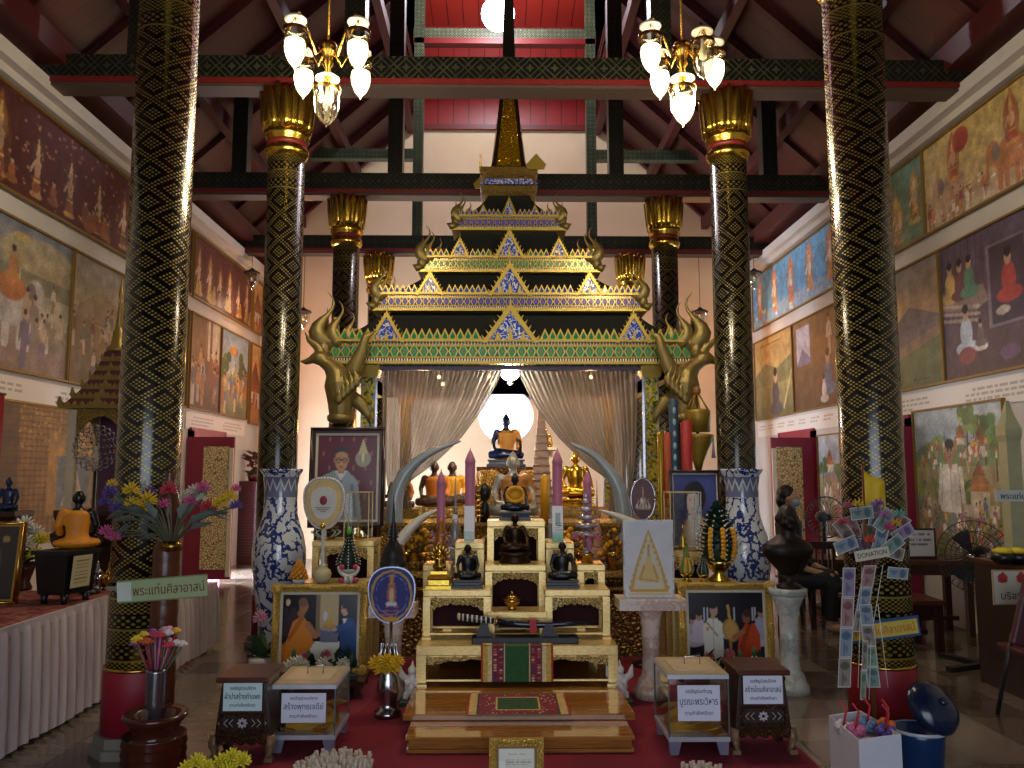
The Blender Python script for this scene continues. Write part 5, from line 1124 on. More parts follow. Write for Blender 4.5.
# dark box with paper, monk bust in orange robe on it
p = on(66, 604, HT_); t = thing('lectern_box', 'black tapered box on feet with a yellowed notice, on the skirted table', 'box', (p.x-.06, p.y+.1, HT_), rad(-14), scale=.86); G().box((0, 0, .22), (.24, .3, .30), taper=1.18).obj('body', BLACKL, t, bevel=.004)
for sx in (-1, 1):
    for sy in (-1, 1): G().lathe([(.025, 0), (.02, .03), (.035, .07)], (sx*.09, sy*.11, 0), 8).obj('foot', BLACKL, t)
G().box((0, 0, .385), (.32, .38, .03)).obj('lid', BLACKL, t)
c = Cv(24, 40, '#b8a87c')
for k in range(7): c.rect(.15, .15+k*.11, .85, .18+k*.11, '#7a6a48')
c.obj('notice', PAINT, t, (.148, -.125, .12), (0, .2, 0), (.022, 0, .24), .003)
p2 = W(80, 540, p.y+.1); t2 = thing('monk_statue', 'dark monk bust wrapped in a bright orange robe seen from behind, on the black box', 'statue', (p2.x-.05, p.y+.16, HT_+.345), rad(205)); seated(t2, .42, DARKB, ush=False, monk=True, rob_m=plain('#e08a10', .6, 0, .15))
for x, y, m, lab in ((97, 590, SILVER, 'small silver lidded urn on the skirted table by the pillar'), (109, 590, GOLDS, 'small gold lidded urn on the skirted table by the pillar')):
    p = on(x, y, HT_); t = thing('lidded_urn', lab, 'urn', (p.x, p.y, HT_), group='small urns'); G().lathe([(.03, 0), (.035, .015), (.02, .03), (.05, .07), (.055, .1), (.035, .12)], n=18).obj('body', m, t); G().lathe([(.04, .12), (.025, .14), (.01, .16), (.012, .175), (.002, .21)], n=14).obj('lid', m, t)
# small spired shrine on its own stand
t = thing('spired_shrine', 'small red and gold spired shrine with open arch standing on the table behind the pillar', 'shrine', (-3.25, 6.87, HL2+.011))
Z0 = HL2+.011
G().sq([(.32, 0), (.32, .06), (.26, .09), (.26, .42), (.31, .46), (.31, .52), (.27, .56), (.3, .66), (.3, .70)]).obj('base', WOODD, t)
AG = plain('#8c7438', .35, .6, .15, .3, 60)
for sx in (-1, 1):
    for sy in (-1, 1):
        g = G(); g.box((sx*.22, sy*.22, 1.09), (.06, .05, .8))
        for k in range(11): g.prism([(sx*.22-.036, .72+k*.07), (sx*.22+.036, .72+k*.07), (sx*.22+sx*.045, .78+k*.07)], sy*.22-.02, sy*.22+.01)
        g.obj('post', plain('#c8b494', .4, .2, .15), t)
for a in range(4):
    g = G(); M = Matrix.Rotation(a*PI/2, 4, 'Z'); pts = [(-.21, 1.5)]+[(-.21+.42*k/14, 1.16+.28*sin(PI*k/14)**.55) for k in range(15)]+[(.21, 1.5)]; g.prism(pts, -.24, -.22, M); g.obj('arch', CARVEF, t)
MT = plain('#4a0e1c', .5); g = G(); z = 1.5; w = .31
for k in range(6):
    g.m = 0; g.sq([(w, z), (w, z+.022)]); g.m = 1; g.sq([(w*.94, z+.022), (w*.78, z+.085)]); g.m = 0
    for a in range(4):
        M = Matrix.Rotation(a*PI/2, 4, 'Z')
        for j in range(-5, 6): h_ = (.075 if j in (-5, 0, 5) else .035)*(1-.08*k); g.prism([(x+j*w*.19, q+z+.02) for x, q in leafpoly(w*.13*(1.6 if j == 0 else 1), h_)], -w-.004, -w+.008, M)
    z += .08; w *= .79
g.lathe([(.085, z), (.095, z+.03), (.06, z+.07), (.05, z+.14), (.045, z+.18)]+[p for k in range(7) for p in ((.036-.003*k, z+.2+.035*k), (.026-.003*k, z+.225+.035*k))]+[(.012, z+.46), (.018, z+.5), (.002, z+.64)], n=14); g.obj('tiered_roof', [AG, MT], t)
G().bx(-.2, .2, .18, .21, .7, 1.46).obj('back_panel', plain('#4c1c38', .5), t)
q = W(96, 448, 6.02); t = thing('filigree_disc', 'round swirling silver filigree ornament on a dark stand before the small spired shrine', 'ornament', (q.x, 6.02, HT_)); g = G(); zc = W(95, 448, 6.02).z-HT_
for r in (.15, .125, .1, .072, .045, .02):
    n = max(6, int(r*150))
    for k in range(n): a = 2*PI*k/n; g.tube([(r*cos(a), .0, zc+r*sin(a)), ((r+.018)*cos(a+.12), -.012, zc+(r+.018)*sin(a+.12)), (r*cos(a+.28), 0, zc+r*sin(a+.28))], .006, 4)
g.obj('disc', plain('#98928e', .3, .8), t); g = G(); g.lathe([(.07, 0), (.07, .02), (.02, .04), (.016, zc-.15)], (0, .02, 0), 12); g.obj('stand', BLACKL, t)
p = W(10, 470, 7.2); t = thing('small_idol', 'small dark blue seated idol on a brown post at the left edge of the scene', 'statue', (p.x, 7.2, 0)); G().sq([(.16, 0), (.16, .06), (.1, .1), (.1, 1.16), (.15, 1.2), (.15, 1.24)]).obj('post', WOODD, t); o = bpy.data.objects.new('figure', None); COL.objects.link(o); o.parent = t; o.location = (0, 0, 1.24); seated(o, .3, plain('#1c2c4c', .3))
p = W(3, 440, 7.35); t = thing('hanging_banner', 'crimson cloth banner hanging on the wall at the left edge of the scene', 'banner', (-XW+.1, 7.3, 1.0)); c = G(); 
vs = [(.02*sin(i*1.3), -.12+.24*i/10, z) for z in (.1, 1.25) for i in range(11)]; c.add(vs, [(i, i+1, i+12, i+11) for i in range(10)], True); c.obj('cloth', CRIMSON, t).modifiers.new('t', 'SOLIDIFY').thickness = .01; G().tube([(0, -.15, 1.26), (0, .15, 1.26)], .012, 8).obj('rail', WOODD, t)
# dark book cabinet and pot plant by the left door
t = put('slatted_cabinet', 'dark louvred cabinet in the far corner beyond the left door leaf', 'cabinet', 252, 14.7, 0); G().bx(-.2, .2, -.15, .15, .0, 1.42).obj('body', WOODD, t, bevel=.01)
for k in range(26): G().bx(-.17, .17, -.17, -.15, .12+k*.048, .15+k*.048).obj('slat', WOODD, t)
t = put('potted_plant', 'dark leafy plant in a pot on top of the louvred cabinet', 'plant', 252, 14.7, 1.42); G().lathe([(.07, 0), (.1, .12), (.09, .13)], n=14).obj('pot', WOODR, t); g = G()
for k in range(40): a = k*2.4; r = .12+.1*random.random(); h = .15+.4*random.random(); leaf(g, (r*.3*cos(a), r*.3*sin(a), h-.08), (r*cos(a), r*sin(a), h), .05)
g.obj('foliage', plain('#4a4030', .6, 0, .2), t); g = G()
for k in range(7): a = k*.9; g.ell((.14*cos(a), .14*sin(a)-.05, .25+.3*random.random()), .03, 8, 5)
g.obj('blossoms', plain('#7a3a34', .6), t)
# ================================================================== framed pictures and everything beside the altar
GFR = mk_carved('ornate_gold_frame', '#a0742a', '#ecc864', 75, .7, .32, .3)
def ph_monk_gift(c):
    c.a[:] = c.c('#181820'); c.rect(.5, .45, .74, 1, '#c8b080'); c.rect(.44, .4, .5, 1, '#8a7450'); c.ell(.07, .88, .03, .05, '#e8c890'); c.rect(.02, .4, .08, .8, '#3a2a30'); c.ell(.14, .6, .07, .2, '#3c2c34')
    c.ell(.2, .12, .24, .24, '#c8741c'); c.poly([(.04, .05), (.46, .05), (.44, .2), (.38, .52), (.27, .7), (.14, .6), (.06, .3)], '#dc8628'); c.poly([(.1, .3), (.3, .66), (.24, .68), (.07, .36)], '#b8681c'); c.line(.34, .56, .44, .4, .045, '#b87a50'); c.line(.44, .4, .58, .45, .036, '#b87a50'); c.ell(.25, .72, .05, .06, '#a87048'); c.ell(.28, .83, .06, .11, '#b07a50'); c.ell(.27, .88, .06, .07, '#8a6040'); c.ell(.325, .81, .015, .03, '#b07a50')
    c.poly([(.36, .02), (.86, .02), (.84, .2), (.78, .32), (.44, .32), (.38, .2)], '#dfe2d4'); c.poly([(.52, .3), (.74, .3), (.76, .5), (.5, .5)], '#74748a'); c.ell(.63, .5, .13, .035, '#a8a0a0'); c.ell(.63, .53, .09, .04, '#c89a50'); c.ell(.62, .6, .045, .07, '#d0a850'); c.line(.62, .62, .62, .8, .012, '#e0bc5c'); c.ell(.57, .68, .03, .07, '#d8d8e0')
    c.poly([(.76, .02), (1, .02), (1, .56), (.92, .66), (.83, .66), (.77, .5)], '#244a80'); c.line(.88, .56, .72, .48, .045, '#2c5490'); c.ell(.7, .49, .03, .03, '#d0a888'); c.poly([(.8, .64), (.86, .64), (.82, .56)], '#e8e8ea'); c.ell(.83, .78, .055, .1, '#d0a484'); c.ell(.845, .85, .06, .055, '#1c1a1c'); c.ell(.88, .79, .03, .07, '#1c1a1c'); c.line(.77, .79, .83, .8, .008, '#2a2a2a')
def ph_officer(c):
    c.a[:] = c.c('#171722')
    for x in (.2, .24, .6, .84, .88): c.rect(x, .58, x+.025, .78, '#b0b8c0')
    for x, y, q in ((.06, .2, '#b8a8b4'), (.14, .26, '#c8c0c8'), (.93, .2, '#b8b8c8'), (.97, .3, '#a8a8c0')): c.sitter(x, y, .5, '#b08468', q, '#1c1a1c')
    c.poly([(.2, .0), (.46, .0), (.45, .46), (.38, .62), (.27, .62), (.19, .5)], '#e0e0d4'); c.line(.4, .54, .5, .36, .045, '#e0e0d4'); c.ell(.52, .35, .03, .035, '#c09878'); c.rect(.3, .6, .36, .66, '#c09878'); c.ell(.34, .74, .055, .1, '#c09878'); c.ell(.33, .81, .06, .055, '#1c1a1c'); c.line(.24, .56, .38, .36, .014, '#b8902c'); c.ell(.25, .46, .02, .03, '#c8a040'); c.line(.33, .6, .33, .1, .006, '#b0b0a4')
    c.ell(.56, .44, .11, .17, '#b0883c', 1, .25); c.ell(.56, .44, .08, .13, '#c89c50'); c.line(.55, .58, .53, .8, .02, '#c09a44'); c.line(.55, .3, .55, .14, .016, '#a87c34')
    c.poly([(.62, .0), (.94, .0), (.95, .36), (.88, .54), (.74, .52), (.66, .34)], '#c04a20'); c.poly([(.7, .1), (.84, .52), (.78, .52), (.66, .2)], '#98381a'); c.line(.72, .42, .6, .34, .035, '#9a6a4a'); c.ell(.77, .63, .055, .1, '#86583c'); c.ell(.785, .69, .058, .06, '#3a2a24')
L_PH = framed('gold framed photo of an orange robed monk and a man in blue', 270, 585, 367, 674, 6.2, ph_monk_gift, .052, GFR, (90, 76), mount=.02, ornate=True, tilt=.05)
R_PH = framed('gold framed photo of a man in white uniform handing a monk a fan', 681, 583, 773, 671, 6.2, ph_officer, .052, GFR, (90, 76), mount=.02, ornate=True, tilt=.05)
for o, lab in ((L_PH, 'dark wooden stool supporting the ornate photo of the monk and man in blue'), (R_PH, 'dark wooden stool supporting the ornate photo of the man in white uniform')):
    t = thing('picture_stool', lab, 'stool', (o.location.x, 6.16, .0)); z = o.location.z-.004; G().bx(-.36, .36, -.12, .22, z-.03, z).obj('top', WOODD, t)
    for sx in (-1, 1):
        for sy in (-.09, .19): G().box((sx*.32, sy, (z-.03)/2), (.04, .04, z-.03)).obj('leg', WOODD, t)
def lotus_bed(x0, x1, y, Y, label, seed):
    random.seed(seed); a = W(x0, y, Y); b = W(x1, y, Y); t = thing('flower_arrangement', label, 'flowers', ((a.x+b.x)/2, Y, a.z)); w = (b.x-a.x)/2
    sp = [(random.uniform(-w, w)*.9, -.02-.03*random.random(), .03+.05*random.random()) for k in range(8)]; flowers(t, sp, '#e0dcc8', .05); flowers(t, [(w*.1, 0, .12), (-w*.5, 0, .1)], '#b05a64', .04)
    g = G()
    for k in range(40): x = random.uniform(-w, w); z = random.random()*.09; leaf(g, (x, 0, z), (x+random.uniform(-.06, .06), -.04, z+random.uniform(-.02, .1)), .022)
    g.obj('leaves', DGREEN, t); bd = G()
    for k in range(5): x = -w*.8+w*1.6*k/4; bd.lathe([(.005, .0), (.006, .06), (.019, .09), (.014, .12), (.002, .135)], (x, .01, random.uniform(-.01, .04)), 10)
    bd.obj('lotus_bud', GREEN, t); bx_ = G(); bx_.bx(-w, w, -.03, .03, -.05, -.02); bx_.obj('foam_tray', DGREEN, t); return t, a.z
for x0, x1, lab, sd in ((286, 358, 'white lotus and leaf arrangement before the photo of the monk and man in blue', 3), (692, 762, 'white lotus and leaf arrangement before the photo of the man in white uniform', 4)):
    t, z = lotus_bed(x0, x1, 672, 5.98, lab, sd); q = thing('flower_stand', 'low dark stand under the white lotus arrangement'+(', monk and man in blue side' if sd == 3 else ', white uniform photo side'), 'stand', t.location); q.location.z = 0; G().bx(-.3, .3, -.06, .06, z-.09, z-.055).obj('top', WOODD, q)
    for s in (-1, 1): G().box((s*.25, 0, (z-.09)/2), (.04, .08, z-.09)).obj('leg', WOODD, q)
def gt(x0, x1, y, Y, dep, lab, **k): a, b, z = P2(x0, x1, y, Y); gilt_table(a, b, Y, dep, z, .0 if not k.get('zb') else k['zb'], lab, 'gilt_table', panel=True); return z
ZA = gt(292, 366, 583, 6.4, .3, 'gilt table behind the photo of the monk, bearing the cream fan pot')
ZB = gt(312, 374, 541, 6.75, .4, 'taller gilt table behind, bearing a dark green cone bouquet, under the portrait of the man')
ZA2 = gt(672, 742, 583, 6.4, .3, 'gilt table behind the photo of the man in white uniform, bearing brass bowls')
ZB2 = gt(668, 722, 552, 6.8, .5, 'taller gilt table in front of the portrait of the lady')
# portraits
def ph_king(c):
    c.a[:] = c.c('#5c2a38')
    for i in range(5):
        for j in range(6): c.ell(.1+.2*i+(.1 if j % 2 else 0), .1+.17*j, .022, .032, '#9a6a4a', .8)
    c.ell(.76, .72, .13, .1, '#9aa08c', .9); c.poly([(.68, .78), (.84, .78), (.76, .97)], '#b8b088'); c.ell(.76, .72, .06, .05, '#7a8478'); c.ell(.76, .73, .03, .06, '#c8c098')
    c.poly([(.05, .5), (.28, .58), (.5, .58), (.68, .46), (.76, .0), (.1, 0)], '#8ea0b0'); c.poly([(.05, .5), (.28, .58), (.38, .3), (.2, 0), (0, 0)], '#7e9a94'); c.poly([(.3, .58), (.5, .58), (.4, .46)], '#c8d0d4'); c.line(.58, .4, .66, .05, .02, '#6a8098'); c.line(.4, .46, .4, .05, .008, '#607890')
    c.rect(.34, .54, .46, .64, '#a8805e'); c.ell(.4, .7, .11, .13, '#b08a68'); c.ell(.4, .79, .12, .065, '#3a3a3c'); c.ell(.4, .76, .1, .04, '#b08a68'); c.rect(.3, .7, .5, .712, '#4a4038'); c.ring(.35, .7, .045, .035, .25, '#3a3430'); c.ring(.45, .7, .045, .035, .25, '#3a3430'); c.ell(.4, .62, .035, .01, '#8a5a50'); c.ell(.4, .665, .014, .025, '#c09a78'); c.ell(.285, .7, .016, .03, '#a07a58'); c.ell(.515, .7, .016, .03, '#a07a58')
def ph_lady(c):
    c.grad(0, 1, '#2a2a58', '#34407c'); c.ell(.75, .7, .3, .3, '#4a5494', .6, 0, .8); c.ell(.5, .0, .36, .45, '#b8a088'); c.poly([(.2, 0), (.34, .42), (.6, .42), (.82, 0)], '#c8b49c'); c.ell(.5, .68, .24, .22, '#18141c'); c.ell(.44, .6, .13, .19, '#c89c84'); c.rect(.4, .36, .5, .48, '#c09478'); c.ell(.44, .79, .18, .07, '#18141c'); c.ell(.39, .63, .022, .012, '#2a2020'); c.ell(.49, .63, .022, .012, '#2a2020'); c.ell(.44, .51, .04, .014, '#a04848'); c.ell(.44, .57, .016, .03, '#d0a890'); c.ell(.6, .5, .02, .03, '#d8c878')
framed('large portrait of a man in glasses and grey jacket, dark wooden frame', 307, 427, 385, 528, 7.2, ph_king, .05, WOODD, (70, 90), mount=.02, tilt=.05, legs=1.05)
framed('portrait of a dark haired lady on a blue ground, dark wooden frame', 671, 470, 721, 550, 7.35, ph_lady, .03, WOODD, (60, 90), mount=.008, tilt=.04, legs=.9)
def acrylic_case(x0, x1, y0, y1, Y, label, inner):
    a = W(x0, y1, Y); b = W(x1, y0, Y); w = (b.x-a.x)/2; h = b.z-a.z; t = thing('display_case', label, 'display case', ((a.x+b.x)/2, Y, a.z))
    g = G(); 
    for p, q in (((-w, -w), (w, -w)), ((w, -w), (w, w)), ((w, w), (-w, w)), ((-w, w), (-w, -w))): g.quad((*p, .02), (*q, .02), (*q, h), (*p, h))
    g.quad((-w, -w, h), (w, -w, h), (w, w, h), (-w, w, h)); g.obj('glass', GLASS, t); e = G()
    for x in (-w, w):
        for y in (-w, w): e.box((x, y, h/2), (.007, .007, h))
        e.box((x, 0, h), (.007, 2*w, .007)); e.box((0, x, h), (2*w, .007, .007))
    e.obj('edges', plain('#c8a868', .3, .3), t); G().bx(-w-.01, w+.01, -w-.01, w+.01, 0, .02).obj('base', BRASS, t); inner(thing_parent(t, label), w, h)
def thing_parent(t, label):
    return t
def inner_stupa(t, w, h):
    g = G(); g.lathe([(w*.3, .02), (w*.34, .04), (w*.15, h*.16), (w*.22, h*.2), (w*.08, h*.28), (w*.02, h*.45)], n=14); g.obj('gold_relic', GOLD, t)
acrylic_case(346, 371, 492, 540, 6.95, 'clear case with a small gold relic before the portrait of the man in glasses', inner_stupa)
acrylic_case(668, 697, 492, 551, 6.95, 'clear case with a small gold relic before the portrait of the lady', inner_stupa)
# bouquets: dark leaf cones strung with jasmine
def cone(t, z, r, h, leafm, beads, gar=0, garm=None, top=None):
    prf = (lambda u: max(.05, sin(PI*min(1, u*.82+.2)))**.75) if gar == 3 else (lambda u: (1-u)**.75*(.55+.45*min(1, u*5)))
    g = G(); random.seed(11)
    for k in range(90):
        u = (k+.5)/90; a = k*2.4; rr = r*prf(u); zz = z+h*u; d = Vector((cos(a), sin(a), 0)); leaf(g, Vector((0, 0, zz))+d*rr*.4, Vector((0, 0, zz+h*.1))+d*rr, r*.22)
    g.lathe([(r*.3, z), (r*.75, z+h*.15), (r*.5, z+h*.5), (r*.1, z+h*.9), (0, z+h)], n=14); g.obj('leaf_cone', leafm, t)
    b = G()
    for s in range(9):
        a0 = s*2*PI/9
        for k in range(12): u = k/12; rr = r*1.03*prf(u); b.ell((rr*cos(a0), rr*sin(a0), z+h*(u*.95+.03)), r*.05, 6, 4)
    b.obj('jasmine_beads', beads, t)
    if gar:
        for s in range(gar):
            a0 = -PI/2+(s-(gar-1)/2)*.62; q = G()
            for k in range(8): u = .16+k/8*.5; rr = r*1.02*prf(u); q.ell((rr*cos(a0), rr*sin(a0), z+h*u), r*.13, 8, 5)
            q.obj('marigold_string', garm, t)
JAS = plain('#dcdccc', .6)
def bouquet(x, y0, y1, Y, z, label, r, leafm=DGREEN, gar=0, vase=BRASS, vh=.1, top=None):
    p = W(x, y0, Y); H = p.z-z; t = thing('garland_bouquet', label, 'flowers', (p.x, Y, z)); G().lathe([(r*.5, 0), (r*.55, .012), (r*.22, vh*.35), (r*.6, vh*.8), (r*.75, vh), (r*.7, vh), (r*.3, vh*.7)], n=20).obj('bowl', vase, t)
    cone(t, vh*.8, r, H-vh*.8-(.06 if top else 0), leafm, JAS, gar, MARI)
    if top: G().lathe([(.006, H-.08), (.022, H-.04), (.016, H-.015), (.002, H)], n=12).obj('top_bud', top, t)
    return t
bouquet(349, 526, 588, 6.47, ZA, 'green leaf cone bouquet with jasmine strings and a green bud, beside the cream pot', .11, gar=0, vase=plain('#c8d0c8', .3), top=plain('#5aa83a', .5))
p = W(351, 578, 6.37); 
for dx in (-.05, .05):
    o = G(); o.box((0, 0, 0), (.03, .02, .045), taper=.8); 
t = thing('jasmine_garland', 'white jasmine garland with pink roses hanging before the leaf cone bouquet', 'garland', (p.x-.01, 6.34, ZA)); g = G()
for k in range(24): a = PI*k/23; g.ell((.07*cos(a), -.02, .12-.06*sin(a)), .014, 7, 5)
for s in (-1, 1): g.tube([(s*.02, -.02, .06), (s*.022, -.02, .005)], .014, 8)
g.obj('beads', JAS, t); g = G()
for s in (-1, 1):
    for z_ in (.125, .03): G().ell((s*.052, -.02, z_), (.022, .02, .022)).obj('rose', plain('#c03a5a', .6), t)
bouquet(326, 540, 570, 6.95, ZB, 'low dark round bouquet with white jasmine edging behind the fan stem', .14, gar=0)
bouquet(717, 505, 583, 6.5, ZA2, 'big green cone bouquet with yellow marigold strings before the lady portrait', .16, gar=3, vh=.16, vase=GOLD)
bouquet(686, 548, 583, 6.45, ZA2, 'small yellow and green bouquet in a brass bowl beside the marble slab', .07, leafm=plain('#8a9a2c', .6), gar=2, vh=.07, vase=GOLD)
bouquet(703, 556, 583, 6.43, ZA2, 'small dark green bouquet in a brass bowl under the big marigold bouquet', .06, gar=0, vh=.06, vase=GOLD)
p = W(668, 570, 6.42); t = thing('flower_bunch', 'pink and white flower bunch at the edge of the marble slab', 'flowers', (p.x, 6.42, ZA2)); G().lathe([(.03, 0), (.04, .06), (.045, .08)], n=12).obj('pot', WHITE, t); flowers(t, [(.0, 0, .16), (.04, -.02, .12)], '#c86a8a', .03); flowers(t, [(-.04, 0, .13), (.02, -.04, .18)], '#dcd8d0', .03)
t = put('marigold_cone', 'orange yellow marigold cone in a white cup beside the cream fan pot', 'flowers', 301, 6.4, ZA-.0); t.location.z = W(301, 585, 6.4).z
G().lathe([(.03, 0), (.045, .03), (.05, .045), (.02, .04)], n=14).obj('cup', WHITE, t); g = G()
for k in range(70): u = k/70; a = k*2.4; r = .055*(1-u**1.6)+.004; g.ell((r*cos(a), r*sin(a), .05+.13*u), .014, 6, 4)
g.obj('petals', plain('#d8901c', .65), t)
# cream embroidered fan on a pole in a pot
def fanpoly(w, h, n=36): 
    f = lambda q, e: math.copysign(abs(q)**e, q)
    return [(w*f(sin(2*PI*k/n), .85)*(1-.16*cos(2*PI*k/n)), -h*f(cos(2*PI*k/n), .9)) for k in range(n)]
t = put('monk_fan', 'cream and gold monk fan on a turned white pole in a cream pot', 'fan', 324, 6.36, ZA); c0 = W(323, 503, 6.36).z-ZA
G().lathe([(.03, 0), (.06, .03), (.07, .07), (.06, .1), (.03, .125), (.04, .14)], n=20).obj('pot', plain('#c8b88a', .4), t)
pr = []
for k in range(12): z = .12+(c0-.2-.12)*k/11; pr += [(.013, z), (.017, z+.008)]
G().lathe(pr, n=10).obj('pole', WHITE, t)
for sc, col, y, nm in ((1.0, plain('#d8d0bc', .6), 0, 'rim'), (.87, plain('#c8a868', .35, .5, .2, .4, 80), -.012, 'gold_border'), (.62, plain('#e4e0d4', .6), -.02, 'centre')):
    G().prism([(x, z+c0) for x, z in fanpoly(.155*sc, .195*sc)], y, y+.015, None).obj(nm, col, t)
g = G()
for x, z in fanpoly(.148, .188, 60): g.ell((x, -.004, z+c0), .011, 6, 4)
g.obj('beaded_edge', WHITE, t); G().ell((0, -.022, c0+.02), (.028, .006, .035)).obj('red_emblem', plain('#8c2030', .5), t)
for k, wd in enumerate((.12, .09, .04)): G().box((0, -.023, c0-.035-.014*k), (wd, .003, .005)).obj('stitched_line', plain('#5a4030', .6), t)
G().ell((0, -.02, c0-.17), (.02, .02, .025)).obj('gold_knob', GOLD, t)
# dark model stupa on marble pedestal, blue fan in the silver vase
def pedestal(x, ybase, ytop, Y, r, mat, label, slab=0):
    p = W(x, 600, Y); h = W(x, ytop, Y).z; t = thing('marble_pedestal', label, 'pedestal', (p.x, Y, .012 if abs(p.x) < 1.6 else 0)); h -= t.location.z
    g = G(); g.lathe([(r*1.9, 0), (r*1.9, .05), (r*1.6, .08), (r*1.45, .12), (r*1.1, .15), (r*1.0, .19), (r*.95, h*.5), (r*1.02, h*.5+.01), (r*.97, h*.5+.02), (r*1.0, h-.2), (r*1.15, h-.18), (r*1.1, h-.15), (r*1.5, h-.08), (r*1.75, h-.05)], n=32); g.obj('column', mat, t)
    s = G()
    if slab: s.bx(-slab, slab, -.14, .14, h-.075, h)
    else: s.lathe([(r*1.75, h-.05), (r*2.0, h-.035), (r*2.0, h), (0, h)], n=32)
    s.obj('top', mat, t, bevel=.004); return h+t.location.z
HP = pedestal(394, 700, 604, 5.98, .06, MARBLE, 'pink marble pedestal behind the blue fan, carrying the dark model stupa', .16)
t = put('stupa_model', 'dark grey model stupa with a black ringed spire behind the blue fan', 'stupa model', 394, 5.98, HP); h = W(394, 495, 5.98).z-HP; SG = plain('#5a5654', .6, 0, .3)
G().sq([(.095, 0), (.095, .02), (.085, .03), (.08, h*.3), (.09, h*.32), (.09, h*.34)]).obj('stone_base', SG, t); g = G(); g.lathe([(.092, h*.34), (.094, h*.37), (.08, h*.4), (.075, h*.46), (.06, h*.52), (.035, h*.57), (.022, h*.6)]+[p for k in range(6) for p in ((.042-.006*k, h*(.61+.03*k)), (.02-.002*k, h*(.63+.03*k)))]+[(.01, h*.8), (.002, h)], n=22); g.obj('bell_and_spire', plain('#262426', .35, .2, .2), t)
t = put('silver_vase', 'tall silver vase with a crown rim and yellow flowers standing on the red carpet', 'vase', 391, 5.52, .012)
z = W(391, 660, 5.52).z
G().lathe([(.085, 0), (.085, .03), (.06, .05), (.05, .08), (.075, .16), (.06, .24), (.045, .28), (.06, .33), (.04, .32)], n=24).obj('vase', SILVER, t)
g = G()
for k in range(10): a = 2*PI*k/10; flame(g, .05*cos(a), .05*sin(a), .3, .16, cos(a)*.3, sin(a)*.3, .014)
g.obj('crown_rim', SILVER, t); flowers(t, [(-.07, -.06, z-.02), (0, -.09, z), (.06, -.06, z-.01), (-.03, -.08, z-.05), (.035, -.09, z-.045)], '#e0b41c', .06)
t = put('monk_fan', 'royal blue oval monk fan in clear wrapping above the silver vase', 'fan', 393, 5.6, .02); c0 = W(393, 595, 5.6).z-.02
c = Cv(60, 70, '#121c70')
c.ring(.5, .5, .46, .46, .1, '#b8923c'); c.ring(.5, .5, .36, .36, .05, '#8a9ac8', .7); c.ell(.5, .52, .1, .24, '#a85a3c'); c.poly([(.44, .7), (.56, .7), (.5, .92)], '#c8902c'); c.ell(.5, .5, .05, .14, '#c8b08a'); c.ell(.5, .34, .13, .04, '#c8c8d0'); c.text(.28, .27, .72, 3, .07, '#c86a4a'); c.ell(.5, .06, .16, .05, '#c8902c')
blade = G(); blade.prism([(x, z+c0) for x, z in fanpoly(.155, .185)], 0, .012); bo = blade.obj('rim', plain('#a8b0c8', .25, .5), t)
cm = Cv(60, 70, '#22337c'); cm.a = c.a
def disc_paint(cv, par, w, h, z0, y, mat):
    n = 40; rings = 24; vs = [(0, y, z0)]; cols = [cv.a[cv.h//2, cv.w//2]]
    P0 = fanpoly(w, h, n)
    for r in range(1, rings+1):
        for x, z in P0:
            f = r/rings; vs.append((x*f, y, z0+z*f)); i = int(np.clip((x*f/w*.5*.98+.5)*cv.w, 0, cv.w-1)); j = int(np.clip((z*f/h*.5*.98+.5)*cv.h, 0, cv.h-1)); cols.append(cv.a[j, i])
    fs = [(0, 1+k, 1+(k+1) % n) for k in range(n)]
    for r in range(rings-1):
        for k in range(n): a = 1+r*n+k; b = 1+r*n+(k+1) % n; fs.append((a, b, b+n, a+n))
    me = bpy.data.meshes.new('face'); me.from_pydata(vs, [], [f[::-1] for f in fs]); me.materials.append(mat); lc = np.array(cols); lc = np.where(lc <= .04045, lc/12.92, ((lc+.055)/1.055)**2.4); lc = np.concatenate([lc, np.ones((len(lc), 1))], 1)
    at_ = me.color_attributes.new('paint', 'FLOAT_COLOR', 'POINT'); at_.data.foreach_set('color', lc.ravel()); o = bpy.data.objects.new('embroidered_face', me); COL.objects.link(o); o.parent = par; return o
disc_paint(c, t, .147, .176, c0, -.004, PAINT); G().lathe([(.011, .1), (.011, c0-.17)], n=10).obj('handle', SILVER, t)
w = G(); w.ell((0, .004, c0), (.165, .025, .197), 24, 14); w.obj('clear_wrapper', mk_glass('crinkled_film', '#ffffff', -.08, .1), t)
# white winged figures beside the platform
def winged(x, y, lab, s):
    p = FL(x, y, .012); t = thing('winged_figure', lab, 'figurine', (p.x, p.y, .012), group='white winged figurines', scale=1.35); G().sq([(.06, 0), (.06, .02), (.05, .03)]).obj('green_base', DGREEN, t)
    g = G(); g.ell((0, 0, .08), (.04, .035, .05)); g.tube([(0, 0, .1), (0, -.005, .15)], [.03, .02], 10); g.ell((0, -.01, .165), (.022, .026, .024)); g.tube([(0, -.03, .165), (0, -.045, .155)], [.01, .003], 6); g.tube([(0, 0, .18), (0, .005, .215)], [.012, .002], 6)
    for q in (-1, 1): g.tube([(q*.03, .005, .12), (q*.055, .0, .14), (q*.065, .0, .19)], [.02, .02, .004], 8, .5); g.tube([(q*.025, -.02, .06), (q*.03, -.035, .03)], [.016, .014], 8); g.tube([(q*.03, -.01, .12), (q*.02, -.04, .1), (q*.005, -.045, .12)], [.012, .01, .008], 7)
    g.obj('figure', WHITE, t, remesh=.004)
winged(412, 704, 'small white winged figurine at the platform corner near the silver vase', 1); winged(620, 703, 'small white winged figurine at the platform corner near the marble pedestal', -1)
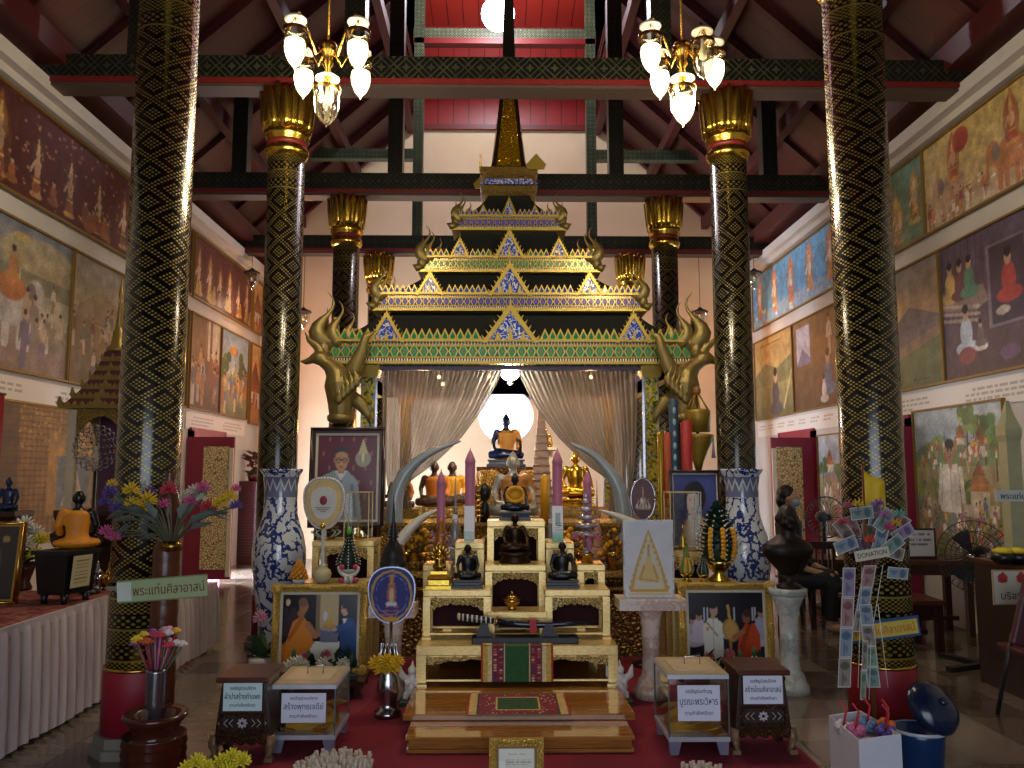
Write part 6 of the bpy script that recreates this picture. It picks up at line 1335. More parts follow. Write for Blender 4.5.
# marble slab with the gilt line Buddha on a pedestal
HS = pedestal(650, 699, 597, 5.95, .062, MARBLE, 'pink marble pedestal with square top carrying the engraved marble slab', .235)
a = W(624, 597, 5.9); b = W(673, 520, 5.9); w = b.x-a.x; h = b.z-HS
t = thing('marble_slab', 'upright white marble slab engraved with a golden seated Buddha', 'plaque', ((a.x+b.x)/2, 5.9, HS)); G().bx(-w/2, w/2, 0, .03, 0, h).obj('slab', mk_marble('white_veined_marble', '#d4d6d8', '#a8acb0', 4), t, bevel=.003)
c = Cv(70, 100, '#d2d4d4'); c.k = w/h; gl = '#c8a04a'; gd = '#d8bc7a'
c.mott(.06, 6)
for q, col in ((.40, gl), (.33, '#d4c8a4')): c.poly([(.5-q, .1), (.5+q, .1), (.5+q*.75, .36), (.5+q*.42, .62), (.5, .90 if q == .4 else .84), (.5-q*.42, .62), (.5-q*.75, .36)], col)
c.poly([(.24, .14), (.76, .14), (.66, .38), (.58, .6), (.5, .76), (.42, .6), (.34, .38)], '#cfcdbf')
for k in range(9):
    u = k/9; 
    for s in (-1, 1): c.ell(.5+s*(.38*(1-u)+.02), .12+.7*u, .03, .03, gl)
c.ell(.5, .24, .24, .05, gd); c.poly([(.4, .24), (.6, .24), (.62, .42), (.38, .42)], gd); c.ell(.5, .41, .13, .05, gd); c.ell(.5, .5, .06, .06, gd); c.line(.5, .55, .5, .68, .02, gl); c.line(.4, .4, .32, .24, .02, gl); c.line(.6, .4, .68, .24, .02, gl); c.line(.3, .24, .7, .2, .012, gl); c.rect(.1, .06, .9, .1, gl); c.rect(.06, .02, .94, .05, gd)
c.obj('engraving', PAINT, t, (-w/2+.012, -.002, .012), (w-.024, 0, 0), (0, 0, h-.024), .002)
t = put('oval_plaque', 'dark red oval plaque with silver rim and emblem behind the marble slab', 'plaque', 643, 6.9, 0); z = W(643, 499, 6.9).z
G().prism([(.1*cos(k*PI/18), z+.17*sin(k*PI/18)) for k in range(36)], 0, .02).obj('board', plain('#5a2420', .4), t); r = G(); r.tube([(.1*cos(k*PI/18), 0, z+.17*sin(k*PI/18)) for k in range(37)], .009, 6); r.obj('silver_rim', SILVER, t)
g = G(); g.ell((0, -.005, z-.02), (.03, .006, .04)); g.tube([(0, -.005, z+.0), (0, -.005, z+.1)], [.012, .002], 6)
for k in range(5): flame(g, -.04+.02*k, -.005, z-.09, .09, (k-2)*.25, 0, .008)
g.obj('emblem', plain('#b8a8a0', .4, .3), t); G().lathe([(.12, 0), (.12, .03), (.02, .06), (.018, z-.16)], n=14).obj('stand', WOODD, t)
# blue and white vases
def mk_porc():
    t = Mt('blue_white_porcelain', '#c8d0d8', .12); n = t.noise(6.5, 4, .6); v = t.vor(8); m = ((n-.5).ab().lt(.03)+(v.lt(.25)*n.gt(.45))+n.gt(.66)).mn(1); u, q = t.uv(); zig = (((u*14).fr()-.5).ab()*.14+1.17-q).ab().lt(.014)*q.gt(1.12)
    band = (q.gt(1.12)*q.lt(1.26)); m2 = (m*(band*-1+1)+zig*-1*0+band*(zig*-1+1)*.75).mn(1); t.base(t.mix(m2, '#c4ccd2', '#1c3474')); t.set(Coat_Weight=.6); return t.m
PORC = mk_porc()
def bigvase(x, Y, label, base):
    p = W(x, 560, Y); t = thing('porcelain_vase', label, 'vase', (p.x, Y, 0), group='blue and white vases'); s = .985
    g = G(); prof = [(.15, 0), (.155, .03), (.15, .12), (.165, .3), (.2, .5), (.225, .66), (.225, .76), (.2, .86), (.165, .94), (.145, 1.0), (.14, 1.1), (.142, 1.2), (.155, 1.27), (.18, 1.3), (.182, 1.315), (.15, 1.31), (.13, 1.2)]
    z1 = W(x, 469, Y).z/1.315; g.lathe([(r, z*1.0) for r, z in prof], n=40); o = g.obj('body', PORC, t); o.scale = (.98, .98, z1)
    st = G(); st.lathe([(.2, 0), (.2, .04), (.17, .06)], n=24); st.obj('foot', WOODD, t); return t
bigvase(279, 7.12, 'tall blue and white porcelain vase before the pillar beside the photo of the monk', 0); bigvase(744, 7.12, 'tall blue and white porcelain vase before the pillar beside the bronze bust', 0)
t = put('lotus_figure', 'pink lotus and green leaves at the foot of the porcelain vase, monk photo side', 'flowers', 266, 6.75, 0); g = G()
for k in range(8): a = k*.9; leaf(g, (0, 0, .1), (.16*cos(a), .1*sin(a), .12+.1*(k % 3)), .06)
g.obj('leaves', GREEN, t); p = W(265, 617, 6.75).z; flowers(t, [(0, -.05, p)], '#d89ab0', .075); G().lathe([(.08, 0), (.1, .1), (.09, .12)], n=14).obj('pot', WHITE, t); stems(t, (0, 0, .1), [(0, -.05, p)])
# bronze bust on pale pedestal and the person behind it
HB2 = pedestal(788, 688, 588, 6.12, .068, MARBLEW, 'pale green white marble pedestal carrying the dark bronze bust', 0)
t = put('bronze_bust', 'dark bronze bust of a man without arms on the pale marble pedestal', 'statue', 786, 6.12, HB2); h = W(786, 500, 6.12).z-HB2; BZ = plain('#261a13', .45, .35, .2)
g = G(); q = lambda x, y, z: (x*h, y*h, z*h)
g.tube([q(0, 0, .13), q(0, 0, .2), q(0, 0, .3), q(0, 0, .38), q(0, 0, .44), q(0, 0, .5), q(0, 0, .55), q(0, 0, .61)], [.08*h, .13*h, .22*h, .285*h, .3*h, .27*h, .19*h, .11*h], 20, .58)
g.tube([q(0, 0, .56), q(0, -.01, .7)], [.11*h, .09*h], 12); g.ell(q(0, -.01, .79), (.118*h, .14*h, .165*h)); g.ell(q(0, -.15, .775), (.022*h, .03*h, .035*h)); g.ell(q(0, -.12, .7), (.045*h, .035*h, .035*h))
for s in (-1, 1): g.ell(q(s*.122, 0, .785), (.02*h, .03*h, .045*h)); g.ell(q(s*.045, -.13, .82), (.028*h, .015*h, .012*h)); g.ell(q(s*.055, -.11, .75), (.035*h, .03*h, .03*h))
g.obj('bust', BZ, t, remesh=.009); G().lathe([(.14*h, 0), (.14*h, .03*h), (.08*h, .06*h), (.07*h, .09*h), (.1*h, .15*h)], n=20).obj('socle', BZ, t)
# ================================================================== a person beyond the bust
p = W(791, 600, 8.6); t = thing('person', 'person with short black hair and face mask, dark clothes, seated behind the bust', 'person', (p.x, 8.6, 0), rad(58))
SKIN = plain('#b08868', .5, 0, .08); g = G(); hz = W(791, 497, 8.6).z
S = hz-1.14
g.tube([(0, 0, .46), (0, .0, .6), (0, -.01, .8), (0, 0, S+.88), (0, 0, S+.97)], [.16, .15, .16, .18, .07], 16, .65); g.tube([(0, 0, S+.94), (0, -.01, S+1.06)], [.055, .05], 10); g.ell((0, -.02, S+1.13), (.075, .092, .11)); g.ell((0, -.115, S+1.12), (.014, .02, .022)); g.ell((0, -.1, S+1.08), (.022, .015, .01))
for s in (-1, 1):
    g.ell((s*.17, 0, S+.87), .065); g.tube([(s*.18, 0, S+.87), (s*.23, -.02, S+.6), (s*.2, -.2, S+.44)], [.055, .045, .035], 10); g.tube([(s*.2, -.2, S+.44), (s*.12, -.34, S+.4)], [.033, .027], 8); g.ell((s*.1, -.37, S+.4), (.032, .045, .018))
    for k in range(4): g.tube([(s*(.085+.018*k), -.39, S+.4), (s*(.085+.018*k), -.43-.01*(k in (1, 2)), S+.39), (s*(.085+.018*k), -.45, S+.375)], [.009, .008, .006], 6)
    g.tube([(s*.075, -.36, S+.4), (s*.055, -.39, S+.395)], [.01, .007], 6)
    g.tube([(s*.09, 0, .5), (s*.11, -.4, .5), (s*.11, -.42, .45), (s*.1, -.4, .08)], [.095, .075, .06, .04], 12); g.ell((s*.1, -.46, .05), (.045, .11, .045)); g.ell((s*.074, -.02, S+1.12), (.014, .022, .03)); g.ell((s*.03, -.105, S+1.145), (.014, .008, .007))
g.obj('body', SKIN, t, remesh=.011)
c = G(); DK = plain('#1c1a1e', .8, 0, .15); c.tube([(0, 0, .44), (0, 0, .6), (0, -.01, .8), (0, 0, S+.88), (0, 0, S+.955)], [.175, .165, .175, .195, .09], 16, .68)
for s in (-1, 1): c.ell((s*.17, 0, S+.865), .078); c.tube([(s*.18, 0, S+.87), (s*.235, -.02, S+.6), (s*.2, -.19, S+.45)], [.068, .06, .05], 10)
c.obj('shirt', DK, t, remesh=.012); c = G()
for s in (-1, 1): c.tube([(s*.09, .05, .5), (s*.11, -.4, .505), (s*.11, -.425, .45), (s*.1, -.405, .12)], [.115, .09, .075, .06], 12)
c.obj('trousers', plain('#141418', .8), t, remesh=.012); hr = G(); hr.ell((0, .015, S+1.17), (.09, .1, .1)); hr.ell((0, .05, S+1.11), (.085, .07, .1)); hr.obj('hair', plain('#0c0a0a', .45), t, remesh=.01)
m = G(); m.ell((0, -.07, S+1.085), (.066, .06, .048)); m.obj('face_mask', plain('#8ca4b4', .8), t)
t = thing('plain_stool', 'plain wooden stool under the seated person behind the bust', 'stool', (p.x, 8.62, 0)); G().bx(-.2, .2, -.18, .18, .36, .39).obj('seat', WOODD, t)
for sx in (-1, 1):
    for sy in (-1, 1): G().tube([(sx*.17, sy*.15, 0), (sx*.15, sy*.13, .36)], .018, 8).obj('leg', WOODD, t)
# ================================================================== donation boxes
def wood_box(x0, x1, xc, yb, ytop, label, big, small, paper, back=.34):
    f = FL((x0+x1)/2, yb); Y = f.y; a = W(x0, yb, Y).x; b = W(x1, yb, Y).x; H = W(xc, ytop, Y+.05).z; t = thing('donation_box', label, 'donation box', ((a+b)/2, Y, .012), group='carved wooden donation boxes'); w = (b-a)/2*.9; D_ = .30
    def ring(z, k): return [(-w*k, .02+.02*z, z), (w*k, .02+.02*z, z), (w*k, D_, z), (-w*k, D_, z)]
    WD = plain('#341b11', .3, 0, .3, .2, 40); WG = mk_carved_dark; zt = H-.045
    rs = [ring(.12, .98), ring(.17, .95), ring(zt, .78)]; vs = [p for r in rs for p in r]; fs = [(3, 2, 1, 0), (8, 9, 10, 11)]+[(i*4+k, i*4+(k+1) % 4, (i+1)*4+(k+1) % 4, (i+1)*4+k) for i in range(2) for k in range(4)]
    bo = G().add(vs, fs).obj('body', WD, t, bevel=.006)
    l = G(); l.bx(-w*.92, w*.92, -.02, D_+.02, zt, zt+.03); l.obj('lid', WOODR, t, bevel=.008)
    for sx in (-1, 1):
        for y in (.03, D_-.03): q = G(); q.tube([(sx*w*.93, y, .13), (sx*w*1.0, y-.01, .08), (sx*w*.92, y, .03), (sx*w*.96, y-.01, .02)], [.035, .028, .018, .02], 8); q.box((sx*w*.97, y-.012, .012), (.045, .045, .024)); q.obj('leg', plain('#8a6a4a', .4, .1, .2, .4, 60) if y < .1 else WD, t)
    s = G(); n = 20; s.prism([(-w*.95, .14)]+[(-w*.95+1.9*w*k/n, .105-.02*abs(sin(k*PI/4))) for k in range(n+1)]+[(w*.95, .14)], -.002, .02); s.obj('carved_skirt', WG, t)
    # recessed panel with inlaid flower
    zp0, zp1 = .155, .155+(zt-.155)*.34; fr = G(); 
    for z in (zp0, zp1): fr.box((0, .017, z), (w*1.5, .016, .016))
    for s_ in (-1, 1): fr.box((s_*w*.74, .017, (zp0+zp1)/2), (.016, .016, zp1-zp0))
    fr.obj('panel_moulding', WG, t); k = G(); zc = (zp0+zp1)/2
    for q in range(8): an = q*PI/4; k.ell((.018*cos(an), .014, zc+.018*sin(an)), (.012, .006, .007), 8, 5, ry=-an)
    for s_ in (-1, 1):
        for q in range(3): k.tube([(s_*(.05+.03*q), .015, zc-.02), (s_*(.07+.03*q), .014, zc), (s_*(.05+.03*q), .015, zc+.02)], .0025, 5)
    k.obj('pearl_inlay', plain('#c8c0c8', .25), t)
    ph0, ph1 = zp1+.022, zt-.002; pw = w*1.36; sg = G(); sg.bx(-pw/2-.0, pw/2, .006, .010, ph0, ph1); so = sg.obj('paper_sign', plain(paper, .7, 0, .03), t); hh = ph1-ph0
    text('lettering', 'ขอเชิญร่วมบริจาค', hh*.17, INK, so, (0, .004, ph1-hh*.2), fit=pw*.66); text('lettering', big, hh*.27, INK, so, (0, .004, ph1-hh*.5), fit=pw*.92); text('lettering', small, hh*.16, INKB, so, (0, .004, ph0+hh*.2), fit=pw*.66)
    return t
mk_carved_dark = mk_carved('dark_carved_wood', '#1c0f08', '#5a3820', 60, .9, .4, .1)
def acryl_box(x0, x1, yb, ytop, label, top, big, small, back):
    f = FL((x0+x1)/2, yb); Y = f.y; a = W(x0, yb, Y).x; b = W(x1, yb, Y).x; w = (b-a)/2; H = W((x0+x1)/2, ytop, Y).z; D_ = .42; t = thing('donation_box', label, 'donation box', ((a+b)/2, Y, .012), group='clear acrylic donation boxes')
    z0 = .075
    g = G(); 
    for p, q in (((-w, 0), (w, 0)), ((w, 0), (w, D_)), ((w, D_), (-w, D_)), ((-w, D_), (-w, 0))): g.quad((*p, z0+.02), (*q, z0+.02), (*q, H-.03), (*p, H-.03))
    g.obj('clear_walls', GLASS, t); e = G(); AL = plain('#c8ccd8', .3, .3)
    for z, hh in ((z0+.012, .024), (H-.022, .022)): e.bx(-w-.004, w+.004, -.006, .006, z-hh/2, z+hh/2); e.bx(-w-.004, w+.004, D_-.006, D_+.006, z-hh/2, z+hh/2); e.bx(-w-.006, -w+.006, 0, D_, z-hh/2, z+hh/2); e.bx(w-.006, w+.006, 0, D_, z-hh/2, z+hh/2)
    e.obj('edge_trim', AL, t); k = G()
    for x in (-w, w):
        for y in (0, D_): k.box((x, y, (z0+H)/2), (.008, .008, H-z0-.03))
    k.obj('corner_bead', plain('#5a6a64', .2), t); tp = G(); tp.bx(-w, w, 0, D_, H-.012, H-.004); to = tp.obj('top', plain('#b8a47c', .4, 0, .1), t); u = G(); u.bx(-w*.72, w*.72, D_*.18, D_*.82, H-.004, H+.002); u.obj('inset', plain('#d0bc98', .4), to); hd = G(); hd.tube([(-.03, D_*.5, H), (-.03, D_*.5, H+.04), (.06, D_*.5, H+.05), (.06, D_*.5, H)], .004, 6); hd.obj('handle', SILVER, to)
    for sx in (-1, 1):
        for y in (.03, D_-.03): q = G(); q.prism([(sx*w, z0), (sx*(w-.07), z0), (sx*(w-.05), .0), (sx*(w-.005), 0)][::sx], y-.02, y+.02); q.obj('foot', plain('#8c8ca4', .35, .3), t)
    G().bx(-w, w, 0, D_, z0, z0+.015).obj('floor_plate', WHITE, t)
    n = G(); random.seed(len(label))
    for q in range(34): n.box((random.uniform(-w*.75, w*.75), random.uniform(.06, D_-.06), z0+.02+.11*random.random()), (.14, .07, .004), rz=random.uniform(0, 3), rx=random.uniform(-.4, .4), ry=random.uniform(-.3, .3))
    n.obj('gold_cloth_fold', plain('#c8962a', .6, 0, .2), t); y_ = G(); y_.lathe([(w*.95, 0), (w*.9, .05), (w*.5, .1), (0, .12)], (0, D_/2, z0+.016), 4, False, PI/4, 1.25, .8); y_.obj('yellow_cloth', plain('#d8a41c', .7, 0, .2, .3, 30), t)
    pw = w*1.42; ph1 = z0+(H-z0)*.82; ph0 = z0+(H-z0)*.30; sg = G(); sg.bx(-pw/2, pw/2, -.005, -.002, ph0, ph1); so = sg.obj('paper_sign', plain('#d8dcec', .7, 0, .03), t); hh = ph1-ph0
    text('lettering', top, hh*.15, INK, so, (0, -.0065, ph1-hh*.17), fit=pw*.62); text('lettering', big, hh*.28, INKB, so, (0, -.0065, ph1-hh*.46), fit=pw*.9); text('lettering', small, hh*.15, INKB, so, (0, -.0065, ph0+hh*.22), fit=pw*.66); return t
TS = 'ตามกำลังศรัทธา'
wood_box(208, 272, 240, 765, 674, 'carved wooden donation box with pale green sign, beside the pot of paper flowers', 'ผ้าป่าสร้างกำแพง', TS, '#c4dcdc')
wood_box(733, 798, 765, 757, 667, 'carved wooden donation box with white sign, beside the carton and money tree side', 'สร้างโดมศิลาอาสน์', TS, '#d8dcec')
acryl_box(271, 334, 756, 685, 'clear donation box with white sign before the photo of the monk', 'ขอเชิญร่วมบริจาค', 'สร้างพุทธเจดีย์', TS, 0)
acryl_box(670, 730, 758, 675, 'clear donation box with white sign before the marble slab pedestal', 'ขอเชิญร่วมทำบุญ', 'บูรณะพระวิหาร', TS, 0)
# ================================================================== foreground left: pots and flowers
t = put('brown_pot', 'dark brown ringed pottery jar holding the silver vase of paper flowers', 'jar', 165, 4.28, 0); hz = W(165, 712, 4.28).z
pr = [(.13, 0), (.15, .05)]
for k in range(5): z = .06+.045*k; pr += [(.155, z), (.148, z+.03), (.153, z+.04)]
G().lathe(pr+[(.12, hz-.14), (.1, hz-.1), (.125, hz-.05), (.155, hz-.02), (.15, hz), (.1, hz-.01), (.08, hz-.08), (0, hz-.085)], n=32).obj('jar', plain('#4a2014', .22, 0, .25), t)
t = put('silver_vase', 'ringed silver vase of paper flower sticks standing in the brown jar', 'vase', 164, 4.28, hz-.08); z1 = W(164, 668, 4.28).z-(hz-.08); pr = [(.04, 0)]
for k in range(9): z = .01+(z1-.02)*k/9; pr += [(.045+.006*k/9, z), (.041+.006*k/9, z+(z1/9)*.6)]
G().lathe(pr+[(.055, z1), (.045, z1-.01)], n=24).obj('vase', plain('#8a8a90', .2, .9), t); random.seed(5); cols = ['#d8a020', '#8a4aa0', '#c83a50', '#d89ab8', '#e0c030', '#d8d0d0', '#6a4a98', '#c85a30']
for k in range(22):
    a = k*2.4; r = .03+.09*math.sqrt(k/22); zt = W(164, 640, 4.28).z-(hz-.08)+random.uniform(-.02, .05)-r*.2; q = G(); q.tube([(r*.2*cos(a), r*.2*sin(a), z1-.05), (r*cos(a), r*sin(a)*.8, zt)], .005, 5); st = q.obj('stick', plain(['#a83040', '#3a6a44', '#b86a8a', '#8c2a3a'][k % 4], .5), t); f = G(); f.ell((r*cos(a), r*sin(a)*.8, zt+.012), (.022, .022, .017), 8, 5)
    for j in range(5): f.ell((r*cos(a)+.02*cos(j*1.26), r*sin(a)*.8+.02*sin(j*1.26), zt+.01), (.012, .012, .008), 6, 4)
    f.obj('paper_flower', plain(cols[k % 8], .65), st)
t = put('tall_vase', 'tall slim turned brown wooden vase with bulb neck standing before the big pillar', 'vase', 169, 4.66, 0); H = W(172, 471, 4.66).z; pr = [(.09, 0), (.085, .04), (.072, .08)]
for k in range(14): z = .1+k*.075; pr += [(.07, z), (.073, z+.035), (.07, z+.07)]
G().lathe(pr+[(.06, 1.17), (.045, 1.2), (.05, 1.22), (.045, 1.24), (.062, 1.3), (.068, 1.36), (.055, 1.43), (.03, 1.5), (.022, H-.02), (.03, H)], n=24).obj('body', plain('#5c3018', .3, 0, .25), t)
def spray(label, pts, leaves, seed):
    o = W(172, 545, 4.5); t = thing('artificial_flowers', label, 'flowers', o); random.seed(seed)
    P_ = []
    for x, y, c, r in pts:
        p = W(x, y, 4.46+random.uniform(-.05, .1))-o; P_.append(p); g = G(); mum(g, p, r*1.25, 30); g.obj('flower', plain(c, .65, 0, .12), t)
    stems(t, (0, 0, 0), P_, plain('#5a5a40', .6), .005); g = G()
    for x, y, dx, dy, w in leaves: a = W(x, y, 4.48)-o; b = W(x+dx, y+dy, 4.44)-o; leaf(g, a, b, w*1.5)
    g.obj('leaves', plain('#7c8c84', .6, 0, .2), t); q = G(); q.tube([(0, .0, -.03), (0, 0, .02)], .05, 12); q.obj('tie', BRASS, t)
Yc, Pk, Vi, Rd, Wt = '#d8b424', '#c85a88', '#5a4488', '#b83244', '#c8c4a8'
spray('spray of cloth flowers and grey leaves reaching left in front of the big pillar', [(131, 490, Yc, .038), (147, 500, Yc, .045), (131, 503, Yc, .03), (143, 508, Yc, .035), (117, 508, Vi, .035), (110, 492, Vi, .035), (112, 513, Pk, .0), (111, 535, Pk, .03), (106, 531, Pk, .03), (115, 537, Pk, .028), (164, 505, Pk, .033), (169, 490, Rd, .04), (150, 492, Vi, .03), (105, 502, Vi, .03), (112, 484, Yc, .025)],
      [(160, 525, -30, -12, .03), (140, 520, -30, 2, .04), (150, 515, -34, -8, .035), (130, 512, -25, 8, .04), (160, 535, -22, 5, .03), (135, 525, -22, 12, .035), (125, 505, -18, -6, .03), (155, 520, -10, -20, .025)], 3)
spray('spray of cloth flowers and grey leaves reaching right towards the carved door leaf', [(191, 501, Pk, .034), (203, 488, Pk, .034), (209, 507, Rd, .04), (219, 503, Yc, .034), (230, 497, Yc, .034), (236, 506, Vi, .03), (194, 491, Wt, .035), (185, 496, Wt, .03), (236, 489, Pk, .025), (201, 498, Wt, .025)],
      [(188, 525, 28, -14, .03), (200, 518, 30, -6, .035), (190, 530, 24, -8, .028), (205, 512, 26, 4, .03), (195, 505, 10, -18, .03), (180, 520, 14, -22, .03), (212, 515, 18, 6, .025)], 4)
# green name board tied to the pillar
a = W(118, 592, 4.57); b = W(208, 585, 4.57); t = thing('name_sign', 'pale green name board with dark red Thai lettering tied to the big pillar', 'sign', ((a.x+b.x)/2, 4.565, (a.z+b.z)/2)); t.rotation_euler = (0, -math.atan2(b.z-a.z, b.x-a.x), 0); w = b.x-a.x; h = .115
so = G().bx(-w/2, w/2, -.006, .006, -h/2, h/2).obj('board', plain('#9aa878', .5, 0, .08), t); e = G()
for z in (-h/2, h/2): e.box((0, -.006, z), (w, .006, .006))
e.obj('edge', plain('#6a7850', .5), so); text('lettering', 'พระแท่นศิลาอาสน์', .07, plain('#6a2a1c', .6), so, (.035, -.0075, -.005), fit=w*.8); G().bx(-w*.5, -w*.34, -.009, -.006, -h*.42, h*.42).obj('clear_tape', plain('#c8d4c8', .3), so); G().lathe([(.197, -.012), (.197, .012)], (-2.15-t.location.x, 4.95-4.565, 0), 32, cap=False).obj('tie_strap', plain('#8a8a78', .5), t)
# bottom edge: mums, incense bowl, certificate
for x, y, Y, lab in ((197, 762, 4.05, 'yellow chrysanthemum head at the bottom edge beside the brown jar'), (232, 756, 4.1, 'yellow chrysanthemum bunch at the bottom edge before the carved wooden box')):
    p = W(x, y, Y); t = thing('chrysanthemum', lab, 'flowers', (p.x, Y, 0)); G().lathe([(.05, 0), (.06, .08), (.04, .15), (.045, .18)], n=14).obj('vase', DGREEN, t); sp = [(0, 0, p.z-.0), (-.05, 0, p.z-.03), (.05, -.01, p.z-.02), (.0, -.05, p.z-.05)]; flowers(t, sp, '#dcd02c', .045); stems(t, (0, 0, .2), sp)
    g = G(); 
    for k in range(6): leaf(g, (0, 0, p.z-.12), (.07*cos(k), .07*sin(k), p.z-.09), .02)
    g.obj('leaves', GREEN, t)
def ticket_bowl(x, y, Y, r, lab, n, sd):
    p = W(x, y, Y); t = thing('offering_basket', lab, 'basket', (p.x, Y, 0)); random.seed(sd); G().lathe([(r*.7, 0), (r*.75, p.z*.5), (r*1.05, p.z-.09), (r, p.z-.08), (r*.6, p.z-.12), (0, p.z-.12)], n=26).obj('basket', plain('#8a6a3a', .6, 0, .3, .6, 80), t); g = G()
    for k in range(n): a = k*2.4; q = r*.95*math.sqrt(k/n); z = p.z-.03-q*q*1.2; g.tube([(q*cos(a), q*sin(a), z-.08), (q*1.1*cos(a)+random.uniform(-.02, .02), q*1.1*sin(a)+random.uniform(-.02, .02), z+random.uniform(0, .03))], .009, 6)
    o = g.obj('rolled_papers', plain('#c8bcae', .7, 0, .2), t); o['kind'] = 'stuff'
ticket_bowl(335, 752, 4.05, .17, 'basket of rolled pale papers at the bottom edge before the clear donation box', 150, 1)
ticket_bowl(703, 764, 4.05, .11, 'basket of pale rolled papers just showing at the bottom edge, hall restoring box side', 80, 2)
def ph_cert(c): c.a[:] = c.c('#d4d8c4'); c.text(.2, .8, .85, 1, .06, '#4a4a3a'); c.text(.15, .62, .9, 3, .07, '#7a7a68'); c.rect(.03, .3, .2, .6, '#e8ecdc', .8)
framed('small gold framed certificate standing at the bottom edge before the wooden platform', 489, 740, 544, 805, 4.25, ph_cert, .035, GFR, (50, 50), mount=.012, mcol='#8a6a2a', zb=.012, tilt=.1, nm='framed_certificate')
# ================================================================== right: money tree, carton, bin, sign
BILLS = [('#6e827c', '#3e5a5a'), ('#80748a', '#50466a'), ('#8e706c', '#6a3e40'), ('#74828e', '#42546c'), ('#7e766c', '#4c4840'), ('#70866e', '#42604a')]
def note(par, o, u, v, k, nm='bank_note'):
    c = Cv(22, 12, BILLS[k % 6][0]); c.border(.08, '#c8c8c0'); c.ell(.72, .5, .13, .34, BILLS[k % 6][1]); c.rect(.1, .3, .45, .36, BILLS[k % 6][1]); c.rect(.1, .6, .5, .66, BILLS[k % 6][1]); c.ell(.3, .48, .1, .16, BILLS[k % 6][1], .6); return c.obj(nm, PAINT, par, o, u, v, .0012)
p = W(873, 700, 4.62); t = thing('money_tree', 'money tree of folded banknotes and paper flowers with a DONATION strip', 'money tree', (p.x, 4.62, 0)); H = W(873, 505, 4.62).z
G().tube([(0, 0, 0), (.01, 0, .7), (0, 0, H)], [.012, .01, .006], 8).obj('stem', WOODM, t); G().lathe([(.13, 0), (.13, .02), (.03, .05), (.02, .1)], n=16).obj('foot', WOODD, t)
random.seed(9); L_ = lambda x, y, Y=4.55: W(x, y, Y)-t.location
for k, (x, y, an) in enumerate(((862, 513, .1), (875, 514, 1.4), (853, 527, -1.2), (846, 545, .35), (844, 530, -.9), (886, 530, .3), (893, 545, .6), (903, 533, .5), (899, 520, -.5), (880, 540, 1.2), (893, 552, -.3), (868, 536, 1.5), (884, 520, .9), (859, 545, .2))):
    c = L_(x, y, 4.52+.06*(k % 3)); u = Vector((cos(an), .1, sin(an)))*.13; v = Vector((-sin(an), 0, cos(an)))*.068; note(t, c-u/2-v/2, u, v, k)
    G().tube([(0, 0, H*.7), c*.5+Vector((0, 0, H*.38)), c], .004, 5).obj('twig', plain('#7a5a4a', .6), t)
for x, y, c in ((858, 504, Yc), (885, 515, '#b878a8'), (889, 527, '#d84a88'), (896, 523, Yc), (870, 540, '#d8502c'), (843, 522, '#b83a5a'), (879, 503, '#8a5aa0'), (900, 514, '#5aa89a'), (848, 505, '#a85a6a')):
    g = G(); mum(g, L_(x, y, 4.5), .032, 20); g.obj('paper_flower', plain(c, .65), t); G().tube([(0, 0, H*.75), L_(x, y, 4.5)], .003, 5).obj('twig', plain('#7a5a4a', .6), t)
c0 = L_(855, 557, 4.47); c1 = L_(889, 551, 4.47); mid = (c0+c1)/2; sg = G().box((0, 0, 0), ((c1-c0).length, .004, .055)); so = sg.obj('donation_strip', plain('#c8c0a8', .6), t); so.location = mid; so.rotation_euler = (0, -math.atan2(c1.z-c0.z, c1.x-c0.x), 0); text('lettering', 'DONATION', .036, INK, so, (0, -.003, 0), fit=(c1-c0).length*.85)
# hanging strings of banknotes
def string(xs, n, k0, w=.068):
    for i in range(n):
        (x, y) = xs[0][0]+(xs[1][0]-xs[0][0])*i/n, xs[0][1]+(xs[1][1]-xs[0][1])*i/n; (X2, Y2) = xs[0][0]+(xs[1][0]-xs[0][0])*(i+1)/n, xs[0][1]+(xs[1][1]-xs[0][1])*(i+1)/n
        a = L_(x, y, 4.47); b = L_(X2, Y2, 4.47); d = b-a; s = Vector((w, 0, 0)); note(t, a-s/2, d, -s if False else s, k0+i) if False else note(t, b-s/2+Vector((0, .004*i, 0)), -d*.98, -s*-1*-1, k0+i)
    q = G(); q.tube([L_(*xs[0], 4.475), L_(*xs[1], 4.475)], .002, 4); q.obj('thread', WHITE, t)
string(((862, 567), (858, 688)), 4, 1); string(((883, 565), (872, 632)), 3, 2); string(((878, 604), (888, 688)), 4, 3); string(((871, 640), (869, 700)), 2, 4, .03)
o = note(t, L_(887, 578, 4.5), Vector((.11, 0, -.01)), Vector((.01, 0, .06)), 3)
t = thing('yellow_flag', 'small bright yellow cloth flag standing above the money tree', 'flag', W(872, 520, 4.72)); t.location.z = 0; o0 = t.location; a = W(864, 468, 4.7)-o0; g = G(); vs = []
for i in range(9):
    for j in range(7): u = i/8; v = j/6; vs.append((a.x+.13*u+.03*u*v*0, .02*sin(u*7+v*2), a.z-.0-.24*v-.10*u*u*(1-v)-.03*sin(u*4)))
fs = [(i*7+j, i*7+j+1, (i+1)*7+j+1, (i+1)*7+j) for i in range(8) for j in range(6)]; g.add(vs, fs, True); g.obj('cloth', plain('#e0b818', .6, 0, .08), t).modifiers.new('t', 'SOLIDIFY').thickness = .003; G().tube([(a.x, .0, 0), (a.x, 0, a.z+.02)], .006, 6).obj('pole', WOODM, t)
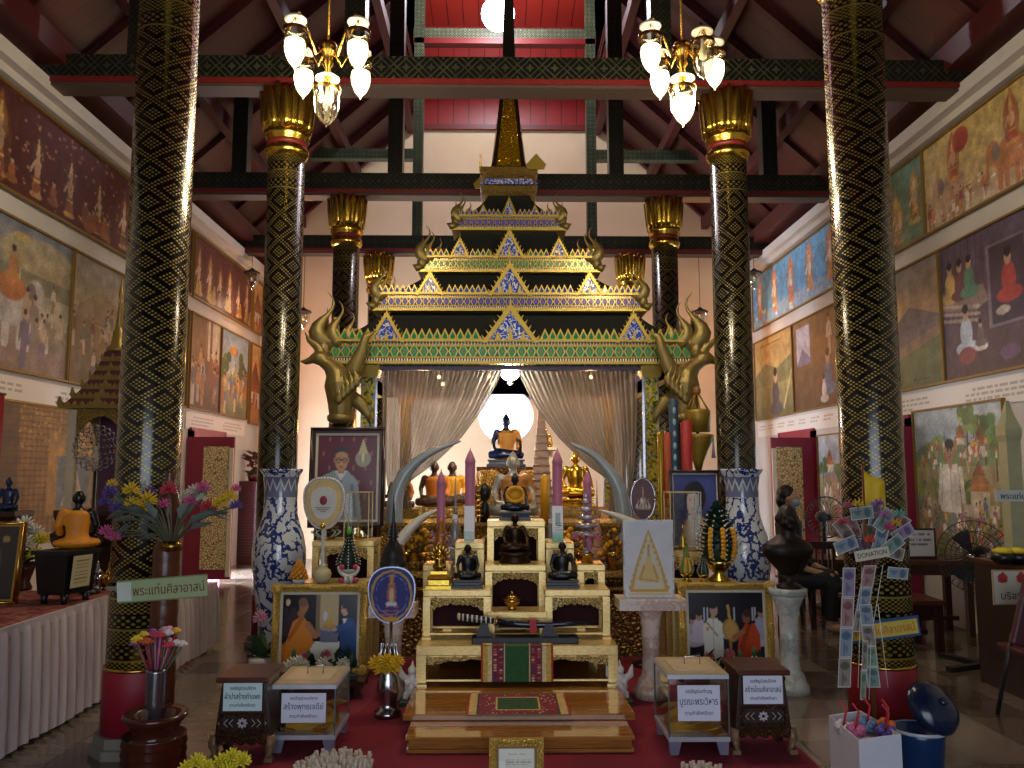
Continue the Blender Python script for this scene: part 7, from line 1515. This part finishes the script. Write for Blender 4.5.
# yellow board on the pillar
a = W(849, 634, 4.71); b = W(919, 625, 4.71); t = thing('notice_board', 'yellow board with orange Thai letters and blue edge behind hanging banknotes', 'sign', ((a.x+b.x)/2, 4.71, (a.z+b.z)/2)); t.rotation_euler = (0, -math.atan2(b.z-a.z, b.x-a.x), 0); w = (b-a).length; so = G().bx(-w/2, w/2, -.006, .006, -.055, .055).obj('blue_border', plain('#1e4a78', .5), t); G().bx(-w/2+.012, w/2-.012, -.009, -.006, -.04, .04).obj('yellow_face', plain('#c8b044', .5), so); text('lettering', 'พระแท่นศิลาอาสน์', .06, plain('#c0602a', .6), so, (0, -.0105, -.004), fit=w*.86); G().lathe([(.197, -.01), (.197, .01)], (2.15-t.location.x, 4.95-4.71, 0), 32, cap=False).obj('tie_strap', plain('#2a3a4a', .5), t)
# carton and bin
p = FL(872, 792); t = thing('open_carton', 'open white carton with trinkets inside, before the pillar with the red base', 'carton', (W(866, 720, 4.28).x, 4.28, 0), rad(0)); H = W(866, 722, 4.28).z; x0 = W(838, 716, 4.28).x-t.location.x; x1 = W(899, 730, 4.1).x-t.location.x; xm = W(860, 730, 3.98).x-t.location.x
base = [(x0, .12), (xm, -.28), (x1, -.2), (x1-.02, .2)]; g = G(); cx = sum(q[0] for q in base)/4; cy = sum(q[1] for q in base)/4; inn = [(cx+(x-cx)*.95, cy+(y-cy)*.95) for x, y in base]
n = 4; vs = [(*q, 0) for q in base]+[(*q, H) for q in base]+[(*q, H) for q in inn]+[(*q, .02) for q in inn]; fs = [(3, 2, 1, 0)]+[(i, (i+1) % 4, 4+(i+1) % 4, 4+i) for i in range(4)]+[(4+i, 4+(i+1) % 4, 8+(i+1) % 4, 8+i) for i in range(4)]+[(8+i, 8+(i+1) % 4, 12+(i+1) % 4, 12+i) for i in range(4)]+[(12, 13, 14, 15)]; g.add(vs, fs); g.obj('carton_walls', plain('#c8ccd8', .7, 0, .05), t); G().add([(x, y, H*.8) for x, y in inn], [(0, 1, 2, 3)]).obj('packing_sheet', plain('#a8a0a0', .7), t)
for k, (x, y, cmat, lab) in enumerate(((-.08, -.02, '#c86a94', 'pink beaded hanging ornament in the open white carton'), (.06, -.04, '#5a4a9a', 'violet beaded hanging ornament in the open white carton'), (.1, .05, '#d8742c', 'orange beaded hanging ornament in the open white carton'), (-.12, .03, '#c8c0c0', 'white beaded hanging ornament in the open white carton'), (.02, .08, '#6a8ab0', 'blue beaded hanging ornament in the open white carton'))):
    o = thing('beaded_ornament', lab, 'ornament', t.location+Vector((x, y-.04, H*.8)), group='ornaments in the carton'); g = G()
    for j in range(9): a = j*.7; g.ell((.03*cos(a), .03*sin(a), .03+.012*(j % 3)), .022, 7, 5)
    g.obj('beads', plain(cmat, .35), o); G().tube([(0, 0, .04), (.02, 0, .13), (-.01, 0, .17)], .006, 6).obj('cord', REDF, o)
p = W(919, 740, 4.42); t = thing('lidded_bin', 'dark blue plastic bin with its domed lid tilted open, beside the white carton', 'bin', (p.x, 4.42, 0)); H = W(919, 728, 4.42).z; BL = plain('#14305c', .25, 0, .08); G().lathe([(.1, 0), (.105, .01), (.125, H-.03), (.13, H), (.12, H), (.1, .03), (0, .03)], n=32).obj('bin', BL, t)
G().lathe([(.132, H-.012), (.138, H-.006), (.132, H+.004)], n=32, cap=False).obj('rim', plain('#b8c0c8', .3), t); l = G(); l.lathe([(.135, -.02), (.142, 0), (.13, .03), (.08, .065), (0, .078)], n=32); l.lathe([(.02, .075), (.02, .09), (0, .092)], n=12); lo = l.obj('lid', plain('#12203c', .2), t); lo.location = (.06, -.04, H+.11); lo.rotation_euler = (rad(48), rad(28), 0)
# small low stand with red and white paper beside pillar
# ================================================================== right side furniture
t = thing('standing_fan', 'dark pedestal fan with round wire guard standing before the temple fair mural', 'fan', (W(981, 600, 6.85).x, 6.85, 0)); hz = W(963, 556, 6.85).z; g = G()
for a in (0, 1, 2, 3): g.box((.2*cos(a*PI/2+.4), .2*sin(a*PI/2+.4), .02), (.42, .06, .035), rz=a*PI/2+.4)
g.obj('cross_base', IRON, t); G().lathe([(.04, .03), (.04, .08), (.025, .1), (.025, hz*.6), (.018, hz*.6), (.018, hz)], n=14).obj('pole', IRON, t); hd = bpy.data.objects.new('fan_head', None); COL.objects.link(hd); hd.parent = t; hd.location = (0, 0, hz); hd.rotation_euler = (0, 0, rad(-48))
m = G(); m.tube([(0, .2, .0), (0, .06, .0), (0, -.02, 0)], [.06, .08, .05], 14); m.obj('motor', BLACK, hd); q = G(); R = .29
for k in range(36):
    a = 2*PI*k/36
    for s, dy in ((1, -.16), (1, -.03)): q.tube([(0.03*cos(a), dy-.02 if dy < -.1 else dy, .03*sin(a)), (R*.7*cos(a), dy, R*.7*sin(a)), (R*cos(a), -.095, R*sin(a))], .0022, 4)
for r, y in ((R, -.095), (R*.7, -.16), (R*.7, -.03), (R*.4, -.17)): q.tube([(r*cos(2*PI*k/32), y, r*sin(2*PI*k/32)) for k in range(33)], .004, 5)
q.obj('wire_guard', IRON, hd)
for k in range(3):
    b = G(); a0 = k*2*PI/3; vs = []
    for i in range(5):
        for j in range(4): r = .04+.18*i/4; a = a0+(-.45+.9*j/3)*(1-.1*i/4); vs.append((r*cos(a), -.09+.05*(j/3-.5), r*sin(a)))
    b.add(vs, [(i*4+j, i*4+j+1, i*4+j+5, i*4+j+4) for i in range(4) for j in range(3)], True); b.obj('blade', plain('#2a3038', .3), hd)
G().ell((0, -.172, 0), (.03, .01, .03)).obj('badge', SILVER, hd)
def bench(x, Y, w, d, h, label, rz=0):
    t = thing('wooden_bench', label, 'bench', (x, Y, 0), rz); G().bx(-w/2, w/2, -d/2, d/2, h-.04, h).obj('top', WOODR, t, bevel=.004)
    for sx in (-1, 1):
        for sy in (-1, 1): G().box((sx*(w/2-.05), sy*(d/2-.05), (h-.04)/2), (.06, .06, h-.04)).obj('leg', WOODD, t)
    G().bx(-w/2+.06, w/2-.06, -d/2+.03, -d/2+.05, h-.14, h-.04).obj('rail', WOODD, t); G().bx(-w/2+.06, w/2-.06, -.02, .02, .12, .16).obj('stretcher', WOODD, t); return t
bench(3.45, 7.6, .75, .5, .45, 'low brown wooden bench between the big pillar and the standing fan')
bench(4.1, 8.3, .8, .5, .72, 'dark side table with a framed notice behind the money tree')
t = thing('framed_notice', 'small framed white notice standing on the dark side table behind the money tree', 'notice', (W(917, 545, 8.2).x, 8.2, .72)); c = Cv(40, 24, '#b8bcc0'); c.text(.15, .8, .9, 3, .2, '#4a4a5a'); G().bx(-.19, .19, 0, .02, 0, .30).obj('frame', WOODD, t); c.obj('notice', PAINT, t, (-.17, -.003, .03), (.34, 0, 0), (0, 0, .25), .003)
# desk and chair beyond the bust
p = W(838, 575, 9.6); t = thing('wooden_desk', 'brown wooden desk with turned posts in the dark aisle beyond the pale marble pedestal', 'desk', (p.x+.15, 9.6, 0)); h = W(838, 558, 9.4).z; G().bx(-.5, .45, -.35, .35, h-.04, h).obj('top', WOODR, t, bevel=.004)
for sx in (-.45, .4):
    for sy in (-.3, .3): G().lathe([(.03, 0), (.025, .2), (.035, .25), (.025, .3), (.03, h-.04)], (sx, sy, 0), 10).obj('leg', WOODD, t)
G().bx(-.45, .4, -.32, -.3, h-.2, h-.04).obj('apron', WOODD, t); G().bx(-.45, .4, -.3, .3, .2, .23).obj('lower_shelf', WOODM, t)
t2 = thing('gilt_dish', 'gold pedestal dish on the wooden desk in the dark aisle', 'dish', (W(834, 552, 9.5).x, 9.5, h)); G().lathe([(.05, 0), (.03, .03), (.02, .08), (.1, .14), (.11, .17), (.09, .16), (0, .13)], n=18).obj('dish', GOLD, t2)
t = thing('wooden_chair', 'dark wooden chair facing the desk in the aisle beyond the pale marble pedestal', 'chair', (W(824, 600, 8.9).x, 8.9, 0)); G().bx(-.2, .2, -.2, .2, .42, .45).obj('seat', WOODD, t)
for sx in (-.18, .18):
    G().box((sx, -.18, .21), (.04, .04, .42)).obj('leg', WOODD, t); G().box((sx, .18, .21), (.04, .04, .42)).obj('leg', WOODD, t)
b = G(); b.box((0, .18, .78), (.4, .03, .08)); 
for k in range(5): b.box((-.14+.07*k, .18, .6), (.02, .02, .3))
for sx in (-.19, .19): b.box((sx, .18, .62), (.035, .035, .4))
b.obj('backrest', WOODD, t)
t = thing('wall_fan', 'black fan head on a stand beside the person in the right aisle', 'fan', (W(824, 520, 9.9).x, 9.9, 0)); h = W(824, 517, 9.9).z; G().lathe([(.2, 0), (.2, .03), (.03, .06), (.025, h)], n=16).obj('stand', IRON, t); g = G()
for k in range(24): a = 2*PI*k/24; g.tube([(0, -.14, h), (.15*cos(a), -.13, h+.15*sin(a)), (.24*cos(a), -.06, h+.24*sin(a)), (.15*cos(a), .02, h+.15*sin(a))], .004, 4)
g.tube([(.24*cos(2*PI*k/24), -.06, h+.24*sin(2*PI*k/24)) for k in range(25)], .008, 6); g.obj('wire_guard', IRON, t); G().ell((.0, .06, h), (.07, .12, .07)).obj('motor', BLACK, t)
# pillar sign, display stand with black bowls and the notice at the right edge
p = W(1010, 550, 5.9); t = thing('display_counter', 'wooden counter with a framed donation notice at the right edge of the scene', 'counter', (p.x+.42, 6.0, 0)); zt = W(1010, 571, 5.75).z
G().bx(-.4, .6, -.2, .4, 0, zt).obj('body', mk_boards('brown_slatted_front', '#22120c', '#341e14', .06), t); G().bx(-.42, .62, -.22, .42, zt, zt+.025).obj('top', WOODR, t)
c = Cv(60, 40, '#c0bcb0'); c.border(.06, '#a08a50'); c.ell(.22, .72, .1, .1, '#a8242c'); c.poly([(.1, .78), (.34, .78), (.22, .95)], '#a8242c'); c.ell(.6, .72, .1, .1, '#a8242c'); c.poly([(.48, .78), (.72, .78), (.6, .95)], '#a8242c')
a = W(994, 605, 5.72); b = W(1040, 570, 5.72); o = bpy.data.objects.new('donation_notice', None); COL.objects.link(o); o.parent = t; o.location = a-t.location; no = c.obj('notice_face', PAINT, o, (0, 0, 0), (b.x-a.x, 0, 0), (0, 0, b.z-a.z), .01); text('lettering', 'บริจาค', .07, INK, o, ((b.x-a.x)*.42, -.002, (b.z-a.z)*.25))
for k, x in enumerate((1003, 1018)):
    q = thing('alms_bowl', 'black alms bowl with yellow cover on the counter, %s' % ('nearer the standing fan' if k == 0 else 'cut by the picture edge'), 'bowl', (W(x, 565, 5.95).x, 5.95, zt+.025), group='black alms bowls'); G().lathe([(.04, 0), (.075, .03), (.08, .06), (.06, .085)], n=20).obj('bowl', BLACKL, q); G().lathe([(.065, .08), (.068, .1), (.03, .115), (0, .118)], n=20).obj('cover', plain('#d8c01c', .5), q)
t = thing('wall_post_sign', 'cream pillar shaped stand with a Thai name sign at the right edge', 'sign stand', (W(1025, 500, 6.3).x, 6.45, 0)); zz = W(1020, 415, 6.3).z; G().sq([(.13, 0), (.13, .1), (.055, .14), (.055, zz-.2), (.065, zz-.15), (.065, zz-.1), (.035, zz), (.01, zz+.12)]).obj('post', plain('#a8aa84', .5, 0, .15), t); a = W(1001, 496, 6.3); so = G().bx(-.2, .14, -.015, .0, -.045, .045).obj('name_board', plain('#c4ccc4', .5), t); so.location = (0, -.1, a.z); text('lettering', 'พระแท่นศิลา', .06, INK, so, (-.02, -.017, -.004))
t = thing('folding_chair', 'dark red padded folding seat cut by the right picture edge', 'chair', (W(1016, 690, 5.3).x+.08, 5.25, 0)); zs = W(1010, 640, 5.2).z; G().box((.1, 0, zs+.12), (.36, .05, .42), ry=rad(16)).obj('backrest', plain('#4a1420', .5, 0, .2), t, bevel=.015)
for sx in (-.06, .3):
    for sy in (-.12, .3): G().tube([(sx, sy, 0), (sx+.02, sy*.4, zs+.0)], .013, 8).obj('leg', IRON, t)
G().box((.12, .12, zs-.1), (.34, .34, .05)).obj('seat', plain('#4a1420', .5, 0, .2), t, bevel=.015)
# rolled cloths, gold tiered umbrella by the shrine on the right
for x, y0, col, r, lab, g2 in ((673, 398, '#24425c', .045, 'tall roll of blue patterned cloth leaning by the shrine post', 1), (686, 420, '#b8302c', .055, 'fat roll of red cloth leaning beside the blue roll', 0), (667, 432, '#b85030', .04, 'orange red cloth roll between the shrine post and blue roll', 0), (660, 430, '#c8a83a', .03, 'gold foil wrapped roll at the foot of the shrine post', 2)):
    p = W(x, y0, 7.75); t = thing('cloth_roll', lab, 'cloth roll', (p.x, 7.75, 0), group='rolled cloths by the shrine'); G().lathe([(r, 0), (r*1.05, p.z*.3), (r*.95, p.z*.7), (r, p.z-.03), (r*.5, p.z)], n=16).obj('roll', plain(col, .5 if g2 != 2 else .25, 0 if g2 != 2 else .7, .25, .3, 20), t)
    if g2 == 1:
        g = G()
        for k in range(8): g.ell((.0, -r*.86, p.z-.12-k*.11), (.018, .012, .035), 8, 5)
        g.obj('pale_motif', plain('#8ab0b8', .5), t)
p = W(697, 402, 8.0); t = thing('gold_umbrella', 'gold cloth processional umbrella with a flared lower tier beside the red roll', 'umbrella', (p.x, 8.0, 0)); GU = plain('#a8882c', .45, .4, .2); z = lambda y: W(697, y, 8.0).z
G().lathe([(.02, 0), (.014, z(392))], n=10).obj('pole', BRASS, t)
G().lathe([(.12, z(432)), (.125, z(412)), (.12, z(410)), (.0, z(408))], n=24).obj('upper_tier', GU, t); G().lathe([(.03, z(470)), (.05, z(462)), (.145, z(438)), (.15, z(435)), (.11, z(434))], n=24).obj('lower_tier', GU, t)
for k in range(5): a = PI*k/4; G().tube([(.115*cos(a), -.115*sin(a), z(411)), (.02*cos(a), -.02*sin(a), z(394))], .007, 6).obj('cord', GU, t)
G().ell((0, 0, z(391)), (.04, .04, .05)).obj('knob', plain('#8a5a2c', .4), t)
for s in (-1, 1): G().tube([(s*.14, -.03, z(436)), (s*.14, -.03, z(448)), (s*.14, -.03, z(458))], [.006, .012, .02], 8).obj('tassel', plain('#a8b4b8' , .6), t)
# ================================================================== light
w = bpy.data.worlds.new('sky'); SC.world = w; w.use_nodes = True
bg = w.node_tree.nodes['Background']; bg.inputs[0].default_value = (.62, .78, 1, 1); bg.inputs[1].default_value = 1.6
def area(name, loc, rot, sx, sy, power, col):
    l = bpy.data.lights.new(name, 'AREA'); l.shape = 'RECTANGLE'; l.size = sx; l.size_y = sy; l.energy = power; l.color = lin(col)
    o = bpy.data.objects.new(name, l); COL.objects.link(o); o.location = loc; o.rotation_euler = rot; return o
def point(name, loc, power, col, r=.06):
    l = bpy.data.lights.new(name, 'POINT'); l.energy = power; l.color = lin(col); l.shadow_soft_size = r
    o = bpy.data.objects.new(name, l); COL.objects.link(o); o.location = loc; return o
area('daylight_front_door', (0, YF-.1, 1.9), (PI/2, 0, 0), 5.0, 3.4, 124, '#eef2ff')
area('daylight_left_door', (-4.8, 12.9, 1.05), (0, -PI/2, 0), 2.0, 1.35, 600, '#e4eeff')
area('daylight_right_door', (4.8, 13, 1.05), (0, PI/2, 0), 2.0, 1.35, 70, '#e4eeff')
area('daylight_right_front_door', (4.8, 10.05, 1.05), (0, PI/2, 0), 2.0, 1.3, 18, '#dfeaff')
p = W(498, 14, 12.7); point('globe_light', (p.x, p.y-.1, p.z+.42), 300, '#f6f4ff', .2)
p = W(510, 374, 8.95); point('shrine_lamp_light', (p.x, p.y-.05, p.z-.16), 60, '#fff4e4', .08)
p = W(506, 416, 11.75); point('halo_light_glow', (p.x, p.y+.35, p.z), 45, '#eef2ff', .2)
for x in (-.95, .95): point('string_bulb_light', (x, 9.3, 2.58), 16, '#ffd6a8', .05); point('shrine_inner_light', (x*1.2, 11.6, 2.4), 45, '#ffa850', .08)  # the inner pair is added without a lamp, to warm the rear wall
for x in (303.5, 700): p = W(x, 318, 13.86); point('rear_wall_warm_light', (p.x, p.y, p.z-.45), 36, '#ffa860', .06)  # added warm light on the rear wall; the lanterns hang unlit
for x in (252, 754): p = W(x, 280, 13.86); point('corner_fill_light', (p.x, p.y, p.z-.45), 4, '#ffe0c0', .06)  # faint fill added near the corner lanterns, which are unlit themselves
l = bpy.data.lights.new('sun', 'SUN'); l.energy = 7; l.color = lin('#fff2dc'); l.angle = .01; o = bpy.data.objects.new('sun', l); COL.objects.link(o); o.rotation_euler = Vector((1.5, -1.6, -1.6)).to_track_quat('-Z', 'Y').to_euler()
SC.view_settings.view_transform = 'Standard'; SC.view_settings.look = 'None'; SC.view_settings.exposure = 0.1; SC.view_settings.gamma = 1
SC.view_settings.use_curve_mapping = False
try: SC.cycles.use_denoising = True
except Exception: pass
SC.cycles.max_bounces = 10; SC.cycles.transparent_max_bounces = 16; SC.cycles.sample_clamp_indirect = 6
